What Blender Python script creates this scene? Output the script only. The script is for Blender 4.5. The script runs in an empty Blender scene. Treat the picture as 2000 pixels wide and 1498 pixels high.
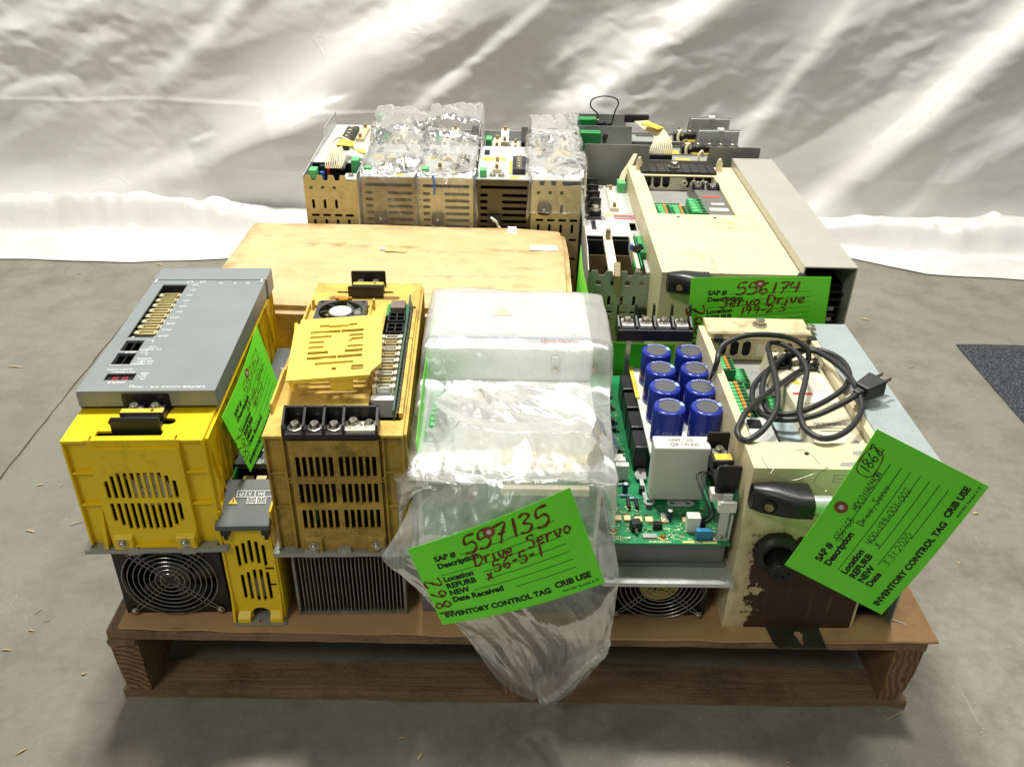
import bpy, bmesh, math, random
import numpy as np
from mathutils import Vector, Matrix, noise
random.seed(7)
R = math.radians
S = bpy.context.scene
COL = S.collection

# ------------------------------------------------------------------ camera
CAM_F, CAM_H, CAM_Y, CAM_P, CAM_R = 1700.0, 0.945, -0.742, R(31.5), R(1.3)
_fw = Vector((0, math.cos(CAM_P), -math.sin(CAM_P))); _r0 = Vector((1, 0, 0)); _u0 = _r0.cross(_fw)
_rt = _r0 * math.cos(CAM_R) + _u0 * math.sin(CAM_R); _up = -_r0 * math.sin(CAM_R) + _u0 * math.cos(CAM_R)
CAM_C = Vector((0, CAM_Y, CAM_H))
cd = bpy.data.cameras.new('camera'); cam = bpy.data.objects.new('camera', cd); COL.objects.link(cam)
cam.matrix_world = Matrix(((_rt.x, _up.x, -_fw.x, CAM_C.x), (_rt.y, _up.y, -_fw.y, CAM_C.y), (_rt.z, _up.z, -_fw.z, CAM_C.z), (0, 0, 0, 1)))
cd.sensor_fit = 'HORIZONTAL'; cd.sensor_width = 36.0; cd.lens = 36.0 * CAM_F / 2000.0
cd.clip_start = 0.02; cd.clip_end = 60
S.camera = cam

def ray(px, py): return _fw + _rt * ((px - 1000) / CAM_F) - _up * ((py - 749) / CAM_F)
def PZ(px, py, z): d = ray(px, py); return CAM_C + d * ((z - CAM_C.z) / d.z)      # photo pixel -> point at height z
def PY(px, py, y): d = ray(px, py); return CAM_C + d * ((y - CAM_C.y) / d.y)      # photo pixel -> point on the plane y

# ------------------------------------------------------------------ world + lamps
W = bpy.data.worlds.new('World'); S.world = W; W.use_nodes = True
bg = W.node_tree.nodes['Background']; bg.inputs[0].default_value = (1.0, 0.975, 0.90, 1); bg.inputs[1].default_value = 0.225
def lamp(name, loc, target, size, power, color, sy=None):
    l = bpy.data.lights.new(name, 'AREA'); l.energy = power; l.color = color
    l.shape = 'RECTANGLE'; l.size = size; l.size_y = sy or size
    o = bpy.data.objects.new(name, l); COL.objects.link(o); o.location = loc
    o.rotation_euler = (Vector(target) - Vector(loc)).to_track_quat('-Z', 'Y').to_euler()
    return o
WARM = (1.0, 0.98, 0.91)
lamp('ceiling_or_fill_lamp', (-0.35, 1.15, 3.3), (-0.2, 0.6, 0.2), 0.55, 124, WARM, 0.28)
lamp('ceiling_or_fill_lamp', (0.9, 1.1, 3.5), (0.3, 0.6, 0.2), 0.5, 50, WARM, 0.28)
lamp('ceiling_or_fill_lamp', (-1.9, -2.4, 3.6), (0.0, 0.3, 0.2), 1.1, 42, WARM, 0.5)  # added fill from behind the camera for tarp and front faces, no known fixture
S.view_settings.view_transform = 'Standard'; S.view_settings.look = 'None'; S.view_settings.gamma = 1.0
S.view_settings.exposure = 0.0; S.view_settings.use_curve_mapping = False
S.render.engine = 'CYCLES'
S.cycles.use_denoising = True; S.cycles.max_bounces = 10; S.cycles.transparent_max_bounces = 28
S.cycles.diffuse_bounces = 4; S.cycles.glossy_bounces = 4; S.cycles.transmission_bounces = 6
S.cycles.sample_clamp_indirect = 6.0; S.cycles.caustics_reflective = False; S.cycles.caustics_refractive = False

# ------------------------------------------------------------------ materials
def lin(c):
    return tuple((v / 12.92 if v <= .04045 else ((v + .055) / 1.055) ** 2.4) for v in c)
def rgb(r, g, b): return lin((r / 255, g / 255, b / 255)) + (1,)
class NT:
    def __init__(s, name):
        s.m = bpy.data.materials.new(name); s.m.use_nodes = True; s.t = s.m.node_tree; s.t.nodes.clear()
        s.out = s.n('ShaderNodeOutputMaterial')
        s.co = s.n('ShaderNodeTexCoord').outputs['Object']
    def n(s, typ, **kw):
        nd = s.t.nodes.new(typ)
        for k, v in kw.items():
            if k in ('operation', 'blend_type', 'data_type', 'noise_dimensions', 'feature', 'wave_type', 'bands_direction', 'rings_direction', 'distance', 'normalize', 'interpolation_type'): setattr(nd, k, v)
            else: s.set(nd.inputs[int(k[1:])] if k[0] == '_' else nd.inputs[k], v)
        return nd
    def set(s, sock, v):
        if hasattr(v, 'is_output') or isinstance(v, bpy.types.NodeSocket): s.t.links.new(v, sock)
        else: sock.default_value = v
    def noise(s, scale, detail=4, rough=.55, vec=None, dist=0.0):
        return s.n('ShaderNodeTexNoise', Vector=vec or s.co, Scale=scale, Detail=detail, Roughness=rough, Distortion=dist).outputs['Fac']
    def vor(s, scale, vec=None, feature='F1', out='Distance', rnd=1.0):
        return s.n('ShaderNodeTexVoronoi', feature=feature, Vector=vec or s.co, Scale=scale, Randomness=rnd).outputs[out]
    def ramp(s, f, a, b, lo=0.0, hi=1.0):
        return s.n('ShaderNodeMapRange', _0=f, _1=a, _2=b, _3=lo, _4=hi).outputs[0]
    def math(s, op, a, b=0.0): return s.n('ShaderNodeMath', operation=op, _0=a, _1=b).outputs[0]
    def mix(s, f, a, b, bt='MIX'):
        nd = s.n('ShaderNodeMix', data_type='RGBA', blend_type=bt); s.set(nd.inputs[0], f); s.set(nd.inputs[6], a); s.set(nd.inputs[7], b); return nd.outputs[2]
    def scl(s, v): return s.n('ShaderNodeMapping', Vector=s.co, Scale=v).outputs[0]
    def bump(s, h, st, d=.001):
        return s.n('ShaderNodeBump', Height=h, Strength=st, Distance=d).outputs[0]
    def fin(s, col, rough=.5, metal=0.0, nrm=None, **kw):
        b = s.n('ShaderNodeBsdfPrincipled', **{'Base Color': col, 'Roughness': rough, 'Metallic': metal}, **kw)
        if nrm is not None: s.set(b.inputs['Normal'], nrm)
        s.t.links.new(b.outputs[0], s.out.inputs[0]); return s.m
_M = {}
def mat(name, c, rough=.5, metal=0.0, var=.12, scale=14, dirt=None, specks=None, bump=.15, bscale=500, wear=None):
    if name in _M: return _M[name]
    t = NT(name); c = rgb(*c)
    dk = tuple(v * (1 - var) for v in c[:3]) + (1,); lt = tuple(min(1, v * (1 + var)) for v in c[:3]) + (1,)
    col = t.mix(t.ramp(t.noise(scale, 5), .3, .7), dk, lt)
    ro = t.ramp(t.noise(scale * 2.3, 4), .25, .75, max(.04, rough - .09), min(1, rough + .09))
    if dirt:
        dc, amt, sc = dirt
        f = t.ramp(t.noise(sc, 7, .68), .62 - amt * .35, .86 - amt * .2)
        f = t.math('MULTIPLY', f, .9)
        col = t.mix(f, col, rgb(*dc)); ro = t.math('MAXIMUM', ro, t.math('MULTIPLY', f, .8))
    if specks:
        sc, th, dc = specks
        f = t.ramp(t.vor(sc), th, th * .6)
        f = t.math('MULTIPLY', f, t.ramp(t.noise(sc * .05, 3), .4, .6))
        col = t.mix(f, col, rgb(*dc))
    if wear:
        wc, th, sc = wear
        f = t.ramp(t.noise(sc, 8, .75), th, th + .03)
        col = t.mix(f, col, rgb(*wc))
    nrm = t.bump(t.noise(bscale, 3), bump, .0006) if bump else None
    m = t.fin(col, ro, metal, nrm); _M[name] = m; return m

yellow = mat('yellow_plastic', (238, 205, 22), .38, var=.05, dirt=((120, 92, 20), .16, 22), specks=(420, .12, (130, 95, 20)))
yellow_dirty = mat('dirty_yellow_plastic', (214, 182, 84), .6, var=.14, dirt=((104, 76, 30), .46, 22), specks=(620, .28, (72, 46, 14)), bump=.3)
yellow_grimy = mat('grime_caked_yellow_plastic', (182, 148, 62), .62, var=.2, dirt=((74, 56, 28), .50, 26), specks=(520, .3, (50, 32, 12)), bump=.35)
yellow_loose = mat('pale_yellow_plastic', (238, 212, 86), .48, var=.06, dirt=((160, 122, 30), .16, 30), specks=(520, .16, (120, 80, 20)))
yellow_tab = mat('amber_plastic', (214, 150, 22), .5)
greyp = mat('grey_cover_plastic', (132, 138, 140), .42, var=.05, specks=(300, .07, (70, 70, 70)))
grey2 = mat('dark_grey_plastic', (88, 94, 94), .45, var=.06)
blackp = mat('black_plastic', (27, 27, 30), .38, var=.15, dirt=((72, 66, 58), .06, 40))
blackm = mat('black_metal', (20, 20, 22), .32, .3, var=.2)
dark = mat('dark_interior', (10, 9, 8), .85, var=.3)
steel = mat('zinc_steel', (206, 208, 205), .42, .3, var=.1, scale=30, dirt=((110, 104, 92), .12, 30))
steel_y = mat('chromated_steel', (200, 186, 138), .45, .4, var=.12, scale=18, dirt=((112, 92, 50), .2, 20))
steel_yd = mat('tarnished_chromate_steel', (150, 130, 90), .5, .4, var=.2, scale=16, dirt=((66, 50, 26), .3, 14))
steel_g = mat('grey_steel', (160, 162, 156), .48, .25, var=.1, dirt=((84, 82, 72), .2, 16), specks=(260, .1, (200, 200, 190)))
alu = mat('bright_aluminium', (206, 207, 206), .34, .5, var=.06, scale=40)
alu_d = mat('dirty_aluminium', (150, 144, 134), .5, .4, var=.3, scale=26, dirt=((40, 32, 24), .36, 30))
alu_s = mat('sink_aluminium', (124, 126, 126), .45, .3, var=.08)
guard_m = mat('guard_wire_chrome', (150, 150, 148), .25, .9, var=.1)
thin_wire = mat('thin_tag_wire', (150, 146, 134), .35, .8)
screwm = mat('screw_metal', (188, 184, 170), .3, .95, var=.2, scale=120)
brass = mat('brass_screw', (168, 130, 70), .35, .9)
cream = mat('cream_paint', (222, 208, 168), .42, var=.05, dirt=((150, 112, 62), .14, 12), specks=(260, .1, (110, 76, 36)))
cream_l = mat('cream_plastic', (232, 222, 190), .42, var=.05, dirt=((170, 150, 104), .1, 24))
cream_in = mat('cream_inner_paint', (214, 206, 178), .5, var=.06, dirt=((120, 96, 60), .2, 16), specks=(300, .12, (80, 54, 26)))
silver = mat('silver_paint', (176, 186, 188), .34, .25, var=.05, scale=60, specks=(380, .2, (214, 222, 222)), bump=.25, bscale=900)
silver2 = mat('warm_silver_paint', (186, 184, 174), .35, .25, var=.04, scale=10)
greenc = mat('green_connector', (38, 140, 70), .42, var=.12, scale=60)
greenl = mat('pale_green_connector', (92, 188, 120), .45, var=.12, scale=60)
orange = mat('orange_plastic', (226, 140, 44), .45)
whitep = mat('white_plastic', (226, 226, 216), .42, var=.04)
ceramic = mat('white_ceramic', (216, 216, 206), .55, var=.04)
blue_c = mat('blue_sleeve', (34, 50, 150), .2, var=.1, bump=0)
blue_lt = mat('pale_blue_sleeve', (176, 206, 236), .3, bump=0)
capgrey = mat('capacitor_vent_grey', (92, 94, 96), .4, .2, var=.1)
bluep = mat('blue_plastic', (52, 132, 178), .4)
resb = mat('resistor_blue', (150, 184, 198), .45)
tan = mat('tan_chip', (226, 208, 150), .5)
yell_l = mat('yellow_label', (236, 200, 70), .5, var=.06)
paper = mat('paper_label', (226, 222, 200), .6, var=.04)
paperw = mat('white_paper_label', (236, 238, 234), .6, var=.03)
redl = mat('red_print', (206, 70, 64), .6)
white_ink = mat('white_print', (226, 228, 224), .6, var=.02, bump=0)
black_ink = mat('black_print', (18, 18, 16), .6, bump=0)
grey_ink = mat('grey_print', (128, 124, 112), .6, bump=0)
brown_ink = mat('brown_marker_ink', (104, 38, 14), .55, bump=0)
redled = mat('red_led_segment', (206, 60, 74), .4, bump=0)
wire_w = mat('ivory_wire', (226, 216, 180), .5)
rubber = mat('black_cord_rubber', (42, 44, 44), .42, var=.1, specks=(500, .1, (120, 118, 110)))
blue_w = mat('blue_wire', (60, 120, 200), .45)

# ------------------------------------------------------------------ mesh builder, all part shapes in millimetres
V3 = lambda p: Vector(p)
class MB:
    def __init__(s): s.v = []; s.f = []
    def add(s, v, f):
        o = len(s.v); s.v += [tuple(q) for q in v]; s.f += [tuple(i + o for i in q) for q in f]; return s
    def box(s, x0, y0, z0, x1, y1, z1):
        v = [(x, y, z) for z in (z0, z1) for y in (y0, y1) for x in (x0, x1)]
        return s.add(v, [(0, 2, 3, 1), (4, 5, 7, 6), (0, 1, 5, 4), (1, 3, 7, 5), (3, 2, 6, 7), (2, 0, 4, 6)])
    def hexa(s, b, t):      # bottom quad, top quad (ccw from above)
        return s.add(list(b) + list(t), [(3, 2, 1, 0), (4, 5, 6, 7)] + [(i, (i + 1) % 4, 4 + (i + 1) % 4, 4 + i) for i in range(4)])
    def lathe(s, prof, o=(0, 0, 0), ax=(0, 0, 1), n=20):
        q = Vector((0, 0, 1)).rotation_difference(Vector(ax)); v = []; f = []
        for r, h in prof:
            for i in range(n):
                a = 2 * math.pi * i / n; v.append(q @ Vector((r * math.cos(a), r * math.sin(a), h)) + Vector(o))
        m = len(prof)
        for k in range(m - 1):
            for i in range(n):
                j = (i + 1) % n; f.append((k * n + i, k * n + j, (k + 1) * n + j, (k + 1) * n + i))
        if prof[0][0] > 0: f.append(tuple(range(n))[::-1])
        if prof[-1][0] > 0: f.append(tuple((m - 1) * n + i for i in range(n)))
        return s.add(v, f)
    def cyl(s, a, b, r, n=16, r2=None):
        d = Vector(b) - Vector(a); return s.lathe([(r, 0), (r if r2 is None else r2, d.length)], a, d.normalized(), n)
    def tube(s, pts, r, n=8, cyc=False):
        P = [Vector(p) for p in pts]; m = len(P); v = []; f = []; up = None
        for i, p in enumerate(P):
            t = (P[(i + 1) % m] - P[i - 1]) if cyc else (P[min(i + 1, m - 1)] - P[max(i - 1, 0)])
            t.normalize()
            if up is None: up = t.orthogonal().normalized()
            up = (up - t * up.dot(t)); up = up.normalized() if up.length > 1e-6 else t.orthogonal().normalized()
            w = t.cross(up)
            for k in range(n):
                a = 2 * math.pi * k / n; v.append(p + (up * math.cos(a) + w * math.sin(a)) * r)
        for i in range(m if cyc else m - 1):
            j = (i + 1) % m
            for k in range(n): f.append((i * n + k, i * n + (k + 1) % n, j * n + (k + 1) % n, j * n + k))
        if not cyc: f.append(tuple(range(n))[::-1]); f.append(tuple((m - 1) * n + k for k in range(n)))
        return s.add(v, f)
    def bar(s, a, b, w, h, up=(0, 0, 1)):
        a = Vector(a); b = Vector(b); t = (b - a).normalized(); u = Vector(up); u = (u - t * u.dot(t)).normalized(); x = t.cross(u)
        q = lambda p: [p - x * w / 2 - u * h / 2, p + x * w / 2 - u * h / 2, p + x * w / 2 + u * h / 2, p - x * w / 2 + u * h / 2]
        return s.add(q(a) + q(b), [(0, 1, 2, 3), (7, 6, 5, 4)] + [(i, 4 + i, 4 + (i + 1) % 4, (i + 1) % 4) for i in range(4)])
    def plate(s, outer, holes, t, o, U, V):   # flat sheet with real holes; o,U,V place its (u,v) plane, thickness t along +U x V
        v, f = sheet(outer, holes, t); U = Vector(U); V = Vector(V); N = U.cross(V); o = Vector(o)
        return s.add([o + U * a + V * b + N * c for a, b, c in v], f)
    def text(s, txt, size, o, U=(1, 0, 0), V=(0, 1, 0), bold=0.0, align='LEFT', fn=None):
        v, f = glyphs(txt, bold, align); U = Vector(U); V = Vector(V); o = Vector(o)
        return s.add([o + U * (a * size) + V * (b * size) for a, b in v], f)
    def prism(s, poly, t, o, U, V): return s.plate(poly, [], t, o, U, V)
_sheet = {}
def sheet(outer, holes, t):
    key = repr((outer, holes, t))
    if key in _sheet: return _sheet[key]
    cu = bpy.data.curves.new('t', 'CURVE'); cu.dimensions = '2D'; cu.fill_mode = 'BOTH'; cu.extrude = t / 2
    for poly in [outer] + list(holes):
        sp = cu.splines.new('POLY'); sp.points.add(len(poly) - 1); sp.use_cyclic_u = True
        for p, q in zip(sp.points, poly): p.co = (q[0], q[1], 0, 1)
    o = bpy.data.objects.new('t', cu); me = o.to_mesh()
    r = ([(q.co.x, q.co.y, q.co.z + t / 2) for q in me.vertices], [tuple(p.vertices) for p in me.polygons])
    o.to_mesh_clear(); bpy.data.objects.remove(o); bpy.data.curves.remove(cu)
    _sheet[key] = r; return r
_gl = {}
def glyphs(txt, bold, align):
    key = (txt, bold, align)
    if key in _gl: return _gl[key]
    cu = bpy.data.curves.new('t', 'FONT'); cu.body = txt; cu.size = 1.0; cu.offset = bold; cu.align_x = align; cu.fill_mode = 'FRONT'; cu.resolution_u = 3
    o = bpy.data.objects.new('t', cu); me = o.to_mesh()
    r = ([(q.co.x, q.co.y) for q in me.vertices], [tuple(p.vertices) for p in me.polygons])
    o.to_mesh_clear(); bpy.data.objects.remove(o); bpy.data.curves.remove(cu)
    _gl[key] = r; return r
def rect(x0, y0, x1, y1): return [(x0, y0), (x1, y0), (x1, y1), (x0, y1)]
def rrect(x0, y0, x1, y1, r, n=4):
    o = []
    for cx, cy, a in ((x1 - r, y0 + r, -90), (x1 - r, y1 - r, 0), (x0 + r, y1 - r, 90), (x0 + r, y0 + r, 180)):
        for i in range(n + 1): b = R(a + 90 * i / n); o.append((round(cx + r * math.cos(b), 4), round(cy + r * math.sin(b), 4)))
    return o
def slot(x0, y0, x1, y1): return rrect(x0, y0, x1, y1, min(x1 - x0, y1 - y0) / 2 - .001, 4)
def circ(x, y, r, n=16): return [(round(x + r * math.cos(2 * math.pi * i / n), 4), round(y + r * math.sin(2 * math.pi * i / n), 4)) for i in range(n)]
def ipath(pts, n=6):
    P = [Vector(p) for p in pts]; o = []
    for i in range(len(P) - 1):
        a, b, c, d = P[max(i - 1, 0)], P[i], P[i + 1], P[min(i + 2, len(P) - 1)]
        for k in range(n):
            t = k / n; o.append(.5 * ((2 * b) + (c - a) * t + (2 * a - 5 * b + 4 * c - d) * t * t + (3 * b - a - 3 * c + d) * t ** 3))
    return o + [P[-1]]

def mesh(mb, material, smooth=False, k=.001, name='mesh'):
    me = bpy.data.meshes.new(name); v = np.array([tuple(q) for q in mb.v], dtype=float) * k
    me.from_pydata(v.tolist(), [], mb.f); me.update()
    if material: me.materials.append(material)
    if smooth:
        me.polygons.foreach_set('use_smooth', [True] * len(me.polygons)); me.set_sharp_from_angle(angle=R(38))
    return me
def link(name, me, parent=None, bevel=0.0, loc=None, rot=None):
    o = bpy.data.objects.new(name, me); COL.objects.link(o)
    if parent: o.parent = parent
    if loc is not None: o.location = [q * .001 for q in loc] if parent else loc
    if rot is not None: o.rotation_euler = rot
    if bevel:
        b = o.modifiers.new('bevel', 'BEVEL'); b.width = bevel * .001; b.segments = 2; b.limit_method = 'ANGLE'; b.angle_limit = R(40)
    return o
def part(name, mb, material, parent, bevel=0.0, smooth=False, label=None, kind=None):
    o = link(name, mesh(mb, material, smooth, name=name), parent, bevel)
    if label: o['label'] = label
    if kind: o['kind'] = kind
    return o
def thing(name, label, cat, loc, yaw=0.0, group=None):
    o = bpy.data.objects.new(name, None); COL.objects.link(o); o.empty_display_size = .02
    o.location = loc; o.rotation_euler = (0, 0, yaw); o['label'] = label; o['category'] = cat
    if group: o['group'] = group
    return o
def tag(o, label, cat, group=None):
    o['label'] = label; o['category'] = cat
    if group: o['group'] = group
    return o
def struct(o): o['kind'] = 'structure'; return o

_scr = {}
def screw(parent, x, y, z, r=3.2, ax=(0, 0, 1), m=None, washer=True, hexh=False, name='screw'):
    m = m or screwm; key = (r, m.name, washer, hexh)
    if key not in _scr:
        b = MB(); h = 0
        if washer: b.lathe([(r * 1.45, 0), (r * 1.45, r * .25), (r * 1.1, r * .32), (r * 1.1, r * .5)], n=18); h = r * .5
        if hexh:
            b.lathe([(r, h), (r, h + r * .75), (r * .8, h + r * .9), (0, h + r * .9)], n=6)
        else:
            b.lathe([(r, h), (r, h + r * .35), (r * .93, h + r * .6), (r * .75, h + r * .74)], n=18)
            w = r * .13; l = r * .5
            cross = [(-w, -l), (w, -l), (w, -w), (l, -w), (l, w), (w, w), (w, l), (-w, l), (-w, w), (-l, w), (-l, -w), (-w, -w)]
            b.plate(circ(0, 0, r * .755, 18), [cross], r * .3, (0, 0, h + r * .45), (1, 0, 0), (0, 1, 0))
            b.lathe([(r * .7, h + r * .3), (r * .7, h + r * .4)], n=12)
        _scr[key] = mesh(b, m, True, name='screw')
    q = Vector((0, 0, 1)).rotation_difference(Vector(ax))
    return link(name, _scr[key], parent, 0, (x, y, z), (q @ Matrix.Rotation(random.uniform(0, 1.5), 3, 'Z').to_quaternion() if False else q).to_euler())
Z0 = 0.1255          # top of the cardboard sheet

# ================================================================== setting
def facet(u, v, cell, seed, rot=0.0, aniso=1.0, warp=.35):
    """crumple height in -1..1: flat facets meeting in straight creases"""
    c, s = math.cos(R(rot)), math.sin(R(rot)); a = (c * u + s * v) / cell * aniso; b = (-s * u + c * v) / cell
    a, b = a + warp * np.sin(b * 1.3 + seed * 5) + .2 * np.sin(b * 2.9 + seed), b + warp * np.sin(a * 1.1 + seed * 3) + .2 * np.sin(a * 3.1 + seed * 2)
    i, j = np.floor(a), np.floor(b); f, g = a - i, b - j
    h = lambda p, q: (lambda t: (t - np.floor(t)) * 2 - 1)(np.sin(p * 127.1 + q * 311.7 + seed * 74.7) * 43758.5453)
    h00, h10, h01, h11 = h(i, j), h(i + 1, j), h(i, j + 1), h(i + 1, j + 1)
    return np.where(f + g < 1, h00 * (1 - f - g) + h10 * f + h01 * g, h11 * (f + g - 1) + h10 * (1 - g) + h01 * (1 - f))

def floor_mat():
    t = NT('concrete')
    c = t.mix(t.ramp(t.noise(2.2, 6, .6), .3, .7), rgb(134, 130, 116), rgb(158, 154, 140))
    c = t.mix(t.ramp(t.noise(9, 7, .7), .45, .8), c, rgb(100, 94, 81))
    c = t.mix(t.math('MULTIPLY', t.ramp(t.noise(1.1, 5, .6), .5, .72), .55), c, rgb(106, 97, 79))
    sp = t.math('MULTIPLY', t.ramp(t.vor(150), .16, .08), t.ramp(t.noise(6, 3), .5, .6))
    c = t.mix(sp, c, rgb(190, 184, 166))
    sc = t.n('ShaderNodeMapping', Vector=t.co, Scale=(26, 1.1, 1), Rotation=(0, 0, R(38))).outputs[0]
    scr = t.math('MULTIPLY', t.ramp(t.noise(3, 6, .7, sc), .66, .74), .5)
    c = t.mix(scr, c, rgb(190, 186, 172))
    sc2 = t.n('ShaderNodeMapping', Vector=t.co, Scale=(20, .9, 1), Rotation=(0, 0, R(-66))).outputs[0]
    c = t.mix(t.math('MULTIPLY', t.ramp(t.noise(3, 5, .7, sc2), .68, .75), .35), c, rgb(96, 92, 80))
    c = t.mix(t.ramp(t.noise(75, 6, .75), .3, .7, 0, .55), c, t.mix(.5, c, rgb(84, 80, 70)))
    c = t.mix(t.math('MULTIPLY', t.ramp(t.noise(.8, 3), .45, .6), .35), c, rgb(128, 132, 126))
    ro = t.ramp(t.noise(5, 6, .6), .3, .7, .42, .66)
    h = t.math('ADD', t.math('MULTIPLY', t.noise(260, 4), .4), t.noise(30, 5))
    return t.fin(c, ro, 0, t.bump(h, .22, .002))
CONC = floor_mat()
b = MB(); b.box(-7000, -4500, -60, 7000, 5500, 0)
fl = struct(part('floor', b, CONC, None))
# control joint: a saw cut filled with dark grit, two thin slivers let into the slab
jm = mat('joint_grit', (74, 68, 56), .9)
def strip(name, pts, w, z, m, parent, k=1000):
    b = MB(); P = [Vector(p) for p in pts]; v = []; f = []
    for i, p in enumerate(P):
        t = (P[min(i + 1, len(P) - 1)] - P[max(i - 1, 0)]); t.z = 0; t.normalize(); n = Vector((-t.y, t.x, 0)) * (w / 2 * random.uniform(.5, 1.2))
        v += [(p + n) * k, (p - n) * k]
    v = [(q.x, q.y, z) for q in v]
    for i in range(len(P) - 1): f.append((2 * i, 2 * i + 1, 2 * i + 3, 2 * i + 2))
    b.add(v, f); return part(name, b, m, parent)
pa, pb = PZ(-40, 985, 0), PZ(300, 560, 0)
strip('joint', [pa.lerp(pb, i / 24) + Vector((random.uniform(-.002, .002), 0, 0)) for i in range(25)], .004, .6, jm, fl)
pa, pb = PZ(1960, 770, 0), PZ(1700, 560, 0)

# carpet mat at the right edge
t = NT('carpet_pile')
c = t.mix(t.ramp(t.vor(240, out='Distance'), .1, .6), rgb(120, 120, 122), rgb(58, 62, 70))
c = t.mix(t.ramp(t.noise(170, 3), .45, .65), c, rgb(44, 50, 60))
CARP = t.fin(c, .95, 0, t.bump(t.vor(240), 1.0, .004))
b = MB(); n = 26; q0 = PZ(1865, 673, 0) * 1000; v = []; f = []
ex = Vector((1, .0, 0)); ey = Vector((0, -1, 0)); ey = (PZ(2000, 829, 0) * 1000 - q0).normalized()
for j in range(n + 1):
    for i in range(n + 1):
        e = 1.0 if 0 < i < n and 0 < j < n else .2
        p = q0 + ex * (i * 700 / n) + ey * (j * 900 / n)
        v.append((p.x + random.uniform(-1, 1), p.y + random.uniform(-1, 1), 8 * e + random.uniform(0, 1)))
for j in range(n):
    for i in range(n): a = j * (n + 1) + i; f.append((a, a + n + 1, a + n + 2, a + 1))
b.add(v, f); 
tag(part('carpet_mat', b, CARP, None, smooth=True), 'grey looped carpet mat lying flat on the concrete floor', 'mat')

# white woven tarp hung behind and trailing onto the floor
def tarp_mat():
    t = NT('white_tarp')
    c = t.mix(t.ramp(t.noise(3.5, 5), .3, .7), rgb(216, 215, 211), rgb(228, 228, 225))
    c = t.mix(t.math('MULTIPLY', t.ramp(t.noise(7, 7, .7), .6, .8), .3), c, rgb(186, 176, 156))
    weave = t.math('ADD', t.n('ShaderNodeTexWave', Vector=t.co, Scale=120.0, Distortion=1.0, bands_direction='X').outputs[1], t.n('ShaderNodeTexWave', Vector=t.co, Scale=120.0, Distortion=1.0, bands_direction='Z').outputs[1])
    rd = t.math('MULTIPLY', t.ramp(t.math('ABSOLUTE', t.math('SUBTRACT', t.noise(5, 3, .5, None, .6), .5)), 0, .03, 1, 0), t.ramp(t.noise(3, 2), .5, .65))
    h = t.math('ADD', t.math('MULTIPLY', weave, .004), t.math('ADD', t.math('MULTIPLY', t.noise(12, 4, .45), .6), t.math('MULTIPLY', rd, .25)))
    return t.fin(c, t.ramp(t.noise(8, 3), .3, .7, .24, .36), 0, t.bump(h, .25, .008), **{'Specular IOR Level': .5})
TARP = tarp_mat()
YW = 1.74
bands = [  # bright shelves of cloth: polyline in the photo, half width m, depth m, run-out m
    ([(-160, 452), (60, 402), (250, 352), (400, 300), (540, 225), (640, 190)], .040, .042, .22),
    ([(430, 250), (560, 190), (680, 105), (800, 30), (920, -60)], .075, .075, .22),
    ([(280, 190), (350, 120), (420, 60), (500, -40)], .026, .022, .12),
    ([(1490, 470), (1590, 395), (1680, 310), (1790, 215), (1920, 95), (2080, -40)], .042, .060, .26),
    ([(1080, 250), (1180, 165), (1290, 75), (1420, -40)], .055, .050, .2),
    ([(780, 240), (880, 150), (960, 85), (1060, 0)], .022, .020, .10),
    ([(1390, 340), (1480, 230), (1560, 130), (1660, 0)], .024, .016, .12),
    ([(-120, 110), (20, 60), (160, 10), (260, -50)], .04, .028, .12),
    ([(-80, 190), (30, 172), (120, 150), (200, 60)], .02, .014, .08),
    ([(1740, 430), (1850, 330), (1960, 260), (2080, 200)], .05, .03, .2),
    ([(1250, 330), (1330, 262), (1400, 200)], .018, .012, .08),
    ([(330, 335), (430, 330), (560, 330)], .03, .012, .1),
]
nx, nz, nf = 560, 240, 60
X = np.concatenate([np.linspace(-2.3, -1.45, 30, endpoint=False), np.linspace(-1.45, 1.45, 500, endpoint=False), np.linspace(1.45, 2.3, 30)]); ZW = np.concatenate([np.linspace(1.45, .85, 50, endpoint=False), np.linspace(.85, .035, 190)])
gx, gz = np.meshgrid(X, ZW)
H = np.zeros_like(gx)
for poly, w, A, L in bands:
    P = [PY(px, py, YW) for px, py in poly]; P = [(p.x, p.z) for p in P]
    best = np.full(gx.shape, 1e9); sd = np.zeros_like(gx); par = np.zeros_like(gx); tot = len(P) - 1
    for i in range(tot):
        (ax, az), (bx, bz) = P[i], P[i + 1]; dx, dz = bx - ax, bz - az; l2 = dx * dx + dz * dz
        tt = ((gx - ax) * dx + (gz - az) * dz) / l2
        tc = np.clip(tt, 0 if i else -9, 1 if i < tot - 1 else 9) if False else np.clip(tt, 0, 1)
        ex_, ez_ = gx - (ax + tc * dx), gz - (az + tc * dz); d = np.hypot(ex_, ez_)
        sgn = np.sign((gx - ax) * dz - (gz - az) * dx)   # + = right of / below the line
        m = d < best; best = np.where(m, d, best); sd = np.where(m, d * sgn, sd); par = np.where(m, (i + tt) / tot, par)
    s = 1 / (1 + np.exp(-sd / (w * .42))); dec = np.exp(-np.maximum(sd, 0) / L)
    endf = np.clip((par + .12) / .3, 0, 1) * np.clip((1.14 - par) / .3, 0, 1); endf = endf * endf * (3 - 2 * endf)
    if poly[-1][1] < 0: endf = np.clip((par + .12) / .3, 0, 1)
    H += 1.3 * A * s * dec * endf
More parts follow.
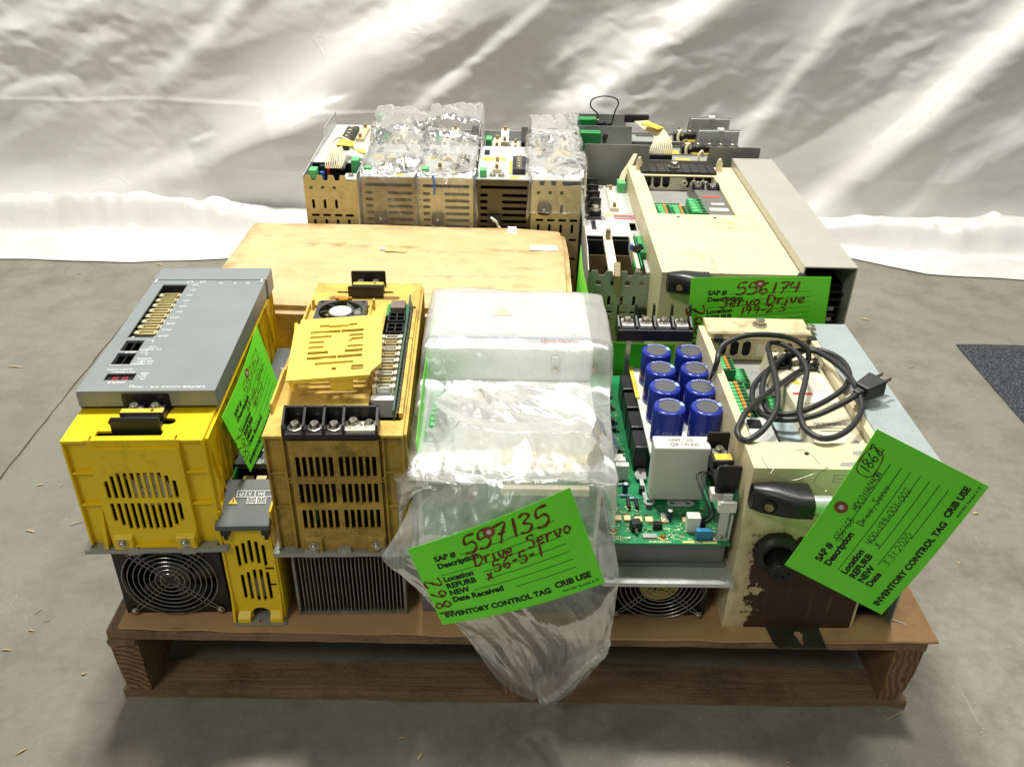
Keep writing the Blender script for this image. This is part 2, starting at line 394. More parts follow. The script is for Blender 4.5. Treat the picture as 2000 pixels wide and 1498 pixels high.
for j in range(nz):
    for i in range(nx):
        x, z = X[i], ZW[j]; a = (x * .75 + z * .66); c = (-x * .66 + z * .75)
        H[j, i] += .010 * noise.noise((a * 2.0, c * 5.5, 3.1)) + .010 * noise.noise((x * 1.2, z * .8, 9.2))
ga, gc = gx * .75 + gz * .66, -gx * .66 + gz * .75
msk = np.vectorize(lambda x, z: min(1, max(0, noise.noise((x * 1.7, z * 2.2, 20.3)) * 1.4 + .45)))(gx, gz)
H += .011 * facet(ga * .45, gc, .11, 2.2, 0) + msk * (.0060 * facet(ga * .6, gc, .045, 5.1, 12) + .0022 * facet(gx, gz, .022, 8.3, 31))
for _ in range(2): H[1:-1, 1:-1] = (H[1:-1, 1:-1] * 2 + H[:-2, 1:-1] + H[2:, 1:-1] + H[1:-1, :-2] + H[1:-1, 2:]) / 6
zc = PY(300, 197, YW).z
zl = zc + .004 * np.sin(gx * 5) + .002 * np.sin(gx * 17); fd = 1 / (1 + np.exp((gx + .15) / .06)); H += fd * (.0016 * np.exp(-((gz - zl) / .005) ** 2) - .0022 / (1 + np.exp(-(gz - zl) / .003)))
b = MB(); v = []; f = []
for j in range(nz):
    lift = max(0, (.16 - ZW[j]) / .16)
    for i in range(nx): v.append((X[i], YW - H[j, i] * (1 - .6 * lift) - .035 * lift ** 2, ZW[j]))
def edge_y(x):      # front edge of the cloth lying on the floor
    k = np.interp(x, [-2.3, -1.36, -1.0, -.78, -.6, -.3, .6, .92, 1.1, 1.36, 2.3], [1.33, 1.365, 1.36, 1.395, 1.45, 1.5, 1.56, 1.50, 1.40, 1.375, 1.33])
    return k + .006 * noise.noise((x * 9, 0, 0))
fx_, ft_ = np.meshgrid(X, np.linspace(0, .4, nf)); FL1 = facet(fx_, ft_, .085, 3.3, 20); FL2 = facet(fx_, ft_, .034, 6.1, 50)
for j in range(1, nf + 1):
    t_ = j / nf
    for i in range(nx):
        x = X[i]; e = edge_y(x); yb = v[(nz - 1) * nx + i][1]; y = yb + (e - yb) * t_
        hl = np.interp(x, [-2.3, -1.6, -1.25, -.95, -.6, -.3, .7, 1.0, 1.35, 2.3], [.03, .05, .095, .085, .03, .02, .03, .06, .075, .05])
        ca = .42 + .10 * noise.noise((x * 2.3, 3.1, 0)) + .10 * math.sin(x * 2.1 + .6); cb = ca + .15
        sm = lambda lo, hi, q: (lambda w: w * w * (3 - 2 * w))(min(1, max(0, (q - lo) / (hi - lo))))
        z = .003 + .032 * (1 - t_) ** 3 + hl * (.35 + .65 * sm(0, .3, t_)) * sm(0, .08, t_) * (1 - sm(ca, cb, t_)) + .018 * math.sin(math.pi * min(1, max(0, (t_ - cb) / (1 - cb)))) ** 2 + (.012 * noise.noise((x * 6, y * 9, 4)) + .024 * FL1[j - 1, i] + .009 * FL2[j - 1, i]) * min(1, 4 * t_) * (1.1 - t_)
        if t_ == 1: z = .003
        v.append((x, y, max(z, .003)))
tot = nz + nf
for j in range(tot - 1):
    for i in range(nx - 1): a = j * nx + i; f.append((a, a + nx, a + nx + 1, a + 1))
b.v = [tuple(q) for q in v]; b.f = f
me = mesh(b, TARP, False, 1.0); me.polygons.foreach_set('use_smooth', [True] * len(me.polygons))
tp = link('tarp_backdrop', me)
md = tp.modifiers.new('thick', 'SOLIDIFY'); md.thickness = .0006; md.offset = 0
tag(tp, 'white wrinkled tarp hung as a backdrop and trailing on the floor', 'tarp')

# ------------------------------------------------------------------ pallet
def wood_mat(name, c1, c2, axis, dirtc=(58, 42, 26)):
    t = NT(name); sc = {'x': (1.3, 22, 22), 'y': (22, 1.3, 22), 'r': (1, 1, 1)}[axis]
    off = t.n('ShaderNodeObjectInfo').outputs['Random']
    vec = t.n('ShaderNodeMapping', Vector=t.co, Scale=sc).outputs[0]
    vec = t.n('ShaderNodeVectorMath', operation='ADD', _0=vec, _1=t.n('ShaderNodeCombineXYZ', _0=off, _1=t.math('MULTIPLY', off, 7.0), _2=off).outputs[0]).outputs[0]
    if axis == 'r':
        g = t.n('ShaderNodeTexWave', wave_type='RINGS', rings_direction='Y', Vector=t.n('ShaderNodeVectorMath', operation='ADD', _0=t.co, _1=(.03, 0, .06)).outputs[0], Scale=38.0, Distortion=7.0, Detail=4.0).outputs[1]
        g = t.math('ADD', t.math('MULTIPLY', g, .5), t.math('MULTIPLY', t.noise(70, 6, .7), .5))
    else:
        g = t.math('ADD', t.math('MULTIPLY', t.noise(5, 6, .62, vec, .6), .65), t.math('MULTIPLY', t.noise(16, 6, .7, vec, .3), .35))
    c = t.mix(t.ramp(g, .25, .75), rgb(*c1), rgb(*c2))
    c = t.mix(t.math('MULTIPLY', t.ramp(t.noise(11, 7, .75), .46, .7), .85), c, rgb(*dirtc))
    c = t.mix(t.math('MULTIPLY', t.ramp(off, 0, 1), .35), c, rgb(*c2))
    return t.fin(c, .75, 0, t.bump(t.math('ADD', t.math('MULTIPLY', g, 2.0), t.noise(190, 3)), .8, .0022))
WX = wood_mat('pallet_wood', (160, 130, 98), (112, 88, 64), 'x'); WY = wood_mat('stringer_wood', (152, 118, 82), (106, 80, 54), 'y')
WR = wood_mat('stringer_end_grain', (158, 124, 86), (104, 76, 50), 'r')
pal = thing('pallet', 'worn wooden pallet on the concrete floor carrying all the drives', 'pallet', (-.492, 0, 0), .010)
def board(name, x0, x1, y0, y1, z0, z1, m, jag=2.0, nseg=44):
    b = MB(); v = []; f = []     # a plank along x with an uneven sawn front and back edge
    for i in range(nseg + 1):
        x = x0 + (x1 - x0) * i / nseg
        fy = y0 + jag * noise.noise((x * .012, y0, 1)) + jag * .6 * noise.noise((x * .06, y0, 4)); by = y1 + jag * noise.noise((x * .01, y1, 8))
        dz = 1.1 * noise.noise((x * .008, y0 * .1, 3)); zb = z0 + (1.3 * noise.noise((x * .03, y0, 9)) if z0 > 5 else 0)
        v += [(x, fy, zb), (x, fy + .8, z1 + dz - .6), (x, by, z1 + dz - .4), (x, by, zb)]
    for i in range(nseg):
        a = 4 * i
        for k in range(4): f.append((a + k, a + (k + 1) % 4, a + 4 + (k + 1) % 4, a + 4 + k))
    f += [(3, 2, 1, 0), tuple(4 * nseg + k for k in range(4))]
    b.add(v, [tuple(reversed(q)) for q in f]); return part(name, b, m, pal)
for i in range(8): board('deck_board', random.uniform(-3, 2), 1012 + random.uniform(0, 6), 2 + i * 153.5, 2 + i * 153.5 + (136 if i in (0, 7) else 122), 107.5, 121, WX)
for i, (y0, y1) in enumerate(((2, 56), (545, 660), (1086, 1218))): board('bottom_board', 0, 1014, y0, y1, 0, 13.5, WX, 3.5)
for x0, x1, lean in ((2, 36, 8), (490, 526, 0), (976, 1012, -8)):
    b = MB()
    prof = [(x0 + lean * .9, 14), (x1 + lean * .2, 14), (x1, 40), (x1, 106.8), (x0, 106.8), (x0 - 1, 96), (x0 + lean * .1, 60), (x0 + lean * .4, 34)]
    if lean < 0: prof = [(x0, 14), (x1 - 16, 14), (x1 - 6, 34), (x1 - 1, 70), (x1, 98), (x1, 106.8), (x0, 106.8), (x0, 40)]
    n = len(prof); ys = (3, 600, 1217); v = [(px, y, pz) for y in ys for px, pz in prof]; f = [tuple(range(n))]
    for k in range(2):
        for i in range(n): f.append((k * n + (i + 1) % n, k * n + i, (k + 1) * n + i, (k + 1) * n + (i + 1) % n))
    f.append(tuple(2 * n + i for i in reversed(range(n)))); b.add(v, f)
    o = part('stringer', b, WY, pal); o.data.materials.append(WR); o.data.polygons[0].material_index = 1
b = MB(); b.hexa([(2, -1, 97), (33, 0, 99), (34, 14, 99), (2, 14, 97)], [(1, -2, 107), (35, -1, 107), (36, 14, 107), (1, 14, 107)]); part('broken_splinter', b, WX, pal)

# cardboard sheet on the deck
t = NT('cardboard')
g = t.n('ShaderNodeTexWave', Vector=t.co, Scale=60.0, bands_direction='X', Distortion=.6).outputs[1]
c = t.mix(t.ramp(t.noise(5, 5), .3, .7), rgb(178, 138, 96), rgb(196, 156, 112))
c = t.mix(t.math('MULTIPLY', t.ramp(t.noise(9, 7, .7), .52, .8), .7), c, rgb(122, 84, 52))
c = t.mix(t.math('MULTIPLY', t.ramp(t.noise(4, 3, .6, t.scl((1.2, 9, 1))), .6, .7), .45), c, rgb(140, 100, 66))
CARD = t.fin(c, .85, 0, t.bump(t.math('ADD', t.math('MULTIPLY', g, .4), t.noise(60, 4)), .25, .001))
b = MB(); nxs, nys = 60, 40; v = []; f = []
for lay in (0, 1):
    for j in range(nys + 1):
        for i in range(nxs + 1):
            x = -474 + 1003 * i / nxs; y = 3 + 1206 * j / nys + .012 * x * .0
            if i == 0: x += 3 * noise.noise((0, y * .02, 2))
            if j == 0: y += 2.4 * noise.noise((x * .02, 0, 5)) + (x + 474) * .004
            cl = 4.5 * max(0, 1 - math.hypot(i - nxs, j) / 7) if lay is not None else 0
            cl2 = 2.5 * max(0, 1 - math.hypot(i, j) / 4)
            v.append((x, y, 122.3 + lay * 3.0 + cl + cl2))
        pass
m_ = (nxs + 1) * (nys + 1)
for j in range(nys):
    for i in range(nxs):
        a = j * (nxs + 1) + i; f += [(a, a + nxs + 1, a + nxs + 2, a + 1), (m_ + a, m_ + a + 1, m_ + a + nxs + 2, m_ + a + nxs + 1)]
for i in range(nxs): f.append((i, i + 1, m_ + i + 1, m_ + i))
for j in range(nys):
    a = j * (nxs + 1); c_ = a + nxs; f += [(a + nxs + 1, a, m_ + a, m_ + a + nxs + 1), (c_, c_ + nxs + 1, m_ + c_ + nxs + 1, m_ + c_)]
b.add(v, f); tag(part('cardboard_sheet', b, CARD, None, smooth=False), 'brown corrugated cardboard sheet laid over the pallet deck', 'cardboard')

# wood chips on the floor
CHIP = mat('wood_chip', (190, 168, 130), .85, var=.2)
for px, py, l, w, a in [(78, 948, 16, 6, 30), (60, 1038, 22, 6, -15), (150, 1023, 26, 3, 30), (13, 1270, 20, 4, 0), (62, 1232, 12, 4, -10), (164, 1317, 9, 5, 20), (43, 1468, 18, 4, 45),
        (75, 1195, 14, 2, 60), (92, 1213, 10, 2, 20), (1690, 625, 30, 8, -25), (1905, 1003, 13, 9, 10), (1872, 1100, 10, 5, 60), (1780, 718, 20, 3, 12), (30, 717, 44, 7, -8), (312, 518, 26, 10, -10), (300, 512, 30, 3, -50), (785, 1442, 12, 3, 20), (1745, 1400, 40, 3, 25), (820, 1478, 14, 8, 60), (155, 535, 16, 4, 20), (120, 950, 9, 2, 80), (1540, 1490, 9, 3, 10)]:
    l *= .8; w *= .55; p = PZ(px, py, 0); b = MB(); n = 6; v = []; f = []
    for i in range(n + 1):
        s_ = i / n; ww = w / 2 * (1 - abs(2 * s_ - 1) ** 2 * .7); bend = 1.5 * math.sin(s_ * 3.1) + random.uniform(-.3, .3); oy = random.uniform(-.1, .1) * w
        v += [(l * (s_ - .5), -ww + oy, .2 + bend), (l * (s_ - .5), ww + oy, .2 + bend), (l * (s_ - .5), ww + oy, 1.1 + bend), (l * (s_ - .5), -ww + oy, 1.1 + bend)]
    for i in range(n):
        for k in range(4): f.append((4 * i + k, 4 * i + (k + 1) % 4, 4 * i + 4 + (k + 1) % 4, 4 * i + 4 + k))
    f += [(3, 2, 1, 0), tuple(4 * n + k for k in range(4))]
    b.add(v, [tuple(reversed(q)) for q in f]); o = part('wood_chip', b, CHIP, None); o.location = (p.x, p.y, 0); o.rotation_euler = (0, 0, R(a))
    tag(o, 'small pale wood chip lying loose on the concrete floor', 'wood chip', 'wood chips scattered on the floor')

# ================================================================== yellow drives
def fan_guard(parent, cx, y, cz, rmax, m, hub=11, rings=8, span=52):
    g = None
    for i in range(rings):
        r = hub + (rmax - hub) * i / (rings - 1)
        b = MB(); b.tube([(cx + r * math.cos(a * math.pi / 24), y, cz + r * math.sin(a * math.pi / 24)) for a in range(48)], .72, 6, True)
        part('guard_ring', b, m, parent, smooth=True)
    for sx, sz in ((-1, -1), (1, -1), (-1, 1), (1, 1)):
        for o in (-3, 3):
            b = MB(); d = Vector((sx, 0, sz)).normalized(); n = Vector((-sz, 0, sx)).normalized() * o
            p0 = Vector((cx, y + 1.6, cz)) + d * 4 + n; p1 = Vector((cx, y + 1.6, cz)) + d * (rmax * .98) + n
            p2 = Vector((cx + sx * span, y + 3.5, cz + sz * span)) + n * .5
            b.tube([p0, p0.lerp(p1, .5), p1, p2], .75, 6); part('guard_strut', b, m, parent, smooth=True)
        screw(parent, cx + sx * span, y + 3, cz + sz * span, 3.4, (0, -1, 0), m=screwm)
def fan_rotor(parent, cx, y, cz, r, hubr, m, hubm, label_txt=None, lm=None):
    b = MB(); b.cyl((cx, y + 14, cz), (cx, y + 2, cz), hubr, 28); part('fan_hub', b, hubm, parent, .8, True)
    for k in range(5):
        b = MB(); v = []; a0 = 2 * math.pi * k / 5
        for i in range(7):
            rr = hubr + (r - hubr) * i / 6
            for da, dy in ((-.34, 4), (0, 10), (.36, 15)):
                a = a0 + da + .25 * i / 6; v.append((cx + rr * math.cos(a), y + dy, cz + rr * math.sin(a)))
        b.add(v, [(i * 3 + k2, i * 3 + k2 + 1, i * 3 + k2 + 4, i * 3 + k2 + 3) for i in range(6) for k2 in range(2)])
        o = part('fan_blade', b, m, parent, smooth=True); md = o.modifiers.new('t', 'SOLIDIFY'); md.thickness = .0012

def side_lattice(parent, x, y0, y1, z0, z1, n, m, out=1):
    # moulded triangular ribs on a drive's side wall
    for i in range(n + 1):
        y = y0 + (y1 - y0) * i / n
        b = MB(); b.bar((x + out * 1.6, y, z0), (x + out * 1.6, y, z1), 1.6, 3.2, (out, 0, 0)); part('side_rib', b, m, parent)
    for i in range(n):
        ya = y0 + (y1 - y0) * i / n; yb = y0 + (y1 - y0) * (i + 1) / n; zm = (z0 + z1) / 2
        for (a, c, e, g) in ((ya, z0, yb, z1), (ya, z1, yb, z0)):
            b = MB(); b.bar((x + out * 1.4, a + .9, c), (x + out * 1.4, e - .9, g), 1.4, 2.8, (out, 0, 0)); part('side_rib', b, m, parent)
    for z in (z0, z1):
        b = MB(); b.bar((x + out * 1.7, y0, z), (x + out * 1.7, y1, z), 3.4, 2.0, (0, 0, 1)); part('side_rail', b, m, parent)

def power_terminal(parent, x0, x1, y0, y1, z, m=blackp, up=20):
    """black two-pole block with raised barrier fins and a yellow label"""
    b = MB(); b.box(x0, y0, z - 14, x1, y1, z + 2); tb = part('terminal_block', b, m, parent, .6)
    w = y1 - y0
    for yy, hh in ((y0 - 1, up * .72), (y1 - 2, up)):
        b = MB(); b.prism(rrect(0, 0, x1 - x0 + 3, hh + 8, 2.5), 3, (x0 - 1.5, yy + 3, z - 6), (1, 0, 0), (0, 0, 1)); part('barrier', b, m, tb, .4)
    ym = (y0 + y1) / 2
    b = MB(); b.box(x0 + 3, ym - 6, z, x1 + 1, ym + 3, z + up * .62); part('terminal_body', b, m, tb, .8)
    b = MB(); b.box(x0 + 4, ym - 5.4, z + up * .62 - .2, x1, ym + 2.4, z + up * .62 + .4); part('terminal_label', b, yell_l, tb)
    b = MB(); b.text('! ' + '\u2014' * 3, 3.2, (x0 + 7, ym - 2.6, z + up * .62 + .6)); b.cyl((x1 - 12, ym - 1.5, z + up * .62 + .1), (x1 - 12, ym - 1.5, z + up * .62 + .7), 2.2, 12); part('label_print', b, black_ink, tb)
    for sx in (.28, .74):
        b = MB(); xx = x0 + (x1 - x0) * sx; b.box(xx - 8, ym + 3.2, z, xx + 8, y1 - 3, z + 6); part('contact_plate', b, alu, tb, .3)
        screw(tb, xx, (ym + 3 + y1 - 3) / 2, z + 6, 5.2)
    b = MB(); b.box(x0 + 6, y0 + 3, z, x1 - 4, ym - 7, z + 4); part('contact_plate', b, alu, tb, .3)
    return tb

# ------------------------------------------------------------------ drive with the smooth grey cover and a fan below
def build_d1():
    T = thing('spindle_drive', 'clean yellow drive with smooth grey cover and round fan guard underneath', 'servo drive', (-.4825, .018, Z0), .060)
    b = MB(); b.plate(rect(12, 0, 138, 117.5), [circ(75, 59, 55, 40)], 34, (0, 42, 0), (1, 0, 0), (0, 0, 1)); part('fan_frame', b, blackp, T, .8)
    b = MB(); b.box(10, 43, 0, 140, 372, 117); part('heat_sink', b, blackm, T, .8)
    fan_rotor(T, 75, 10, 59, 53, 21, mat('fan_blade_black', (34, 34, 36), .35), mat('fan_hub_grey', (74, 74, 74), .4, .4)); fan_guard(T, 75, 3, 59, 56, guard_m)
    b = MB(); b.plate(rrect(-7, -13, 157, 385, 3), [circ(3, -5, 3.2), circ(146, -5, 3.2)], 5.5, (0, 0, 118), (1, 0, 0), (0, 1, 0)); part('mounting_plate', b, steel_g, T, .4)
    for x in (42, 104):
        b = MB(); b.hexa([(x, -13.4, 116), (x + 16, -13.4, 116), (x + 16, 0, 116), (x, 0, 116)], [(x + 3, -13.4, 126), (x + 13, -13.4, 126), (x + 13, 0, 126), (x + 3, 0, 126)]); part('plate_tab', b, steel_g, T)
    # housing: front panel with grille, recessed side columns, walls, top deck
    holes = []
    for i in range(11):
        dx = (i - 5) * 7.4; x = 74 + dx; h = min(41, math.sqrt(max(0, 48.0 ** 2 - dx * dx)) - 2)
        holes += [rrect(x - 2.2, 193.5, x + 2.2, 190 + h, 1.2, 2), rrect(x - 2.2, 188.5 - h * .96, x + 2.2, 187.5, 1.2, 2)]
    b = MB(); b.plate(rect(26, 124, 124, 262), holes, 3, (0, -4, 0), (1, 0, 0), (0, 0, 1)); fp = part('front_grille', b, yellow, T)
    b = MB(); b.box(26, -4, 262, 124, 0, 268); b.box(26, -4, 124, 29, 0, 262); b.box(121, -4, 124, 124, 0, 262)
    part('panel_rim', b, yellow, fp)
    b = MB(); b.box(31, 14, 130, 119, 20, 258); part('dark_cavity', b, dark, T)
    b = MB(); b.cyl((76, 13.6, 192), (76, 11, 192), 23, 32); part('inner_fan_label', b, paperw, T)
    b = MB(); b.text('24V DC', 7, (61, 10.8, 194), (1, 0, 0), (0, 0, 1)); b.text('FAN 0.35A', 5, (60, 10.8, 185), (1, 0, 0), (0, 0, 1)); part('inner_label_print', b, black_ink, T)
    for k, c in ((0, redl), (2.5, whitep)):
        b = MB(); b.tube(ipath([(38, 8, 232 - k), (46, 5, 222 - k), (58, 7, 212 - k), (66, 9, 205 - k)], 5), .8, 6); part('fan_lead', b, c, T)
    b = MB()
    b.box(0, 0, 124, 25.9, 3, 267); part('front_column_skin', b, yellow, T); b = MB(); b.box(124.1, 0, 124, 150, 3, 267); part('front_column_skin', b, yellow, T)
    for x0, x1 in ((0, 2.4), (147.6, 150)):
        b = MB(); b.box(x0, -5, 124, x1, -.05, 268); part('corner_rib', b, yellow, T, .4)
    for x0, x1 in ((2.5, 25.9), (124.1, 147.5)):
        for z in (182, 226):
            b = MB(); b.box(x0, -4.4, z, x1, -.05, z + 2.4); part('cross_rib', b, yellow, T, .3)
    b = MB(); b.box(29.2, -6.6, 229, 120.8, -4.1, 231.4); part('cross_rib', b, yellow, T, .3)
    for x in (30, 100):
        b = MB(); b.hexa([(x, -13, 124), (x + 21, -13, 124), (x + 21, -4.1, 124), (x, -4.1, 124)], [(x, -12, 139), (x + 21, -12, 139), (x + 21, -4.1, 144), (x, -4.1, 144)]); q = part('mount_boss', b, yellow, T, .5)
        screw(q, x + 10, -12.4, 133, 4.0, (0, -.99, .06), m=screwm)
    for x in (22, 122.5):
        b = MB(); b.prism([(0, 0), (12, 0), (1.5, 48), (0, 48)], 4, (x, -.2, 124), (0, -1, 0), (0, 0, 1)); part('gusset', b, yellow, T, .3)
    b = MB(); b.box(51.2, -10.5, 124, 99.8, -4.2, 127.5); part('foot_rail', b, yellow, T)
    b = MB(); b.box(0, 3.1, 124, 2.2, 378, 267); b.box(147.8, 3.1, 124, 150, 378, 267); b.box(2.3, 375, 124, 147.7, 378, 267); part('side_wall', b, yellow, T)
    side_lattice(T, 150, 4, 377, 126, 266, 8, yellow)
    holes = [slot(38, 26, 112, 38), rect(33, 4.5, 104, 14), rect(29, -4.5, 31.2, 5), rect(119.5, -4.5, 121.7, 5)]
    b = MB(); b.plate([(0, -5), (24, -5), (24, -4), (126, -4), (126, -5), (150, -5), (150, 378), (0, 378)], [slot(38, 26, 112, 38), rect(33, 4.5, 104, 14), rect(28.5, -3.2, 30.7, 5), rect(119.5, -3.2, 121.7, 5)], 3, (0, 0, 268.2), (1, 0, 0), (0, 1, 0)); part('top_deck', b, yellow, T, .3)
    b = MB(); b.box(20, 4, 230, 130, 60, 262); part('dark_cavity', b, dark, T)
    power_terminal(T, 50, 100, 14, 58, 272, up=19)
    # grey cover with its windows
    H = 296
    win = [rect(16, 182, 49, 335), rrect(18, 147, 40, 174, 1), rrect(18, 115, 40, 143, 1), rrect(22, 80, 55, 95, 1)]
    b = MB(); b.plate(rrect(0, 56, 153, 349, 1.5), win, 2.2, (0, 0, H - 2.2), (1, 0, 0), (0, 1, 0)); cv = part('grey_cover', b, greyp, T, .3)
    b = MB(); b.box(0, 56, 276, 153, 58, H - 2.3); b.box(150.8, 58.1, 272, 153, 349, H - 2.3); b.box(0, 58.1, 272, 2.2, 349, H - 2.3); part('cover_skirt', b, greyp, cv)
    b = MB(); b.box(-1.5, 349.2, 266, 154.5, 388, H + 1.4); part('rear_cover', b, greyp, T, 1.2)
    for x in (1.5, 147):
        b = MB(); b.box(x, 340, H, x + 3.5, 350, H + 1.2); part('cover_latch', b, steel, cv, .3)
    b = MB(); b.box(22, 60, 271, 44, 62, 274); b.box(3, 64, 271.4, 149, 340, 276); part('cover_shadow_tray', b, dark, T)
    for i in range(9):
        y = 190 + i * 15.4
        b = MB(); b.plate(rrect(18, y, 41, y + 11, 1.5), [rrect(20.5, y + 2, 38.5, y + 8.5, 2)], 9, (0, 0, 279), (1, 0, 0), (0, 1, 0)); c = part('ribbon_connector', b, steel_y if i else blackp, T, .3)
        b = MB(); b.box(22, y + 4, 279.5, 37, y + 6.4, 286); part('contact_bar', b, tan if i else grey2, c)
        for xx in (13.5, 42):
            b = MB(); b.prism(rrect(0, 0, 5, 8, 1), 8, (xx, y + 1.5, 280), (1, 0, 0), (0, 1, 0)); part('latch_ear', b, cream_l, c, .3)
    for y in (147, 115):
        b = MB(); b.plate(rect(18.6, y + .6, 39.4, y + 26.4), [rect(20.5, y + 2.5, 28.3, y + 24.5), rect(29.7, y + 2.5, 37.5, y + 24.5)], 14, (0, 0, 280), (1, 0, 0), (0, 1, 0)); c = part('power_connector', b, blackp, T, .3)
        b = MB(); b.box(18, y - 1.6, H + .1, 40, y - .6, H + .5); part('white_rule', b, white_ink, cv)
    b = MB(); b.box(22.5, 80.5, 284, 54.5, 94.5, 292.6); ds = part('status_display', b, dark, T)
    for x in (29, 40):
        b = MB()
        for (a0, b0, a1, b1) in ((0, 8, 6, 9), (0, 4, 6, 5), (0, 0, 6, 1), (0, 0, 1, 4.5), (0, 4.5, 1, 9), (5, 0, 6, 4.5), (5, 4.5, 6, 9)): b.box(x + a0, 83 + b0, 292.7, x + a1, 83 + b1, 293)
        part('digit', b, redled, ds)
    b = MB(); N_ = H + .15; U, Vv = (-1, 0, 0), (0, -1, 0)
    for i, s_ in enumerate(['JX4', 'JY1', 'JY2', 'JY3', 'JY4', 'JY5', 'JA7A', 'JA7B', 'JX1A', 'JX1B']): b.text(s_, 5.4, (64, 336 - i * 16.6, N_), U, Vv, .012)
    for i, s_ in enumerate(['U', 'V', 'W']): b.text(s_, 6, (133 - i * 18, 341, N_), U, Vv, .02)
    b.text('CX1B', 5, (39, 144.8, N_ + .4), U, Vv, .01); b.text('DC IN/OUT', 5, (66, 153, N_), U, Vv, .01); b.text('+24V', 5, (60, 159, N_), U, Vv, .01)
    b.text('AC IN/OUT', 5, (66, 118, N_), U, Vv, .01); b.text('200-230V~', 5, (66, 124, N_), U, Vv, .01); b.text('50/60Hz', 5, (62, 130, N_), U, Vv, .01)
    b.text('-- ALARM CODE', 4.6, (52, 105, N_), U, Vv, .01); b.text('NOT READY', 4.6, (52, 99, N_), U, Vv, .01)
    b.text('PIL', 5, (68, 84, N_), U, Vv, .012); b.text('ALM', 5, (68, 90, N_), U, Vv, .012); b.text('ERR', 5, (68, 96, N_), U, Vv, .012)
    b.text('STATUS', 5.6, (48, 77, N_), U, Vv, .02); b.text('CAUTION:', 6, (140, 66, N_), U, Vv, .015); b.text('DISCHARGE TIME  > 20min.', 5, (118, 66, N_), U, Vv, .01)
    b.plate(circ(58, 66, 2.6, 14), [circ(58, 66, 1.8, 14)], .2, (0, 0, N_), (1, 0, 0), (0, 1, 0))
    for x in (30, 48): b.plate(circ(x + 20, 343, 4, 18), [circ(x + 20, 343, 3.2, 18)], .2, (0, 0, N_), (1, 0, 0), (0, 1, 0)); b.text('\u2014', 4, (x + 22, 344, N_), U, Vv)
    for x0, y0, x1, y1 in ((44, 146, 50, 146.8), (50, 146, 50.8, 152), (44, 174, 50, 174.8), (50, 168, 50.8, 174.8), (44, 115, 52, 115.8), (52, 115, 52.8, 122), (44, 142, 52, 142.8), (52, 136, 52.8, 142.8)): b.box(x0, y0, N_, x1, y1, N_ + .2)
    part('cover_lettering', b, white_ink, cv)
    return T
D1 = build_d1()

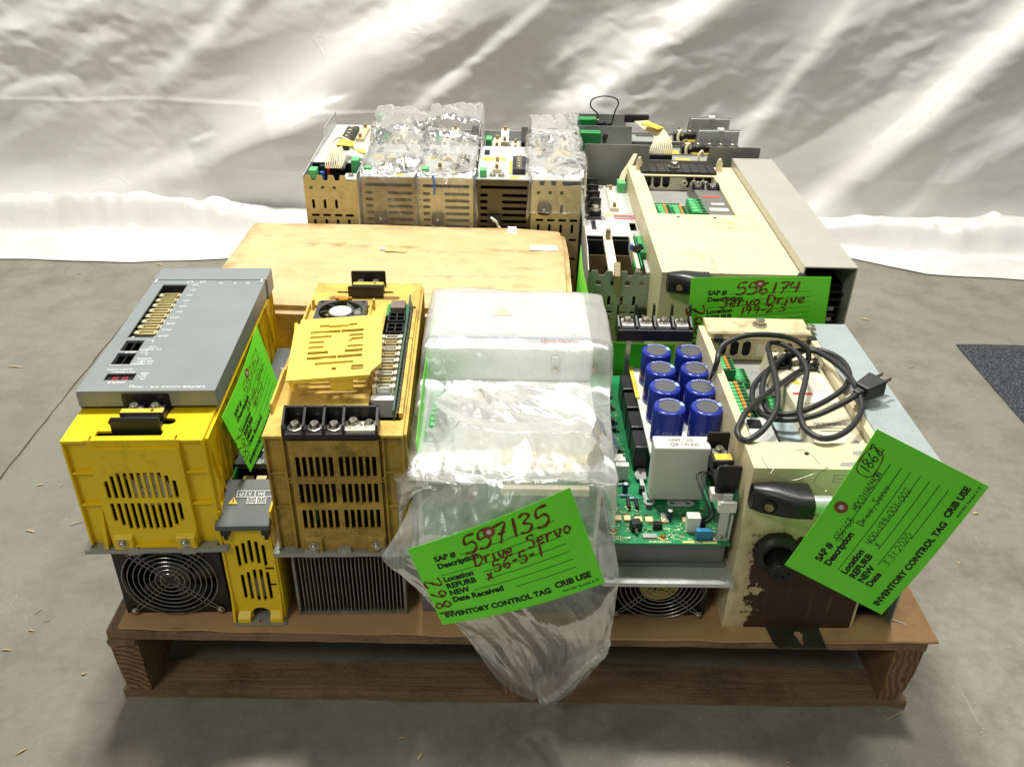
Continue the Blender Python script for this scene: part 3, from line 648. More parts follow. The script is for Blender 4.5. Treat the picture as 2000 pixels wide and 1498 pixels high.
# ------------------------------------------------------------------ narrow module
def build_d2():
    T = thing('axis_drive', 'narrow yellow drive with dark grey end cap standing between the two wide yellow drives', 'servo drive', (-.333, .022, Z0), .052)
    hl = []
    for i, (za, zb, zc, zd) in enumerate(((84, 118, 46, 76), (88, 122, 44, 80), (90, 126, 42, 84), (88, 124, 42, 84), (84, 118, 44, 80))):
        x = 13 + i * 7.6; hl += [rrect(x, za, x + 4.2, zb, 1.4, 2), rrect(x, zc - 14, x + 4.2, zd - 4, 1.4, 2)]
    arch = [(20, 0)] + [(30 - 11 * math.cos(R(a)), 13 + 9 * math.sin(R(a)) - 5) for a in range(10, 171, 20)] + [(40, 0)]
    b = MB(); b.plate([(0, 0)] + arch + [(60, 0), (60, 148), (0, 148)], hl, 3, (0, 3, 2.5), (1, 0, 0), (0, 0, 1)); part('front_grille', b, yellow, T, .3)
    b = MB(); b.box(0, 0, 2.5, 2.4, -7, 16); 
    b = MB(); b.prism([(0, 0), (9, 0), (2, 40), (2, 146), (0, 146)], 2.6, (0, -.1, 2.5), (0, -1, 0), (0, 0, 1)); part('edge_rib', b, yellow, T, .3)
    b = MB(); b.prism([(0, 0), (9, 0), (2, 40), (2, 146), (0, 146)], 2.6, (57.4, -.1, 2.5), (0, -1, 0), (0, 0, 1)); part('edge_rib', b, yellow, T, .3)
    for x0, x1 in ((2.7, 18), (42, 57.3)):
        b = MB(); b.hexa([(x0, -9, 2.5), (x1, -9, 2.5), (x1, -.1, 2.5), (x0, -.1, 2.5)], [(x0, -8.6, 8), (x1, -8.6, 8), (x1, -.1, 15), (x0, -.1, 15)]); part('foot', b, yellow, T, .4)
    for z in (58, 84):
        b = MB(); b.box(44, -1.6, z, 57.2, -.1, z + 1.2); part('moulding_notch', b, dark, T)
    b = MB(); b.plate(rrect(-1, -12, 61, 374, 2), [circ(30, -5, 3)], 2, (0, 0, .2), (1, 0, 0), (0, 1, 0)); part('base_plate', b, steel_g, T)
    b = MB(); b.box(0, 3.2, 2.6, 2.2, 372, 168); b.box(57.8, 3.2, 2.6, 60, 372, 168); b.box(2.3, 369, 2.6, 57.7, 372, 160); part('side_wall', b, yellow, T)
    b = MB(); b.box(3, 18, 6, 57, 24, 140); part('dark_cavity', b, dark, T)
    b = MB(); b.box(20, 8, 30, 40, 16, 58); part('inner_fan', b, steel_g, T, 1.5)
    # sloped grey end cap
    cap = thing_cap = MB(); cap.hexa([(-3, -8, 149), (59, -8, 149), (59, 52, 158), (-3, 52, 158)], [(-3, -8, 156), (59, -8, 156), (58, 52, 178), (-2, 52, 178)]); c = part('end_cap', cap, grey2, T, 1.2)
    for x0 in (2, 48):
        b = MB(); b.box(x0, -6, 140, x0 + 10, 2, 148.8); b.box(x0 + 3, -6.5, 134, x0 + 7, -2, 140); part('cap_clip', b, blackp, c, .4)
    s = Vector((0, 60, 22)).normalized(); o = Vector((0, -8, 156.6)); Np = Vector((0, -22, 60)).normalized() * .3
    b = MB(); q = lambda x, y: tuple(o + Np + s * y + Vector((x, 0, 0)))
    def frame(x0, y0, x1, y1, w=.9):
        b.plate(rect(x0, y0, x1, y1), [rect(x0 + w, y0 + w, x1 - w, y1 - w)], .15, q(0, 0), (1, 0, 0), s)
    for i in range(4): frame(16 + i * 10.5, 38, 26.9 + i * 10.5, 47)
    for i in range(2): frame(29 + i * 11, 29, 40 + i * 11, 38.4)
    for i, ch in enumerate('UVW'): b.text(ch, 6.5, q(19 + i * 10.5, 40.2), (1, 0, 0), s, .03)
    for i in range(2):
        b.plate(circ(34.5 + i * 11, 33.7, 3.8, 16), [circ(34.5 + i * 11, 33.7, 3.1, 16)], .15, q(0, 0), (1, 0, 0), s)
        for k, w in enumerate((2.2, 1.4, .7)): b.plate(rect(34.5 + i * 11 - w, 33.8 - k * 1.1, 34.5 + i * 11 + w, 34.3 - k * 1.1), [], .15, q(0, 0), (1, 0, 0), s)
        b.plate(rect(34.2 + i * 11, 34, 34.8 + i * 11, 36.6), [], .15, q(0, 0), (1, 0, 0), s)
    part('cap_lettering', b, white_ink, c)
    b = MB(); b.prism([(8, 29), (19, 29), (13.5, 38.5)], .3, q(0, 0), (1, 0, 0), s); part('warning_triangle', b, yell_l, c)
    b = MB(); b.prism([(12.6, 31), (14.2, 31), (13.8, 36), (13, 36)], .5, q(0, 0), (1, 0, 0), s); part('warning_bolt', b, black_ink, c)
    # open terminal area then the grey front panel
    b = MB(); b.box(3, 54, 130, 57, 84, 152); part('terminal_well', b, dark, T)
    for x in (14, 30): b = MB(); b.box(x, 58, 152.2, x + 12, 74, 166); part('relay', b, tan, T, .5)
    b = MB(); b.cyl((44, 62, 158), (58, 62, 158), 6, 14); part('black_capacitor', b, blackp, T, .4, True)
    b = MB(); b.box(4, 60, 152.2, 6, 80, 174); part('circuit_board', b, greenc, T)
    zt = 176
    b = MB(); b.plate(rect(0, 84, 60, 372), [rect(14, 96, 32, 110.5), rect(42, 88, 58, 118), rect(38, 136, 58, 168), rect(30, 190, 58, 252), rect(34, 282, 58, 366)], 2.5, (0, 0, zt - 2.5), (1, 0, 0), (0, 1, 0)); pn = part('front_panel', b, grey2, T, .3)
    b = MB(); b.box(-.01, 84, 168.2, 60.01, 86, zt - 2.6); part('panel_skirt', b, grey2, pn)
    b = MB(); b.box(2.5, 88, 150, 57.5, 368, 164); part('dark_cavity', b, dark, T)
    b = MB(); b.box(14.3, 96.3, 170, 31.7, 110.2, 174.4); ds = part('status_display', b, blackp, T)
    b = MB()
    for (a0, b0, a1, b1) in ((0, 8, 6, 9), (0, 4, 6, 5), (0, 0, 6, 1), (0, 0, 1, 4.5), (0, 4.5, 1, 9), (5, 0, 6, 4.5), (5, 4.5, 6, 9)): b.box(20 + a0, 99 + b0, 174.5, 20 + a1, 99 + b1, 174.9)
    part('digit', b, redled, ds)
    b = MB(); b.box(40, 138, 166, 49, 150, 182); b.box(40, 152, 166, 49, 166, 180); part('orange_fuse_block', b, orange, T, .6)
    b = MB(); b.cyl((44, 172, 172), (44, 186, 178), 4.2, 12); part('clear_fuse', b, cream_l, T, .5, True)
    for i in range(4):
        y = 193 + i * 14.6; b = MB(); b.plate(rrect(33, y, 56, y + 11, 1.5), [rrect(36, y + 2, 53, y + 8.5, 2)], 8, (0, 0, 168), (1, 0, 0), (0, 1, 0)); part('ribbon_connector', b, steel, T, .3)
    for y in (286, 326): b = MB(); b.plate(rect(36, y, 57, y + 34), [rect(38, y + 3, 55, y + 15), rect(38, y + 18, 55, y + 31)], 12, (0, 0, 168), (1, 0, 0), (0, 1, 0)); part('power_connector', b, blackp, T, .4)
    b = MB(); U, Vv = (-1, 0, 0), (0, -1, 0); N_ = zt + .15
    b.text('STATUS', 4.4, (34, 114, N_), U, Vv, .02); b.text('8 ALARM CODE', 3.6, (36, 92.5, N_), U, Vv, .015); b.text('0 READY', 3.6, (36, 89, N_), U, Vv, .015); b.text('- NOT READY', 3.6, (36, 86.6, N_), U, Vv, .015)
    for i, s_ in enumerate(['F2', 'S1 S2', 'JX5', 'JV1B', 'JV2B', 'JS1B', 'JF1', 'CX5X']): b.text(s_, 4.2, (26, 140 + i * 25, N_), U, Vv, .02)
    part('panel_lettering', b, white_ink, pn)
    return T
D2 = build_d2()

# ------------------------------------------------------------------ dirty drive with fins and loose vent cover
def build_d3():
    T = thing('spindle_drive', 'grimy dusty yellow drive with bare aluminium fins underneath and five terminal screws', 'servo drive', (-.2665, .024, Z0), .0466)
    y_ = yellow_dirty
    b = MB(); b.box(8, 6, 0, 11, 372, 113); part('fin_end_plate', b, alu_d, T); b = MB(); b.box(139, 6, 0, 142, 372, 113); part('fin_end_plate', b, alu_d, T)
    b = MB(); b.box(11.1, 7, 0, 138.9, 372, 4); part('fin_base_rail', b, alu_d, T)
    b = MB(); b.box(11.1, 60, 4.1, 138.9, 366, 112.8); part('heat_sink_core', b, dark, T)
    fm = None
    for i in range(26):
        x = 15.5 + i * 4.75
        if fm is None:
            b = MB(); b.box(0, 8.5, 4.05, 1.1, 360, 113); fm = mesh(b, alu_d, name='heat_sink_fin')
        o = link('heat_sink_fin', fm, T, 0, (x, random.uniform(-.8, .8), 0)); o.rotation_euler = (0, 0, random.uniform(-.0015, .0015))
    b = MB(); b.plate(rrect(-7, -12, 157, 382, 3), [circ(2, -4, 3.2)], 5.5, (0, 0, 113.5), (1, 0, 0), (0, 1, 0)); part('mounting_plate', b, steel_g, T, .4)
    for x in (28, 66, 116):
        b = MB(); b.hexa([(x, -12.5, 113), (x + 20, -12.5, 113), (x + 20, 0, 113), (x, 0, 113)], [(x + 3, -12.5, 125), (x + 17, -12.5, 125), (x + 17, 0, 125), (x + 3, 0, 125)]); part('plate_tab', b, steel_g, T, .5)
    b = MB(); b.cyl((76, -13, 121), (76, -5, 121), 3.4, 14); part('plate_stud', b, screwm, T, .3, True)
    holes = []
    for zc in (240, 203, 166):
        for xs in (32, 79):
            for i in range(6): holes.append(rrect(xs + i * 7.2, zc - 15, xs + i * 7.2 + 4.7, zc + 13, .8, 2))
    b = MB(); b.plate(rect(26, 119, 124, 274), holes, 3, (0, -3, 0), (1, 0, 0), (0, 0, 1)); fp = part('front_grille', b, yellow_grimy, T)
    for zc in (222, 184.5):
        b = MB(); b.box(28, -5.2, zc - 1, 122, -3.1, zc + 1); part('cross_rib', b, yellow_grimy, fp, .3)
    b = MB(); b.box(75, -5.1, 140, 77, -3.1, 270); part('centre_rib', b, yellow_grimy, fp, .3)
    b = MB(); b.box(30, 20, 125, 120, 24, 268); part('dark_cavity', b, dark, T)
    for x, c in ((96, grey2), (103, capgrey), (110, greenc), (42, greenc)):
        b = MB(); b.box(x, 8, 152, x + 4, 18, 172); part('inner_component', b, c, T)
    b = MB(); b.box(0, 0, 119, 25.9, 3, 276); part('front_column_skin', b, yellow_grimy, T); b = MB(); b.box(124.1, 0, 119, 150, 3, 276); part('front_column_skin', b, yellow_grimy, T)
    for x0, x1 in ((0, 2.4), (147.6, 150), (19, 21.4), (127, 129.4)):
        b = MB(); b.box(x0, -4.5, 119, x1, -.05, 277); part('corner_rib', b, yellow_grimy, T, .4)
    for x0, x1 in ((2.5, 18.9), (129.5, 147.5)):
        for z in (180, 228):
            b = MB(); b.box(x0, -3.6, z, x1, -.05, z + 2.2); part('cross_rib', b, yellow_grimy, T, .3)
    for x in (23.5, 126.5):
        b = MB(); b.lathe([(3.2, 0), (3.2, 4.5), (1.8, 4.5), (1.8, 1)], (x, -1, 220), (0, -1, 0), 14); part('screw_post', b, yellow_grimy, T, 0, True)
    for x in (32, 104):
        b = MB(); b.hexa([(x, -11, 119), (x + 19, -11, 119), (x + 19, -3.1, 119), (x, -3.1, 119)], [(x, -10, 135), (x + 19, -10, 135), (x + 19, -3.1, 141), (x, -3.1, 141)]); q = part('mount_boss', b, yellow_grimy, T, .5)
        screw(q, x + 9.5, -10.4, 129, 4.0, (0, -.99, .06))
    b = MB(); b.box(0, 3.1, 119, 2.2, 378, 275); b.box(147.8, 3.1, 119, 150, 378, 275); b.box(2.3, 375, 119, 147.7, 378, 275); part('side_wall', b, y_, T)
    side_lattice(T, 150, 4, 377, 121, 274, 8, y_)
    tray = rect(107, 24, 146, 305)
    b = MB(); b.plate([(0, -5), (22, -5), (22, -3), (126, -3), (126, -5), (150, -5), (150, 380), (122, 380), (122, 376), (117, 376), (117, 380), (48, 380), (48, 376), (43, 376), (43, 380), (0, 380)], [tray, slot(32, 347, 60, 353), slot(88, 347, 112, 353)], 3, (0, 0, 277), (1, 0, 0), (0, 1, 0)); part('top_deck', b, y_, T, .3)
    b = MB(); b.box(106, 23, 232, 147, 306, 240); b.box(106, 23, 240.1, 107, 306, 276.8); b.box(146, 23, 240.1, 147, 306, 276.8); b.box(107.1, 305, 240.1, 145.9, 306, 276.8); b.box(107.1, 23, 240.1, 145.9, 24, 276.8); part('connector_well', b, dark, T)
    # circuit board on edge and its connectors
    b = MB(); b.box(137, 26, 244, 139, 318, 292); bd = part('edge_circuit_board', b, mat('board_edge_green', (60, 92, 76), .5), T)
    b = MB(); b.box(139.2, 30, 262, 140.2, 315, 280)
    for i in range(90): b.box(140.3, 32 + i * 3.0, 284, 142.6, 33 + i * 3.0, 285)
    part('solder_pins', b, screwm, bd, kind='stuff')
    for i in range(9):
        y = 76 + i * 15.0
        b = MB(); b.box(109, y, 268, 135.5, y + 12.5, 281); b.plate(rrect(114, y + 2, 131, y + 10.5, 2), [rrect(115.5, y + 3.4, 129.5, y + 9, 1.6)], 8, (0, 0, 281), (1, 0, 0), (0, 1, 0)); c = part('ribbon_connector', b, steel_y if i % 2 else steel, T, .3)
        b = MB(); b.box(117, y + 5, 281, 128, y + 7.4, 287); part('contact_bar', b, tan, c)
        for xx in (109.5, 131.5):
            b = MB(); b.prism(rrect(0, 0, 4, 7.5, 1), 9, (xx, y + 2, 281), (1, 0, 0), (0, 1, 0)); part('latch_ear', b, cream_l, c, .3)
    b = MB(); b.box(108, 66, 256, 136, 75.8, 280); part('connector_end_cap', b, whitep, T, .4)
    for y in (220, 251):
        b = MB(); b.plate(rect(112, y, 135, y + 25), [rect(114, y + 2, 122.8, y + 11.5), rect(124.2, y + 2, 133, y + 11.5), rect(114, y + 13, 122.8, y + 23), rect(124.2, y + 13, 133, y + 23)], 16, (0, 0, 270), (1, 0, 0), (0, 1, 0)); part('power_connector', b, blackp, T, .3)
    b = MB(); b.box(107.5, 277, 262, 136, 312, 280.5); sb = part('small_circuit_board', b, greenc, T); b = MB(); b.box(113, 282, 280.6, 133, 304, 290); part('relay', b, mat('brown_relay', (120, 104, 92), .5), sb, .6)
    # front terminal strip
    b = MB(); b.box(22, -8, 277.2, 124, 19, 284); ts = part('terminal_strip', b, blackp, T, .5)
    b = MB(); b.box(22, 16, 284.1, 124, 19, 304); part('rear_wall', b, blackp, ts, .5)
    for x in (22, 44, 65, 86, 121.5):
        b = MB(); b.prism([(-9, 0), (19, 0), (19, 22), (14, 22), (-6, 12), (-9, 6)], 2.5, (x, 0, 282), (0, 1, 0), (0, 0, 1)); part('barrier', b, blackp, ts, .3)
    b = MB(); b.box(88.7, -6, 284.1, 121, 12, 288); part('contact_plate', b, paper, ts, .3)
    for x, z in ((34, 284), (55, 284), (76, 284), (97, 288)): screw(ts, x, 5, z, 5.6)
    screw(ts, 114, 5, 288, 4.2); screw(ts, 105.5, 4, 287, 2.0, washer=False)
    tb = power_terminal(T, 52, 98, 332, 372, 281, up=20)
    for x, y in ((36, 331), (110, 331)):
        b = MB(); b.prism(slot(-12, -5, 12, 5), .4, (x, y, 280.05), (1, 0, 0), (0, 1, 0)); part('slot_recess', b, mat('brown_recess', (128, 92, 30), .6), T)
    # small square cooling fan clipped to the deck
    b = MB(); b.plate(rrect(16, 233, 82, 297, 4), [circ(49, 265, 29, 32)] + [circ(x, y, 2.4, 10) for x in (21.5, 76.5) for y in (238.5, 291.5)], 13, (0, 0, 280.2), (1, 0, 0), (0, 1, 0)); fa = part('cooling_fan', b, mat('fan_grey_plastic', (66, 66, 64), .45), T, .5)
    b = MB(); b.cyl((49, 265, 280.4), (49, 265, 293), 16.5, 28); part('fan_hub', b, grey2, fa, .6, True)
    b = MB(); b.cyl((49, 265, 293.1), (49, 265, 293.6), 14.2, 28); part('hub_label', b, paperw, fa)
    for k in range(7):
        b = MB(); v = []; a0 = 2 * math.pi * k / 7
        for i in range(5):
            rr = 16.6 + 11.6 * i / 4
            for da, dz in ((-.3, 3), (0, 7), (.3, 11)): a = a0 + da + .22 * i / 4; v.append((49 + rr * math.cos(a), 265 + rr * math.sin(a), 280.4 + dz))
        b.add(v, [(i * 3 + q, i * 3 + q + 1, i * 3 + q + 4, i * 3 + q + 3) for i in range(4) for q in range(2)]); o = part('fan_blade', b, mat('fan_blade_grey', (92, 92, 90), .45), fa, smooth=True); md = o.modifiers.new('t', 'SOLIDIFY'); md.thickness = .001
    b = MB(); b.box(14, 230, 280.2, 25, 236, 290); part('fan_plug', b, blackp, fa, .5)
    for x0, y0, w in ((38, 297.2, 22), (42, 228, 12)):
        b = MB(); b.box(x0, y0, 280.1, x0 + w, y0 + 3, 297); b.box(x0 + 5, y0 - 3, 293.4, x0 + w - 5, y0 + 3, 296); part('fan_clip', b, yellow_tab, fa, .4)
    # deck rails
    for x0, x1, y0, y1, z1 in ((0.5, 3.5, 120, 300, 288), (.5, 3.5, 40, 118, 292), (84, 87, 226, 300, 285), (143.5, 148, 28, 200, 287), (143.5, 148, 206, 290, 285), (6, 90, 302, 304.5, 283), (88, 91, 296, 302, 294), (6, 9, 296, 303, 294)):
        b = MB(); b.box(x0, y0, 280.1, x1, y1, z1); part('deck_rail', b, y_, T, .5)
    b = MB(); b.tube([(2 + 0 * a, 206 + 7 * math.cos(R(a)), 296 + 8 * math.sin(R(a))) for a in range(-60, 241, 20)], 2.0, 8); part('wire_clip', b, yellow, T, .0, True)
    b = MB(); b.text('U  V  W', 6, (94, 240, 280.3), (0, 1, 0), (-1, 0, 0)); part('moulded_lettering', b, mat('moulded_brown', (176, 130, 30), .6), T)
    return T
D3 = build_d3()

def build_vent_cover():
    T = thing('vent_cover', 'loose pale yellow slotted vent cover lying askew on the grimy yellow drive', 'vent cover', (-.2665, .024, Z0 + .2985), .0466)
    T.rotation_euler = (R(4.5), R(-2.5), .0466 + R(4)); T.location = (-.2535, .088, Z0 + .3055)
    W_, L_ = 106, 128
    hl = []
    for i, (a, c) in enumerate(((30, 8), (22, 8), (16, 22), (16, 0), (22, 10), (30, 0))):
        y = 38 + i * 11
        hl.append(rect(20, y, 20 + (34, 24, 18, 18, 26, 36)[i], y + 5.8)); r0 = (54, 62, 66, 70, 66, 56)[i]
        if i == 3: hl.append([(67, y + 1), (84, y + 1), (84, y + 9), (71, y + 9), (69, y + 5), (66, y + 4)])
        elif i == 2: hl.append(rect(66, y - 2, 84, y + 4))
        else: hl.append(rect(r0 + 1, y, 84, y + 5.8))
    hl += [rect(30, 107.5, 41.8, 112), rect(66.2, 107.5, 76, 112), rect(30, 26, 74, 31), rect(72, 12, 86, 22), rect(50, 14, 55, 20)]
    b = MB(); b.plate([(0, 0), (94, 0), (94, 6), (106, 22), (106, 128), (6, 128), (6, 118), (0, 118)], hl, 2.4, (0, 0, 0), (1, 0, 0), (0, 1, 0)); part('cover_plate', b, yellow_loose, T, .3)
    b = MB(); b.box(42, 106, .2, 66, 116, 5); part('latch_bridge', b, yellow_loose, T, .4)
    b = MB(); b.box(4, 0, -3, 92, 2, -.05); part('edge_lip', b, yellow_loose, T, .3)
    for x0, w, h in ((2, 6, 14), (47, 27, 18), (78, 8, 7)):
        b = MB(); b.hexa([(x0 + 1, 1.5, -h), (x0 + w - 1, 1.5, -h), (x0 + w - 1, 5, -h), (x0 + 1, 5, -h)], [(x0, 2.1, -.05), (x0 + w, 2.1, -.05), (x0 + w, 6, -.05), (x0, 6, -.05)]); part('mounting_leg', b, yellow_loose, T, .4)
    for x0 in (4, 96):
        b = MB(); b.box(x0, 60, -12, x0 + 4, 66, -.05); part('mounting_leg', b, yellow_loose, T, .4)
build_vent_cover()

# ================================================================== open drive with circuit board and blue capacitors
t = NT('circuit_board_green')
c = t.mix(t.ramp(t.noise(40, 4), .35, .65), rgb(24, 120, 72), rgb(40, 142, 88))
tr = t.n('ShaderNodeTexBrick', Vector=t.n('ShaderNodeMapping', Vector=t.co, Rotation=(0, 0, R(45))).outputs[0], Scale=60.0); tr.inputs['Mortar Size'].default_value = .012; tr.inputs['Color1'].default_value = (0, 0, 0, 1); tr.inputs['Color2'].default_value = (0, 0, 0, 1); tr.inputs['Mortar'].default_value = (1, 1, 1, 1)
c = t.mix(t.math('MULTIPLY', tr.outputs[1], .35), c, rgb(16, 96, 58))
PCB = t.fin(c, .32)
def resistor(parent, x, y, z, l=9, r=1.7, ang=0, m=None):
    b = MB(); d = Vector((math.cos(ang), math.sin(ang), 0)); o = Vector((x, y, z + r))
    b.lathe([(r * .7, 0), (r, l * .08), (r, l * .25), (r * .85, l * .3), (r * .85, l * .7), (r, l * .75), (r, l * .92), (r * .7, l)], o, d, 10)
    b.cyl(o - d * 3, o, .35, 6); b.cyl(o + d * l, o + d * (l + 3), .35, 6); part('resistor', b, m or resb, parent, 0, True)
def build_p1():
    T = thing('open_frame_drive', 'open drive with green circuit board and eight blue capacitors above a fan guard', 'servo drive', (.113, .032, Z0), .0165)
    b = MB(); b.plate(rect(14, 0, 136, 80), [circ(75, 58, 55, 40)] if False else [[(20, 2), (130, 2)] + [(75 + 56 * math.cos(R(a)), 58 + 56 * math.sin(R(a))) for a in range(0, 181, 12) if 58 + 56 * math.sin(R(a)) < 78] + [(122, 78), (28, 78)]] if False else [rrect(21, 3, 129, 77, 20)], 32, (0, 44, 0), (1, 0, 0), (0, 0, 1)); part('fan_frame', b, blackp, T, .8)
    b = MB(); b.box(12, 45, 0, 138, 372, 80); part('heat_sink', b, blackm, T, .8)
    b = MB(); b.cyl((75, 40, 50), (75, 14, 50), 27, 30); fh = part('fan_hub', b, capgrey, T, 1, True)
    b = MB(); b.cyl((75, 13.9, 50), (75, 13.3, 50), 25, 30); part('hub_label', b, mat('yellow_fan_label', (206, 182, 84), .5), fh)
    b = MB(); b.text('UMG', 12, (98, 13.1, 58), (-1, 0, 0), (0, 0, -1), .03) if False else b.text('DC 24V', 9, (56, 13.1, 52), (1, 0, 0), (0, 0, 1), .03); b.text('0.43A', 8, (62, 13.1, 40), (1, 0, 0), (0, 0, 1), .03); part('hub_print', b, black_ink, fh)
    g = guard_m
    for i in range(8):
        r = 14 + i * 6.0; pts = [(75 + r * math.cos(R(a)), 4, 58 + r * math.sin(R(a))) for a in range(0, 361, 8)]
        pts = [p for p in pts if p[2] < 79.5]
        if len(pts) == 46: bb = MB(); bb.tube(pts[:-1], .72, 6, True)
        else:
            k = max(range(len(pts)), key=lambda i: (Vector(pts[i]) - Vector(pts[i - 1])).length); pts = pts[k:] + pts[:k]; bb = MB(); bb.tube(pts, .72, 6)
        part('guard_ring', bb, g, T, 0, True)
    for sx in (-1, 1):
        for o in (-3, 3):
            d = Vector((sx, 0, -1)).normalized(); n = Vector((1, 0, sx)).normalized() * o; c0 = Vector((75, 5.6, 58))
            bb = MB(); bb.tube([c0 + d * 4 + n, c0 + d * 55 + n, Vector((75 + sx * 52, 8, 6)) + n * .4], .75, 6); part('guard_strut', bb, g, T, 0, True)
            bb = MB(); d2 = Vector((sx, 0, 1)).normalized(); n2 = Vector((1, 0, -sx)).normalized() * o; bb.tube([c0 + d2 * 4 + n2, c0 + d2 * 24 + n2], .75, 6); part('guard_strut', bb, g, T, 0, True)
        screw(T, 75 + sx * 52, 7, 6, 3.4, (0, -1, 0))
    b = MB(); b.plate(rrect(-2, -22, 155, 384, 2), [slot(6, -17, 13, -11), slot(138, -17, 146, -11)], 5.5, (0, 0, 81), (1, 0, 0), (0, 1, 0)); part('mounting_plate', b, alu, T, .5)
    b = MB(); b.plate(circ(74, -12, 3.6, 18), [circ(74, -12, 3.1, 18)], .25, (0, 0, 86.6), (1, 0, 0), (0, 1, 0)); part('punch_mark', b, steel_g, T)
    b = MB(); b.box(4, 6, 86.6, 148, 372, 92); part('sink_step', b, alu_s, T, .4)
    b = MB(); b.box(6, 10, 92.1, 146, 366, 124); part('sink_body', b, alu_s, T, .6)
    # green board
    b = MB(); b.box(9, 0, 126.5, 148, 382, 129); board_ = part('circuit_board', b, PCB, T)
    zt = 129.05
    def P(name, mb, m, bev=.3, sm=False): return part(name, mb, m, board_, bev, sm)
    for x, y in ((12, 20), (70, 10), (138, 300)): screw(board_, x, y, zt, 3.2, m=brass)
    for x, y, w, d in ((16, 38, 8, 9), (27, 38, 8, 9), (40, 36, 9, 9), (53, 36, 9, 9), (72, 36, 9, 9), (98, 36, 7, 9), (112, 36, 8, 9)):
        P('optocoupler', MB().box(x, y, zt, x + w, y + d, zt + 3.2), tan); 
        for k in range(3): P('chip_leg', MB().box(x + .8 + k * 2.6, y - 1.6, zt, x + 2 + k * 2.6, y - .1, zt + 1), screwm, 0)
        P('surface_resistor', MB().box(x + .5, y + 11, zt, x + 3.5, y + 15, zt + 1.2), blackp, 0); P('surface_resistor', MB().box(x + 5, y + 11, zt, x + 8, y + 15, zt + 1.2), mat('chip_brown', (90, 78, 60), .5), 0)
    rnd = random.Random(3)
    cols = [blackp, tan, mat('chip_brown', (90, 78, 60), .5), screwm, paper]
    for k in range(110):
        x = rnd.uniform(8, 118); y = rnd.choice([rnd.uniform(6, 34), rnd.uniform(54, 76) if x < 50 else rnd.uniform(6, 30), rnd.uniform(80, 300)])
        if y > 76: x = rnd.uniform(8, 42)
        w = rnd.uniform(1.2, 3.2); h = rnd.uniform(1, 2.6); P('surface_component', MB().box(x, y, zt, x + w, y + h, zt + rnd.uniform(.6, 1.8)), rnd.choice(cols), 0)
    b = MB()
    for k in range(260):
        x = rnd.uniform(8, 140); y = rnd.choice([rnd.uniform(4, 76), rnd.uniform(4, 76), rnd.uniform(76, 330)])
        if y > 76: x = rnd.uniform(8, 44)
        w, h = rnd.choice([(4, .5), (.5, 4), (3, .4), (5, .5)]); b.box(x, y, zt, x + w, y + h, zt + .1)
    o = P('silkscreen_print', b, mat('cream_silkscreen', (214, 214, 160), .6, bump=0), 0); o['kind'] = 'stuff'
    # parts one can name
    b = MB(); b.hexa([(34, 18, zt), (47, 22, zt), (44, 32, zt), (31, 28, zt)], [(34, 19, zt + 13), (46, 22, zt + 13), (43, 31, zt + 13), (32, 28, zt + 13)]); P('black_transistor', b, blackp, .8)
    P('transistor_clip', MB().tube([(40, 16, zt), (39, 14, zt + 5), (38, 17, zt + 8)], 1.8, 8), screwm, 0, True)
    P('pin_header', MB().box(60, 24, zt, 71, 30, zt + 9), blackp)
    for i in range(3): P('header_pin', MB().box(61.5 + i * 3.4, 26, zt + 9, 62.6 + i * 3.4, 27.2, zt + 12), brass, 0)
    b = MB(); b.box(46, 8, zt, 63, 15, zt + 2.4); P('dip_chip', b, steel_g)
    for i in range(11): P('chip_leg', MB().box(46.6 + i * 1.5, 6, zt, 47.3 + i * 1.5, 7.9, zt + .6), screwm, 0)
    for x, y, h, r in ((34, 92, 16, 3.6), (82, 42, 15, 3.4)):
        P('electrolytic_capacitor', MB().lathe([(r, 0), (r, h - .6), (r - .5, h)], (x, y, zt), n=18), mat('navy_sleeve', (26, 34, 74), .3), 0, True); P('capacitor_top', MB().cyl((x, y, zt + h), (x, y, zt + h + .2), r - .6, 16), alu, 0)
    for x, y in ((76, 48), (77, 41)): P('coil', MB().lathe([(3.8, 0), (3.8, 4), (3, 4.4)], (x, y, zt), n=14), steel_g, 0, True)
    for x in (36, 46):
        P('black_resistor', MB().cyl((x, 62, zt + 2.4), (x, 80, zt + 2.4), 2.4, 12), mat('dark_resistor', (44, 34, 34), .45), .4, True)
        P('lead_hole', MB().cyl((x, 59, zt), (x, 59, zt + .3), 2.0, 12), dark, 0)
    for x, y, a in ((28, 86, 0), (38, 80, .05), (22, 108, 0), (20, 118, 1.5), (14, 196, 0), (14, 204, 0), (14, 250, 0), (14, 292, 0)): resistor(board_, x, y, zt, 11, 2, a)
    for x, y in ((14, 168), (15, 178), (14, 222), (14, 232), (13, 268)): resistor(board_, x, y, zt, 9, 1.6, 0, paper)
    for i, y in enumerate((60, 152, 176, 226, 246, 282, 314)):
        x = 30 if y > 76 else 52
        P('black_diode', MB().box(x, y + (32 if i == 0 else 0), zt, x + 7, y + 6 + (32 if i == 0 else 0), zt + 9), blackp, .6); P('diode_disc', MB().cyl((x + 9, y + 4, zt), (x + 9, y + 4, zt + 1), 4, 14), dark, 0)
    for x, y, w, d, h in ((24, 118, 17, 9, 24), (22, 130, 16, 8, 24), (21, 140, 15, 8, 22), (99, 20, 16, 12, 22)):
        f = P('film_capacitor', MB().box(x, y, zt, x + w, y + d, zt + h), whitep, 1.0); bb = MB(); bb.text('K473', 3.6, (x + 3, y + 4.5, zt + h + .15)); bb.text('250V', 3, (x + 3, y + 1.4, zt + h + .15)); part('capacitor_print', bb, grey_ink, f)
    f = P('blue_film_capacitor', MB().box(108, 7, zt, 127, 14, zt + 13), bluep, 1.0)
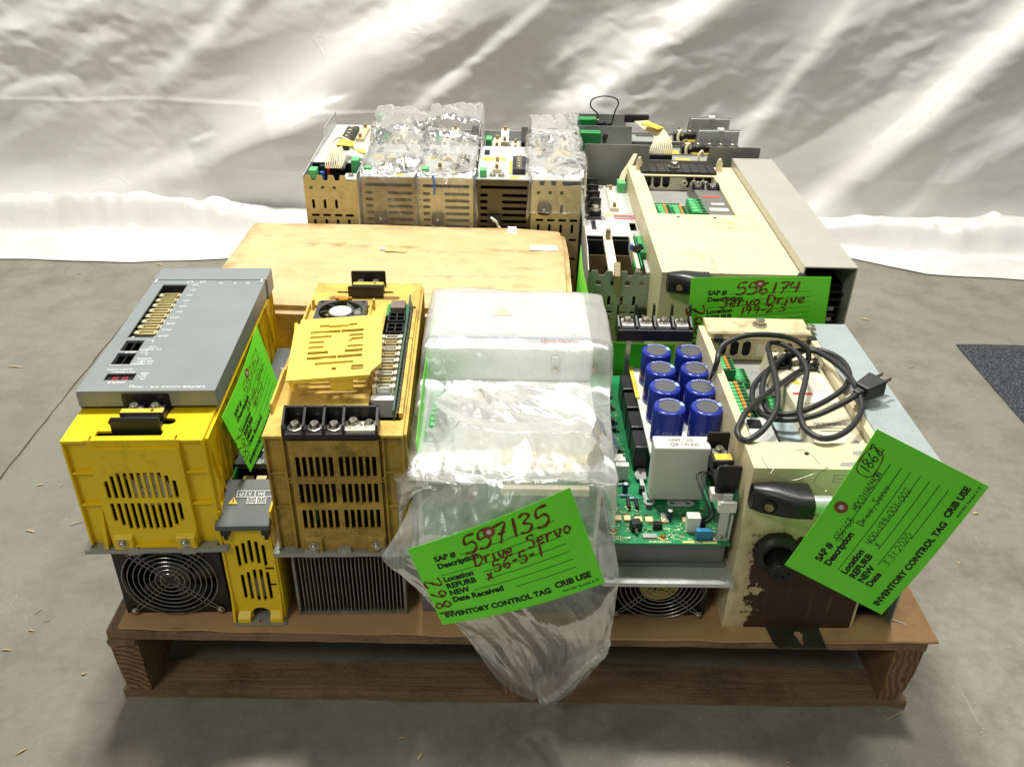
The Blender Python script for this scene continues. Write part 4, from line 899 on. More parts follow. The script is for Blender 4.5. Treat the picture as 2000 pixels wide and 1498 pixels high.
    P('board_label', MB().box(92, 1.5, zt, 133, 5, zt + .25), mat('board_label_yellow', (208, 200, 120), .5)); bb = MB(); bb.text('A16B-2203-063', 4.2, (52, 1.8, zt + .15), bold=.02); bb.text('CN8', 4, (73, 25, zt + .15), bold=.02); bb.text('CA3', 4, (21, 8, zt + .15), bold=.02); bb.text('09', 4, (13.5, 7.5, zt + .15), bold=.02)
    bb.plate(rect(11.5, 6, 20, 12.5), [rect(12.1, 6.6, 19.4, 11.9)], .1, (0, 0, zt), (1, 0, 0), (0, 1, 0)); bb.plate(rect(82, 8, 92, 16), [rect(82.6, 8.6, 91.4, 15.4)], .1, (0, 0, zt), (1, 0, 0), (0, 1, 0)); P('board_lettering', bb, mat('cream_silkscreen', (214, 214, 160), .6), 0)
    bb = MB(); bb.text('B036', 4.6, (106, 1.8, zt + .45), bold=.02); P('label_print', bb, black_ink, 0)
    for y, h in ((140, 44), (186, 44), (234, 44), (282, 44)): P('black_module', MB().box(50, y, zt, 68, y + 40, zt + 38), blackp, 2.0)
    b = MB(); b.prism([(52, 116), (64, 116), (66, 138), (56, 138), (50, 126)], 1.6, (0, 0, zt + 4), (1, 0, 0), (0, 1, 0)); P('metal_tab', b, alu); screw(board_, 58, 128, zt + 5.6, 1.8, m=brass, washer=False)
    b = MB(); b.plate(slot(66, 66, 100, 78), [circ(73, 72, 3.4), circ(92, 72, 3.4)], 2, (18, 0, zt + 1), (1, 0, 0), (0, 1, 0)); P('busbar_link', b, alu)
    b = MB(); b.plate(circ(62, 74, 7, 20), [circ(62, 74, 3.4)], 2, (0, 0, zt + 1), (1, 0, 0), (0, 1, 0)); b.hexa([(56, 80, zt + 1), (61, 80, zt + 1), (60, 118, zt + 4), (55, 118, zt + 4)], [(56, 80, zt + 3), (61, 80, zt + 3), (60, 118, zt + 6), (55, 118, zt + 6)]); P('terminal_ring', b, alu, 0)
    # white ceramic block
    b = MB(); b.hexa([(62, 74, 134), (128, 74, 134), (128, 96, 134), (62, 96, 134)], [(60, 70, 216), (128, 70, 216), (128, 94, 218), (60, 94, 218)]); cr = part('ceramic_resistor', b, ceramic, T, 2.2)
    bb = MB(); bb.text('0489 100J', 7.5, (78, 83, 217.4), (1, 0, 0), (0, 1, .06), .012); bb.text('QB 1WAKI', 7.5, (79, 75, 217.0), (1, 0, 0), (0, 1, .06), .012); part('resistor_print', bb, grey_ink, cr)
    # capacitor deck
    b = MB(); b.box(66, 122, 168, 158, 334, 171); cdk = part('capacitor_deck', b, whitep, T, .3)
    b = MB(); b.box(66.2, 122.2, 165, 157.8, 333.8, 167.9); part('deck_board', b, PCB, cdk)
    b = MB(); b.box(64, 250, 171.1, 70, 336, 173); part('yellow_strip', b, yell_l, cdk)
    rc = 20.6
    for iy, y in enumerate((152, 200, 247, 296)):
        for ix, x in enumerate((90, 138)):
            xx = x + iy * 1.5; ht = 52
            b = MB(); b.lathe([(rc - .8, 0), (rc, 1.5), (rc, 9), (rc - .5, 10.5), (rc, 12), (rc, ht - 3), (rc - .6, ht - 1), (rc - 2, ht), (14.4, ht), (14.0, ht - .4), (0, ht - .4)], (xx, y, 171.2), n=36); cp = part('blue_capacitor', b, blue_c, T, 0, True)
            b = MB(); b.cyl((xx, y, 171.2 + ht - .35), (xx, y, 171.2 + ht - .1), 14, 30); part('vent_disc', b, capgrey, cp)
            b = MB(); rr = [(rr_ * math.cos(R(a)), rr_ * math.sin(R(a))) for rr_, sg in ((19, 1), (14.6, -1)) for a in (range(2, 31, 7) if sg > 0 else range(30, 1, -7))]
            b.prism(rr, .2, (xx, y, 171.2 + ht + .02), (1, 0, 0), (0, 1, 0)); part('polarity_mark', b, blue_lt, cp)
            b = MB()
            for k, ch in enumerate('780\u00b5F450V(M)'):
                a = R(128 - k * 8.0); b.text(ch, 3.4, (xx + 15.6 * math.cos(a), y + 15.6 * math.sin(a), 171.2 + ht + .12), (math.sin(a), -math.cos(a), 0), (math.cos(a), math.sin(a), 0), .02, 'CENTER')
            part('rim_lettering', b, white_ink, cp)
            if iy == 0:
                b = MB()
                for k, ch in enumerate('0YA2'):
                    a = R(-112 + k * 9); b.text(ch, 5.2, (xx + (rc + .12) * math.cos(a), y + (rc + .12) * math.sin(a), 171.2 + 21), (-math.sin(a), math.cos(a), 0), (0, 0, 1), 0, 'CENTER')
                part('sleeve_code', b, mat('pale_code_ink', (150, 160, 200), .5, bump=0), cp)
    # four pole barrier block on aluminium posts behind the capacitors
    for x in (60, 150):
        b = MB(); b.box(x, 352, zt, x + 7, 354.5, 214); part('busbar_post', b, alu, T, .3)
    b = MB(); b.box(44, 338, 214, 154, 372, 232); bb4 = part('barrier_block', b, blackp, T, .8)
    for i in range(5):
        b = MB(); b.prism([(-14, 0), (16, 0), (16, 27), (10, 27), (6, 12), (-14, 4)], 2.6, (45.5 + i * 26.4 - 1.3, 356, 232), (0, 1, 0), (0, 0, 1)); part('barrier', b, blackp, bb4, .3)
    for i in range(4):
        x = 59 + i * 26.4; b = MB(); b.box(x - 8.5, 343, 232.1, x + 8.5, 366, 237); part('contact_plate', b, steel, bb4, .4); screw(bb4, x, 355, 237, 5.6)
    # right side terminal tower
    b = MB(); b.box(132, 8, zt + .1, 143, 12, 196); part('busbar_post', b, alu, T, .4)
    b = MB(); b.box(145, 6, zt + .1, 147.4, 30, 168); part('side_bracket', b, alu, T, .4); b = MB(); b.box(128, 5, zt + .1, 145, 15, zt + 3); part('post_foot', b, alu, T, .4); screw(T, 137, 9, zt + 3, 3)
    b = MB(); b.box(128, 5, 172, 149, 15, 184); b.box(129, 4, 184, 148, 8, 188); part('white_clamp', b, whitep, T, .8)
    b = MB(); b.box(122, 20, 176, 136, 34, 188); part('white_clamp', b, whitep, T, .8)
    b = MB(); b.box(147.6, 10, 150, 149.4, 60, 196); part('side_circuit_board', b, PCB, T)
    b = MB(); b.box(126, 26, 196, 150, 84, 206); tw = part('terminal_block', b, blackp, T, .6)
    for y, h in ((22, 20), (86, 22)):
        b = MB(); b.prism(rrect(0, 0, 27, h + 18, 2), 3, (124.5, y, 190), (1, 0, 0), (0, 0, 1)); part('barrier', b, blackp, tw, .4)
    b = MB(); b.box(125, 46, 206, 150, 62, 216); part('terminal_body', b, blackp, tw, .8); b = MB(); b.box(128, 48, 216, 148, 60, 216.6); part('terminal_label', b, yell_l, tw)
    for y in (34, 73): b = MB(); b.box(130, y - 7, 206, 147, y + 8, 210); part('contact_plate', b, alu, tw, .3); screw(tw, 138, y, 210, 5.4)
    b = MB(); b.tube(ipath([(114, 34, 134), (120, 24, 148), (122, 20, 162), (114, 40, 180), (112, 58, 186), (122, 64, 186), (130, 60, 186)], 6), 1.6, 8); part('jumper_wire', b, rubber, T, 0, True)
    b = MB(); b.tube(ipath([(118, 30, 134), (125, 20, 148), (127, 17, 164), (119, 36, 183), (117, 54, 189), (126, 62, 189)], 6), 1.6, 8); part('jumper_wire', b, rubber, T, 0, True)
    b = MB(); b.box(110, 26, zt, 123, 38, zt + 8); part('jumper_plug', b, blackp, T, .6)
build_p1()

# ================================================================== cream drives
t = NT('cream_paint_rust_flaked')
c = t.mix(t.ramp(t.noise(12, 5), .3, .7), rgb(210, 196, 156), rgb(222, 210, 172))
sep = t.n('ShaderNodeSeparateXYZ', Vector=t.co); xx, yy, zz = sep.outputs
nn = t.math('MULTIPLY', t.math('SUBTRACT', t.noise(26, 8, .7), .5), .14)
m1 = t.math('SUBTRACT', .150, zz); m1 = t.math('MINIMUM', m1, t.math('SUBTRACT', xx, .026)); m1 = t.math('MINIMUM', m1, t.math('SUBTRACT', .25, xx))
lim = t.math('ADD', m1, nn); rust = t.ramp(lim, 0, .004)
c = t.mix(t.ramp(lim, -.03, .0, 0, .5), c, rgb(150, 120, 74))
c = t.mix(rust, c, t.mix(t.noise(30, 5), rgb(46, 28, 18), rgb(74, 46, 28)))
str_ = t.ramp(t.noise(3, 4, .6, t.scl((60, 3, 3))), .6, .8, 0, .4); c = t.mix(str_, c, rgb(150, 112, 60))
CREAM_RUST = t.fin(c, t.ramp(rust, 0, 1, .4, .7), 0, t.bump(t.math('MULTIPLY', rust, -1.0), .4, .002))
def green_term(parent, x, y, z, w, d, n, axis='y', orange_row=True, h=14):
    b = MB(); b.box(x, y, z, x + w, y + d, z + h); g = part('terminal_connector', b, greenc, parent, .6)
    for i in range(n):
        if axis == 'y':
            s = d / n; yy = y + i * s
            b = MB(); b.box(x + w * .08, yy + s * .12, z + h, x + w * .42, yy + s * .88, z + h + 1.6); part('clamp_face', b, greenl, g, .2)
            b = MB(); b.box(x + w * .68, yy + s * .2, z + h + .05, x + w * .92, yy + s * .8, z + h + .5); part('wire_entry', b, dark, g)
            if orange_row: b = MB(); b.box(x + w * .46, yy + s * .15, z + h, x + w * .62, yy + s * .85, z + h + 2.6); part('release_tab', b, orange, g, .2)
        else:
            s = w / n; xx = x + i * s
            b = MB(); b.box(xx + s * .12, y + d * .1, z + h, xx + s * .88, y + d * .5, z + h + 1.6); part('clamp_face', b, greenl, g, .2)
            b = MB(); b.box(xx + s * .2, y + d * .6, z + h + .05, xx + s * .8, y + d * .9, z + h + .5); part('wire_entry', b, dark, g)
    return g
def tie_mount(parent, x, y, z):
    b = MB(); b.box(x - 11, y - 8, z, x + 11, y + 8, z + 5); b.box(x - 11, y - 8, z + 5.05, x - 7, y + 8, z + 13); b.box(x + 7, y - 8, z + 5.05, x + 11, y + 8, z + 13); q = part('cable_tie_mount', b, blackp, parent, 1.2)
    screw(q, x, y, z + 5, 2.6, washer=False)
def handle(parent, x0, x1, y, z, xk):
    # grip: a wedge-shaped foot with a screw pocket running into a round collar
    b = MB(); secs = [(0, 3, -20, 10, y + 16), (10, 0, -20, 13, y + 8), (22, 0, -19, 15, y + 2), (34, 0, -17, 15, y - 5), (46, 0, -15.5, 14, y - 9), (60, 0, -15, 14, y - 10)]
    v = []; f = []; n = 14
    for dx, yi, zl, zh, yf in secs:
        zc_, hz = (zl + zh) / 2, (zh - zl) / 2; yc, hy = (yf - .2) / 2, abs(yf) / 2
        for k in range(n):
            a = 2 * math.pi * k / n; ca, sa = math.cos(a), math.sin(a); e_ = .62
            v.append((x0 + dx, yc + hy * math.copysign(abs(ca) ** e_, ca), z + zc_ + hz * math.copysign(abs(sa) ** e_, sa)))
    for q in range(len(secs) - 1):
        for k in range(n): f.append((q * n + k, q * n + (k + 1) % n, (q + 1) * n + (k + 1) % n, (q + 1) * n + k))
    f += [tuple(range(n)), tuple((len(secs) - 1) * n + k for k in reversed(range(n)))]
    b.add(v, [tuple(reversed(q)) for q in f]); h = part('handle_grip', b, blackp, parent, .6, True)
    b = MB(); b.cyl((x0 + 60.2, y + 4, z - .5), (x1, y + 4, z - .5), 11, 24); part('handle_bar', b, alu, parent, 0, True)
    b = MB(); b.lathe([(8, 0), (8, .8), (6, .8), (5, -1)], (x0 + 15, y + 3.2, z - 4), (-.42, -.9, 0), 16); part('screw_pocket', b, dark, h, 0, True); b = MB(); b.lathe([(5.4, 0), (5, 1.2), (0, 1.6)], (x0 + 15, y + 3.4, z - 4), (-.42, -.9, 0), 12); part('plugged_screw_hole', b, mat('grimy_plug', (150, 134, 96), .9, dirt=((40, 32, 22), .5, 200)), h)
    b = MB(); b.box(x1 - 2, y - 8, z - 12, x1 + 10, -.2, z + 12); part('handle_end', b, blackp, parent, 2.0)

def cream_drive(name, label, loc, yaw, W_, L_, H_, strip, open_, front_m, strip_m, strip_raise, depth):
    """cream sheet-metal drive lying on its back: body, opening in the top, silver cover along one side"""
    T = thing(name, label, 'servo drive', loc, yaw)
    ox0, oy0, ox1, oy1 = open_; sx0, sx1 = strip
    b = MB(); b.box(0, 0, 0, sx0 - 1, 2, H_ - 2.1); part('front_panel', b, front_m, T)
    b = MB(); b.box(0, 2.1, 0, 2, L_, H_ - 2.1); part('side_wall', b, cream, T); b = MB(); b.box(2.1, L_ - 2, 0, sx0 - 1, L_, H_ - 2.1); part('rear_wall', b, cream, T)
    b = MB(); b.box(2.1, 2.1, 0, sx0 - 1, L_ - 2.1, 2); part('base_panel', b, steel_g, T)
    b = MB(); b.plate(rect(0, 0, sx0 - 1, L_), [rrect(ox0, oy0, ox1, oy1, 3)], 2, (0, 0, H_ - 2), (1, 0, 0), (0, 1, 0)); tp_ = part('top_panel', b, cream, T, .8)
    b = MB(); b.plate(rect(sx0, -4 if strip_raise else 6, sx1, L_ + 12), [], 2, (0, 0, H_ + strip_raise - 2), (1, 0, 0), (0, 1, 0)); b.box(sx0, -4 if strip_raise else 6, H_ - 26, sx0 + 2, L_ + 12, H_ + strip_raise - 2.1); part('side_cover', b, strip_m, T, .6)
    b = MB(); b.box(sx1 - 2, -4 if strip_raise else 6, 0, sx1, L_ + 12, H_ + strip_raise - 2.2); part('outer_wall', b, strip_m, T)
    b = MB(); b.box(sx0, 30, 4, sx1 - 3, L_ + 8, H_ - 28); part('heat_sink_block', b, dark, T)
    for i in range(int((H_ - 30) / 13)):
        b = MB(); b.box(sx0 + 6, 14, 10 + i * 13, sx1 - 8, 29, 14 + i * 13); part('vent_bar', b, blackm, T, .5)
    b = MB(); b.box(sx0 - 1, 2, 0, sx0 + 3, 12, H_ - 28); part('heat_sink_edge', b, cream, T)
    # opening walls
    b = MB(); b.plate(rect(ox0, oy0, ox1, oy1), [], 1.5, (0, 0, H_ - depth - 2), (1, 0, 0), (0, 1, 0)); part('inner_floor', b, steel_g, T)
    for wx in (ox0 - 2, ox1 + .2):
        b = MB(); b.box(wx, oy0 - 2, H_ - depth - .4, wx + 1.8, oy1, H_ - 2.2); part('well_wall', b, cream_in, T)
    b = MB(); b.box(ox0 + .1, oy0 - 2, H_ - depth - .4, ox1, oy0 - .2, H_ - 2.2); part('well_wall', b, cream_in, T)
    return T, tp_

def build_c1():
    W_, L_, H_ = 214, 335, 246
    T, tp_ = cream_drive('cream_drive', 'cream drive with a flaking rust-brown front and a black cord coiled in its open top', (.268, .028, Z0), .012, W_, L_, H_, (160, 214), (10, 50, 150, 300), CREAM_RUST, silver, 0, 36)
    # rear gland wall with oval openings, rusty
    rustc = mat('rust_specked_cream', (214, 200, 160), .5, var=.06, dirt=((132, 84, 40), .36, 24), specks=(500, .22, (120, 70, 24)))
    hl = [slot(24 + i * 17, H_ - 30, 36 + i * 17, H_ - 6) for i in range(3)] + [slot(118, H_ - 28, 128, H_ - 8)]
    b = MB(); b.plate(rect(10, H_ - 36, 152, H_ + 6), hl, 2, (0, 304, 0), (1, 0, 0), (0, 0, 1)); gw = part('gland_wall', b, rustc, T)
    for i in range(3): b = MB(); b.box(22 + i * 17, 305, H_ - 32, 38 + i * 17, 312, H_ - 4); part('gland_rubber', b, dark, T)
    b = MB(); b.box(8, 305, H_ + .1, 152, 348, H_ + 7); cl = part('gland_cover', b, rustc, T, 1.0)
    screw(cl, 84, 326, H_ + 7, 7, hexh=True); screw(T, 155, 318, H_ + 6, 5, hexh=True)
    for x, w in ((16, 12), (146, 12)): b = MB(); b.box(x, 296, H_ - 6, x + w, 306, H_ + 2); part('black_clip', b, blackp, T, .8)
    b = MB(); b.plate(rect(78, H_ - 30, 92, H_ - 10), [], 1, (0, 302, 0), (1, 0, 0), (0, 0, 1)); part('paper_tab', b, paper, T)
    b = MB(); b.lathe([(6, 0), (6, 3), (2.4, 3), (2.4, 0)], (104, 301, H_ - 20), (0, -1, 0), 18); part('cable_gland_ring', b, cream_l, T, 0, True)
    zi = H_ - 36
    green_term(T, 16, 246, zi, 22, 34, 5, h=16); green_term(T, 36, 226, zi, 18, 38, 6, h=8, orange_row=False); green_term(T, 14, 130, zi, 26, 84, 10, h=16); green_term(T, 44, 112, zi, 18, 40, 6, h=8, orange_row=False); green_term(T, 66, 140, zi, 14, 60, 6, h=6, orange_row=False)
    b = MB(); b.box(17, 216, zi, 27, 224, zi + 12); part('black_socket', b, blackp, T, .5)
    b = MB(); b.box(16, 60, zi, 46, 116, zi + 26); sp = part('serial_panel', b, mat('pale_grey_panel', (196, 198, 192), .5), T, .8); b = MB(); b.box(18, 92, zi + 26, 34, 108, zi + 28); part('socket', b, dark, sp)
    b = MB(); b.box(48, 54, zi, 56, 112, zi + 14); part('ribbon_cable', b, rubber, T, .8); b = MB(); b.box(58, 54, zi, 88, 130, zi + 10); part('blue_grey_plate', b, mat('blue_grey_paint', (168, 184, 190), .45), T, .5)
    # inner cream cover with labels
    b = MB(); b.hexa([(80, 56, zi), (149, 56, zi), (149, 282, zi), (80, 282, zi)], [(90, 56, zi + 26), (148, 56, zi + 26), (148, 280, zi + 26), (84, 280, zi + 26)]); ic = part('inner_cover', b, cream_in, T, 1.0); z2 = zi + 26.2
    tie_mount(T, 96, 240, z2); tie_mount(T, 130, 236, z2); screw(T, 102, 268, z2, 4); screw(T, 136, 62, z2, 3)
    b = MB(); b.box(92, 150, z2, 144, 218, z2 + .4); part('instruction_label', b, paper, ic); b = MB(); b.box(92, 168, z2 + .5, 117, 174, z2 + .7); part('red_band', b, redl, ic); b = MB(); b.prism([(98, 194), (110, 194), (104, 208)], .3, (0, 0, z2 + .5), (1, 0, 0), (0, 1, 0)); part('warning_triangle', b, yell_l, ic)
    b = MB()
    for i in range(7): b.box(114, 178 + i * 5, z2 + .5, 140 - (i % 3) * 5, 178.9 + i * 5, z2 + .6)
    for i in range(20): b.box(98 + i * 2.2, 100, z2 + .1, 99 + i * 2.2 + (i % 3) * .4, 106, z2 + .3)
    for i in range(5): b.box(98 + (i % 2) * 4, 94 - i * 6, z2 + .1, 138 - (i * 7) % 13, 95.4 - i * 6, z2 + .3)
    o = part('label_print', b, grey_ink, ic); o['kind'] = 'stuff'
    b = MB(); b.box(92, 62, z2, 142, 84, z2 + .4); part('type_label', b, paper, ic); b = MB(); b.box(94, 66, z2 + .5, 104, 72, z2 + .7); part('orange_mark', b, orange, ic)
    # front
    for x in (66, 136): b = MB(); b.cyl((x, 28, H_ + .02), (x, 28, H_ + .3), 2.8, 14); part('screw_hole', b, dark, T)
    b = MB(); b.prism([(96, 6), (140, 2), (157, 4), (157, 46), (150, 44), (146, 36), (120, 34), (118, 28), (136, 24), (134, 16), (100, 12)], .25, (0, 0, H_ + .05), (1, 0, 0), (0, 1, 0)); part('bare_metal_patch', b, steel_g, T)
    handle(T, 0, 156, -32, 218, 0)
    b = MB(); b.plate(rect(90, 228, 132, 238), [rect(90.5, 228.5, 131.5, 237.5)], .2, (0, -.1, 0), (1, 0, 0), (0, 0, 1)); b.text('CHAN. 10/24 3A=10V/1', 3.2, (92, -.3, 232), (1, 0, 0), (0, 0, 1)); part('test_point_label', b, grey_ink, T)
    b = MB(); b.text('P1X', 6, (14, -.3, 147), (1, 0, 0), (0, 0, 1), .02); part('socket_lettering', b, black_ink, T)
    b = MB(); b.lathe([(26, 0), (26, 9), (22, 13), (17, 13), (17, 4)], (44, -.2, 128), (0, -1, 0), 30); kn = part('round_socket', b, blackp, T, .0, True)
    for k in range(20):
        a = 2 * math.pi * k / 20; b = MB(); b.bar((44 + 25.8 * math.cos(a), -.4, 128 + 25.8 * math.sin(a)), (44 + 25.8 * math.cos(a), -9, 128 + 25.8 * math.sin(a)), 3, 2, (math.cos(a), 0, math.sin(a))); part('grip_ridge', b, blackp, kn, .4)
    b = MB(); b.cyl((48, -4, 118), (48, -26, 114), 15, 26); pl = part('socket_plug', b, blackp, kn, 1.2, True)
    for k in range(5): a = k * 1.256; b = MB(); b.cyl((48 + 7 * math.cos(a), -26, 114 + 7 * math.sin(a)), (48 + 7 * math.cos(a), -26.6, 114 + 7 * math.sin(a)), 1.8, 10); part('pin_hole', b, dark, kn)
    b = MB(); b.plate([(54, 4), (120, 4), (120, -34), (62, -34), (58, -28)], [[(92 + 6 * math.cos(R(a)), -13 + 6 * math.sin(R(a))) for a in range(-50, 231, 20)] + [(89.5, -26)] + [(92 + 2.5 * math.cos(R(a)), -28 + 2.5 * math.sin(R(a))) for a in range(180, 361, 30)] + [(94.5, -26)]], 2, (0, 0, .3), (1, 0, 0), (0, 1, 0)); part('keyhole_bracket', b, mat('dark_bracket', (70, 70, 66), .5, .5, dirt=((60, 40, 26), .3, 20)), T, .3)
    b = MB(); b.bar((217, 12, 3), (233, 4, 2), 2.2, 2.2); part('loose_pin', b, alu, T)
build_c1()

def build_c2():
    W_, L_, H_ = 292, 522, 279
    T, tp_ = cream_drive('cream_drive', 'large cream drive with broad silver side cover and green terminals in its top opening', (.2235, .472, Z0), .0, W_, L_, H_, (212, 292), (26, 250, 164, 462), cream, silver2, 16, 30)
    zi = H_ - 30
    # black rubber gland row and cream comb at the back of the opening
    for i in range(9):
        b = MB(); b.box(22 + i * 16.6, 470, H_ - 20, 38.2 + i * 16.6, 520, H_ + 6 - .4 * (i % 2)); part('gland_rubber', b, blackp, T, 1.0)
    screw(T, 90, 498, H_ + 6, 8, hexh=True)
    teeth = [(24, H_ - 30), (168, H_ - 30), (168, H_ - 2)]
    x = 164
    for i in range(7):
        if i == 3: teeth += [(x, H_ - 4), (x - 26, H_ - 4)]; x -= 28; continue
        teeth += [(x, H_ - 4), (x - 3, H_ - 4)] + [(x - 3 - 7 + 7 * math.cos(R(a)), H_ - 18 - 7 * math.sin(R(a))) for a in range(0, 181, 30)]; x -= 18
    teeth += [(24, H_ - 4)]
    b = MB(); b.plate(teeth, [], 2, (0, 466, 0), (1, 0, 0), (0, 0, 1)); part('comb_wall', b, cream_in, T)
    for i in range(3): b = MB(); b.lathe([(6, 0), (6, 3), (2.4, 3), (2.4, 0)], (108 + i * 18, 463, H_ - 14), (0, -1, 0), 18); part('cable_gland_ring', b, cream_l, T, 0, True)
    for x in (14, 174):
        b = MB(); b.prism([(0, 0), (12, 0), (12, 20), (8, 30), (3, 28), (0, 16)], 5, (x, 500, H_ - 4), (1, 0, 0), (0, 0, 1)); part('hinge_ear', b, cream_l, T, .8)
        b = MB(); b.cyl((x + 4, 462, H_ + .02), (x + 4, 462, H_ + 1.2), 9, 20); part('hinge_washer', b, cream_l, T, .3, True)
    green_term(T, 34, 262, zi, 26, 66, 8, h=18); green_term(T, 62, 258, zi, 26, 66, 8, h=18); green_term(T, 34, 330, zi, 48, 26, 8, 'x', False, 12); g = green_term(T, 92, 276, zi, 28, 72, 5, h=24, orange_row=False)
    b = MB(); b.box(96, 256, zi, 112, 270, zi + 10); part('small_green_plug', b, greenc, T, .8)
    b = MB(); b.hexa([(120, 252, zi), (163, 252, zi), (163, 446, zi), (120, 446, zi)], [(124, 252, zi + 50), (163, 252, zi + 50), (163, 440, zi + 50), (118, 440, zi + 50)])
    b = MB(); b.hexa([(118, 252, zi), (163, 252, zi), (163, 448, zi), (112, 448, zi)], [(122, 252, zi + 24), (163, 252, zi + 24), (163, 440, zi + 24), (114, 440, zi + 24)])
    gm = mat('grey_inner_cover', (112, 112, 106), .45); ic = part('grey_inner_cover', b, gm, T, 1.0); z2 = zi + 24.2
    tie_mount(T, 124, 408, z2 - 2); tie_mount(T, 152, 406, z2 - 2); screw(T, 128, 432, z2, 4); screw(T, 144, 434, z2, 4)
    b = MB(); b.box(124, 356, z2, 157, 364, z2 + .4); part('red_label', b, redl, ic); b = MB(); b.box(134, 318, z2, 158, 326, z2 + .4); part('serial_label', b, paperw, ic); b = MB(); b.box(126, 286, z2, 160, 300, z2 + .4); part('type_label', b, paper, ic)
    b = MB(); b.text('HDS04.1', 6, (128, 290, z2 + .6)); b.text('R911', 5, (138, 319.5, z2 + .6)); part('label_print', b, grey_ink, ic)
    for x in (60, 124): b = MB(); b.cyl((x, 236, H_ + .02), (x, 236, H_ + .3), 3, 12); part('screw_hole', b, dark, T)
    b = MB(); b.plate(rect(118, 176, 170, 190), [rect(118.6, 176.6, 139, 189.4), rect(139.6, 176.6, 160, 189.4), rect(160.6, 176.6, 169.4, 189.4)], .2, (0, 0, H_ + .05), (1, 0, 0), (0, 1, 0)); b.text('FWA-XXX', 4, (120, 180, H_ + .2)); b.text('SERIAL', 4, (141, 180, H_ + .2)); part('printed_frame', b, grey_ink, T)
    handle(T, 8, 206, -34, 272, 0)
    b = MB(); b.tube(ipath([(84, 60, H_ + .6), (86, 40, H_ + 1), (84, 16, H_ + 1.5), (92, -6, H_ - 12)], 6), .3, 5); part('tag_wire', b, thin_wire, T)
    b = MB(); b.box(205, -3.6, 0, 289, -3.2, 1); 
    for i in range(12):
        b = MB(); b.box(262, -1.6, 24 + i * 18, 270, 0, 30 + i * 18); part('fin_slot', b, steel_g, T)
build_c2()

# ================================================================== perforated steel modules at the back
def perf_holes(x0, x1, z0, z1):
    hl = []; nx = int((x1 - x0) / 21)
    for r_, z in enumerate(range(int(z1) - 32, int(z0), -38)):
        for i in range(nx):
            x = x0 + 10 + i * 21
            if i < nx - 1 or r_ % 2: hl.append(slot(x, z - 9, x + 5, z + 9))
            hl.append(slot(x - 3, z - 24, x + 12, z - 19))
            for dx in (-8, -3):
                for dz in (12, -12): hl.append(circ(x + dx, z + dz, .9, 6))
    return hl
def slat_holes(x0, x1, z0, z1):
    hl = [slot(x0 + 6, z1 - 16, x1 - 6, z1 - 10)]
    z = z1 - 28
    while z > z0 + 6:
        hl += [slot(x0 + 6, z - 3, x0 + 20, z + 3), slot(x0 + 46, z - 3, x1 - 6, z + 3)]; z -= 12.5
    return hl
def plug(parent, x, z, y=-.2, m=None):
    b = MB(); b.prism(rrect(x - 11, z - 10, x + 11, z + 10, 3), 9, (0, y, 0), (1, 0, 0), (0, 0, 1)); b.prism(rrect(x - 5, z - 12, x + 5, z - 10, .8), 6, (0, y, 0), (1, 0, 0), (0, 0, 1)); q = part('black_plug', b, m or blackp, parent, 1.0)
    b = MB(); b.lathe([(2.6, 0), (2.6, 1), (1.2, 1), (1.2, .2)], (x, y - 9, z), (0, -1, 0), 12); part('plug_rivet', b, steel, q, 0, True)
def strip_term(parent, x, y, z, n, dy, m=blackp, label=True):
    b = MB(); b.box(x, y, z, x + 24, y + n * dy + 8, z + 10); q = part('terminal_strip', b, m, parent, .8)
    for i in range(n): screw(q, x + 12, y + 8 + i * dy, z + 10, 4.2, hexh=True)
    if label: b = MB(); b.box(x - 6, y + 4, z + .2, x - 1.5, y + n * dy + 4, z + 1.2); part('yellow_strip', b, yell_l, q)
    return q
def lever(parent, x, y, z, l, m=cream_l):
    b = MB(); b.prism(rrect(0, 0, 16, l, 2), 7, (x, y, z), (1, 0, 0), (0, 1, 0)); q = part('cream_lever', b, m, parent, .8)
    for yy in (4, l - 14): b = MB(); b.box(x + 5, y + yy, z + 7.1, x + 11, y + yy + 9, z + 15); part('lever_catch', b, mat('tan_catch', (150, 132, 96), .5), q, .6)
    return q
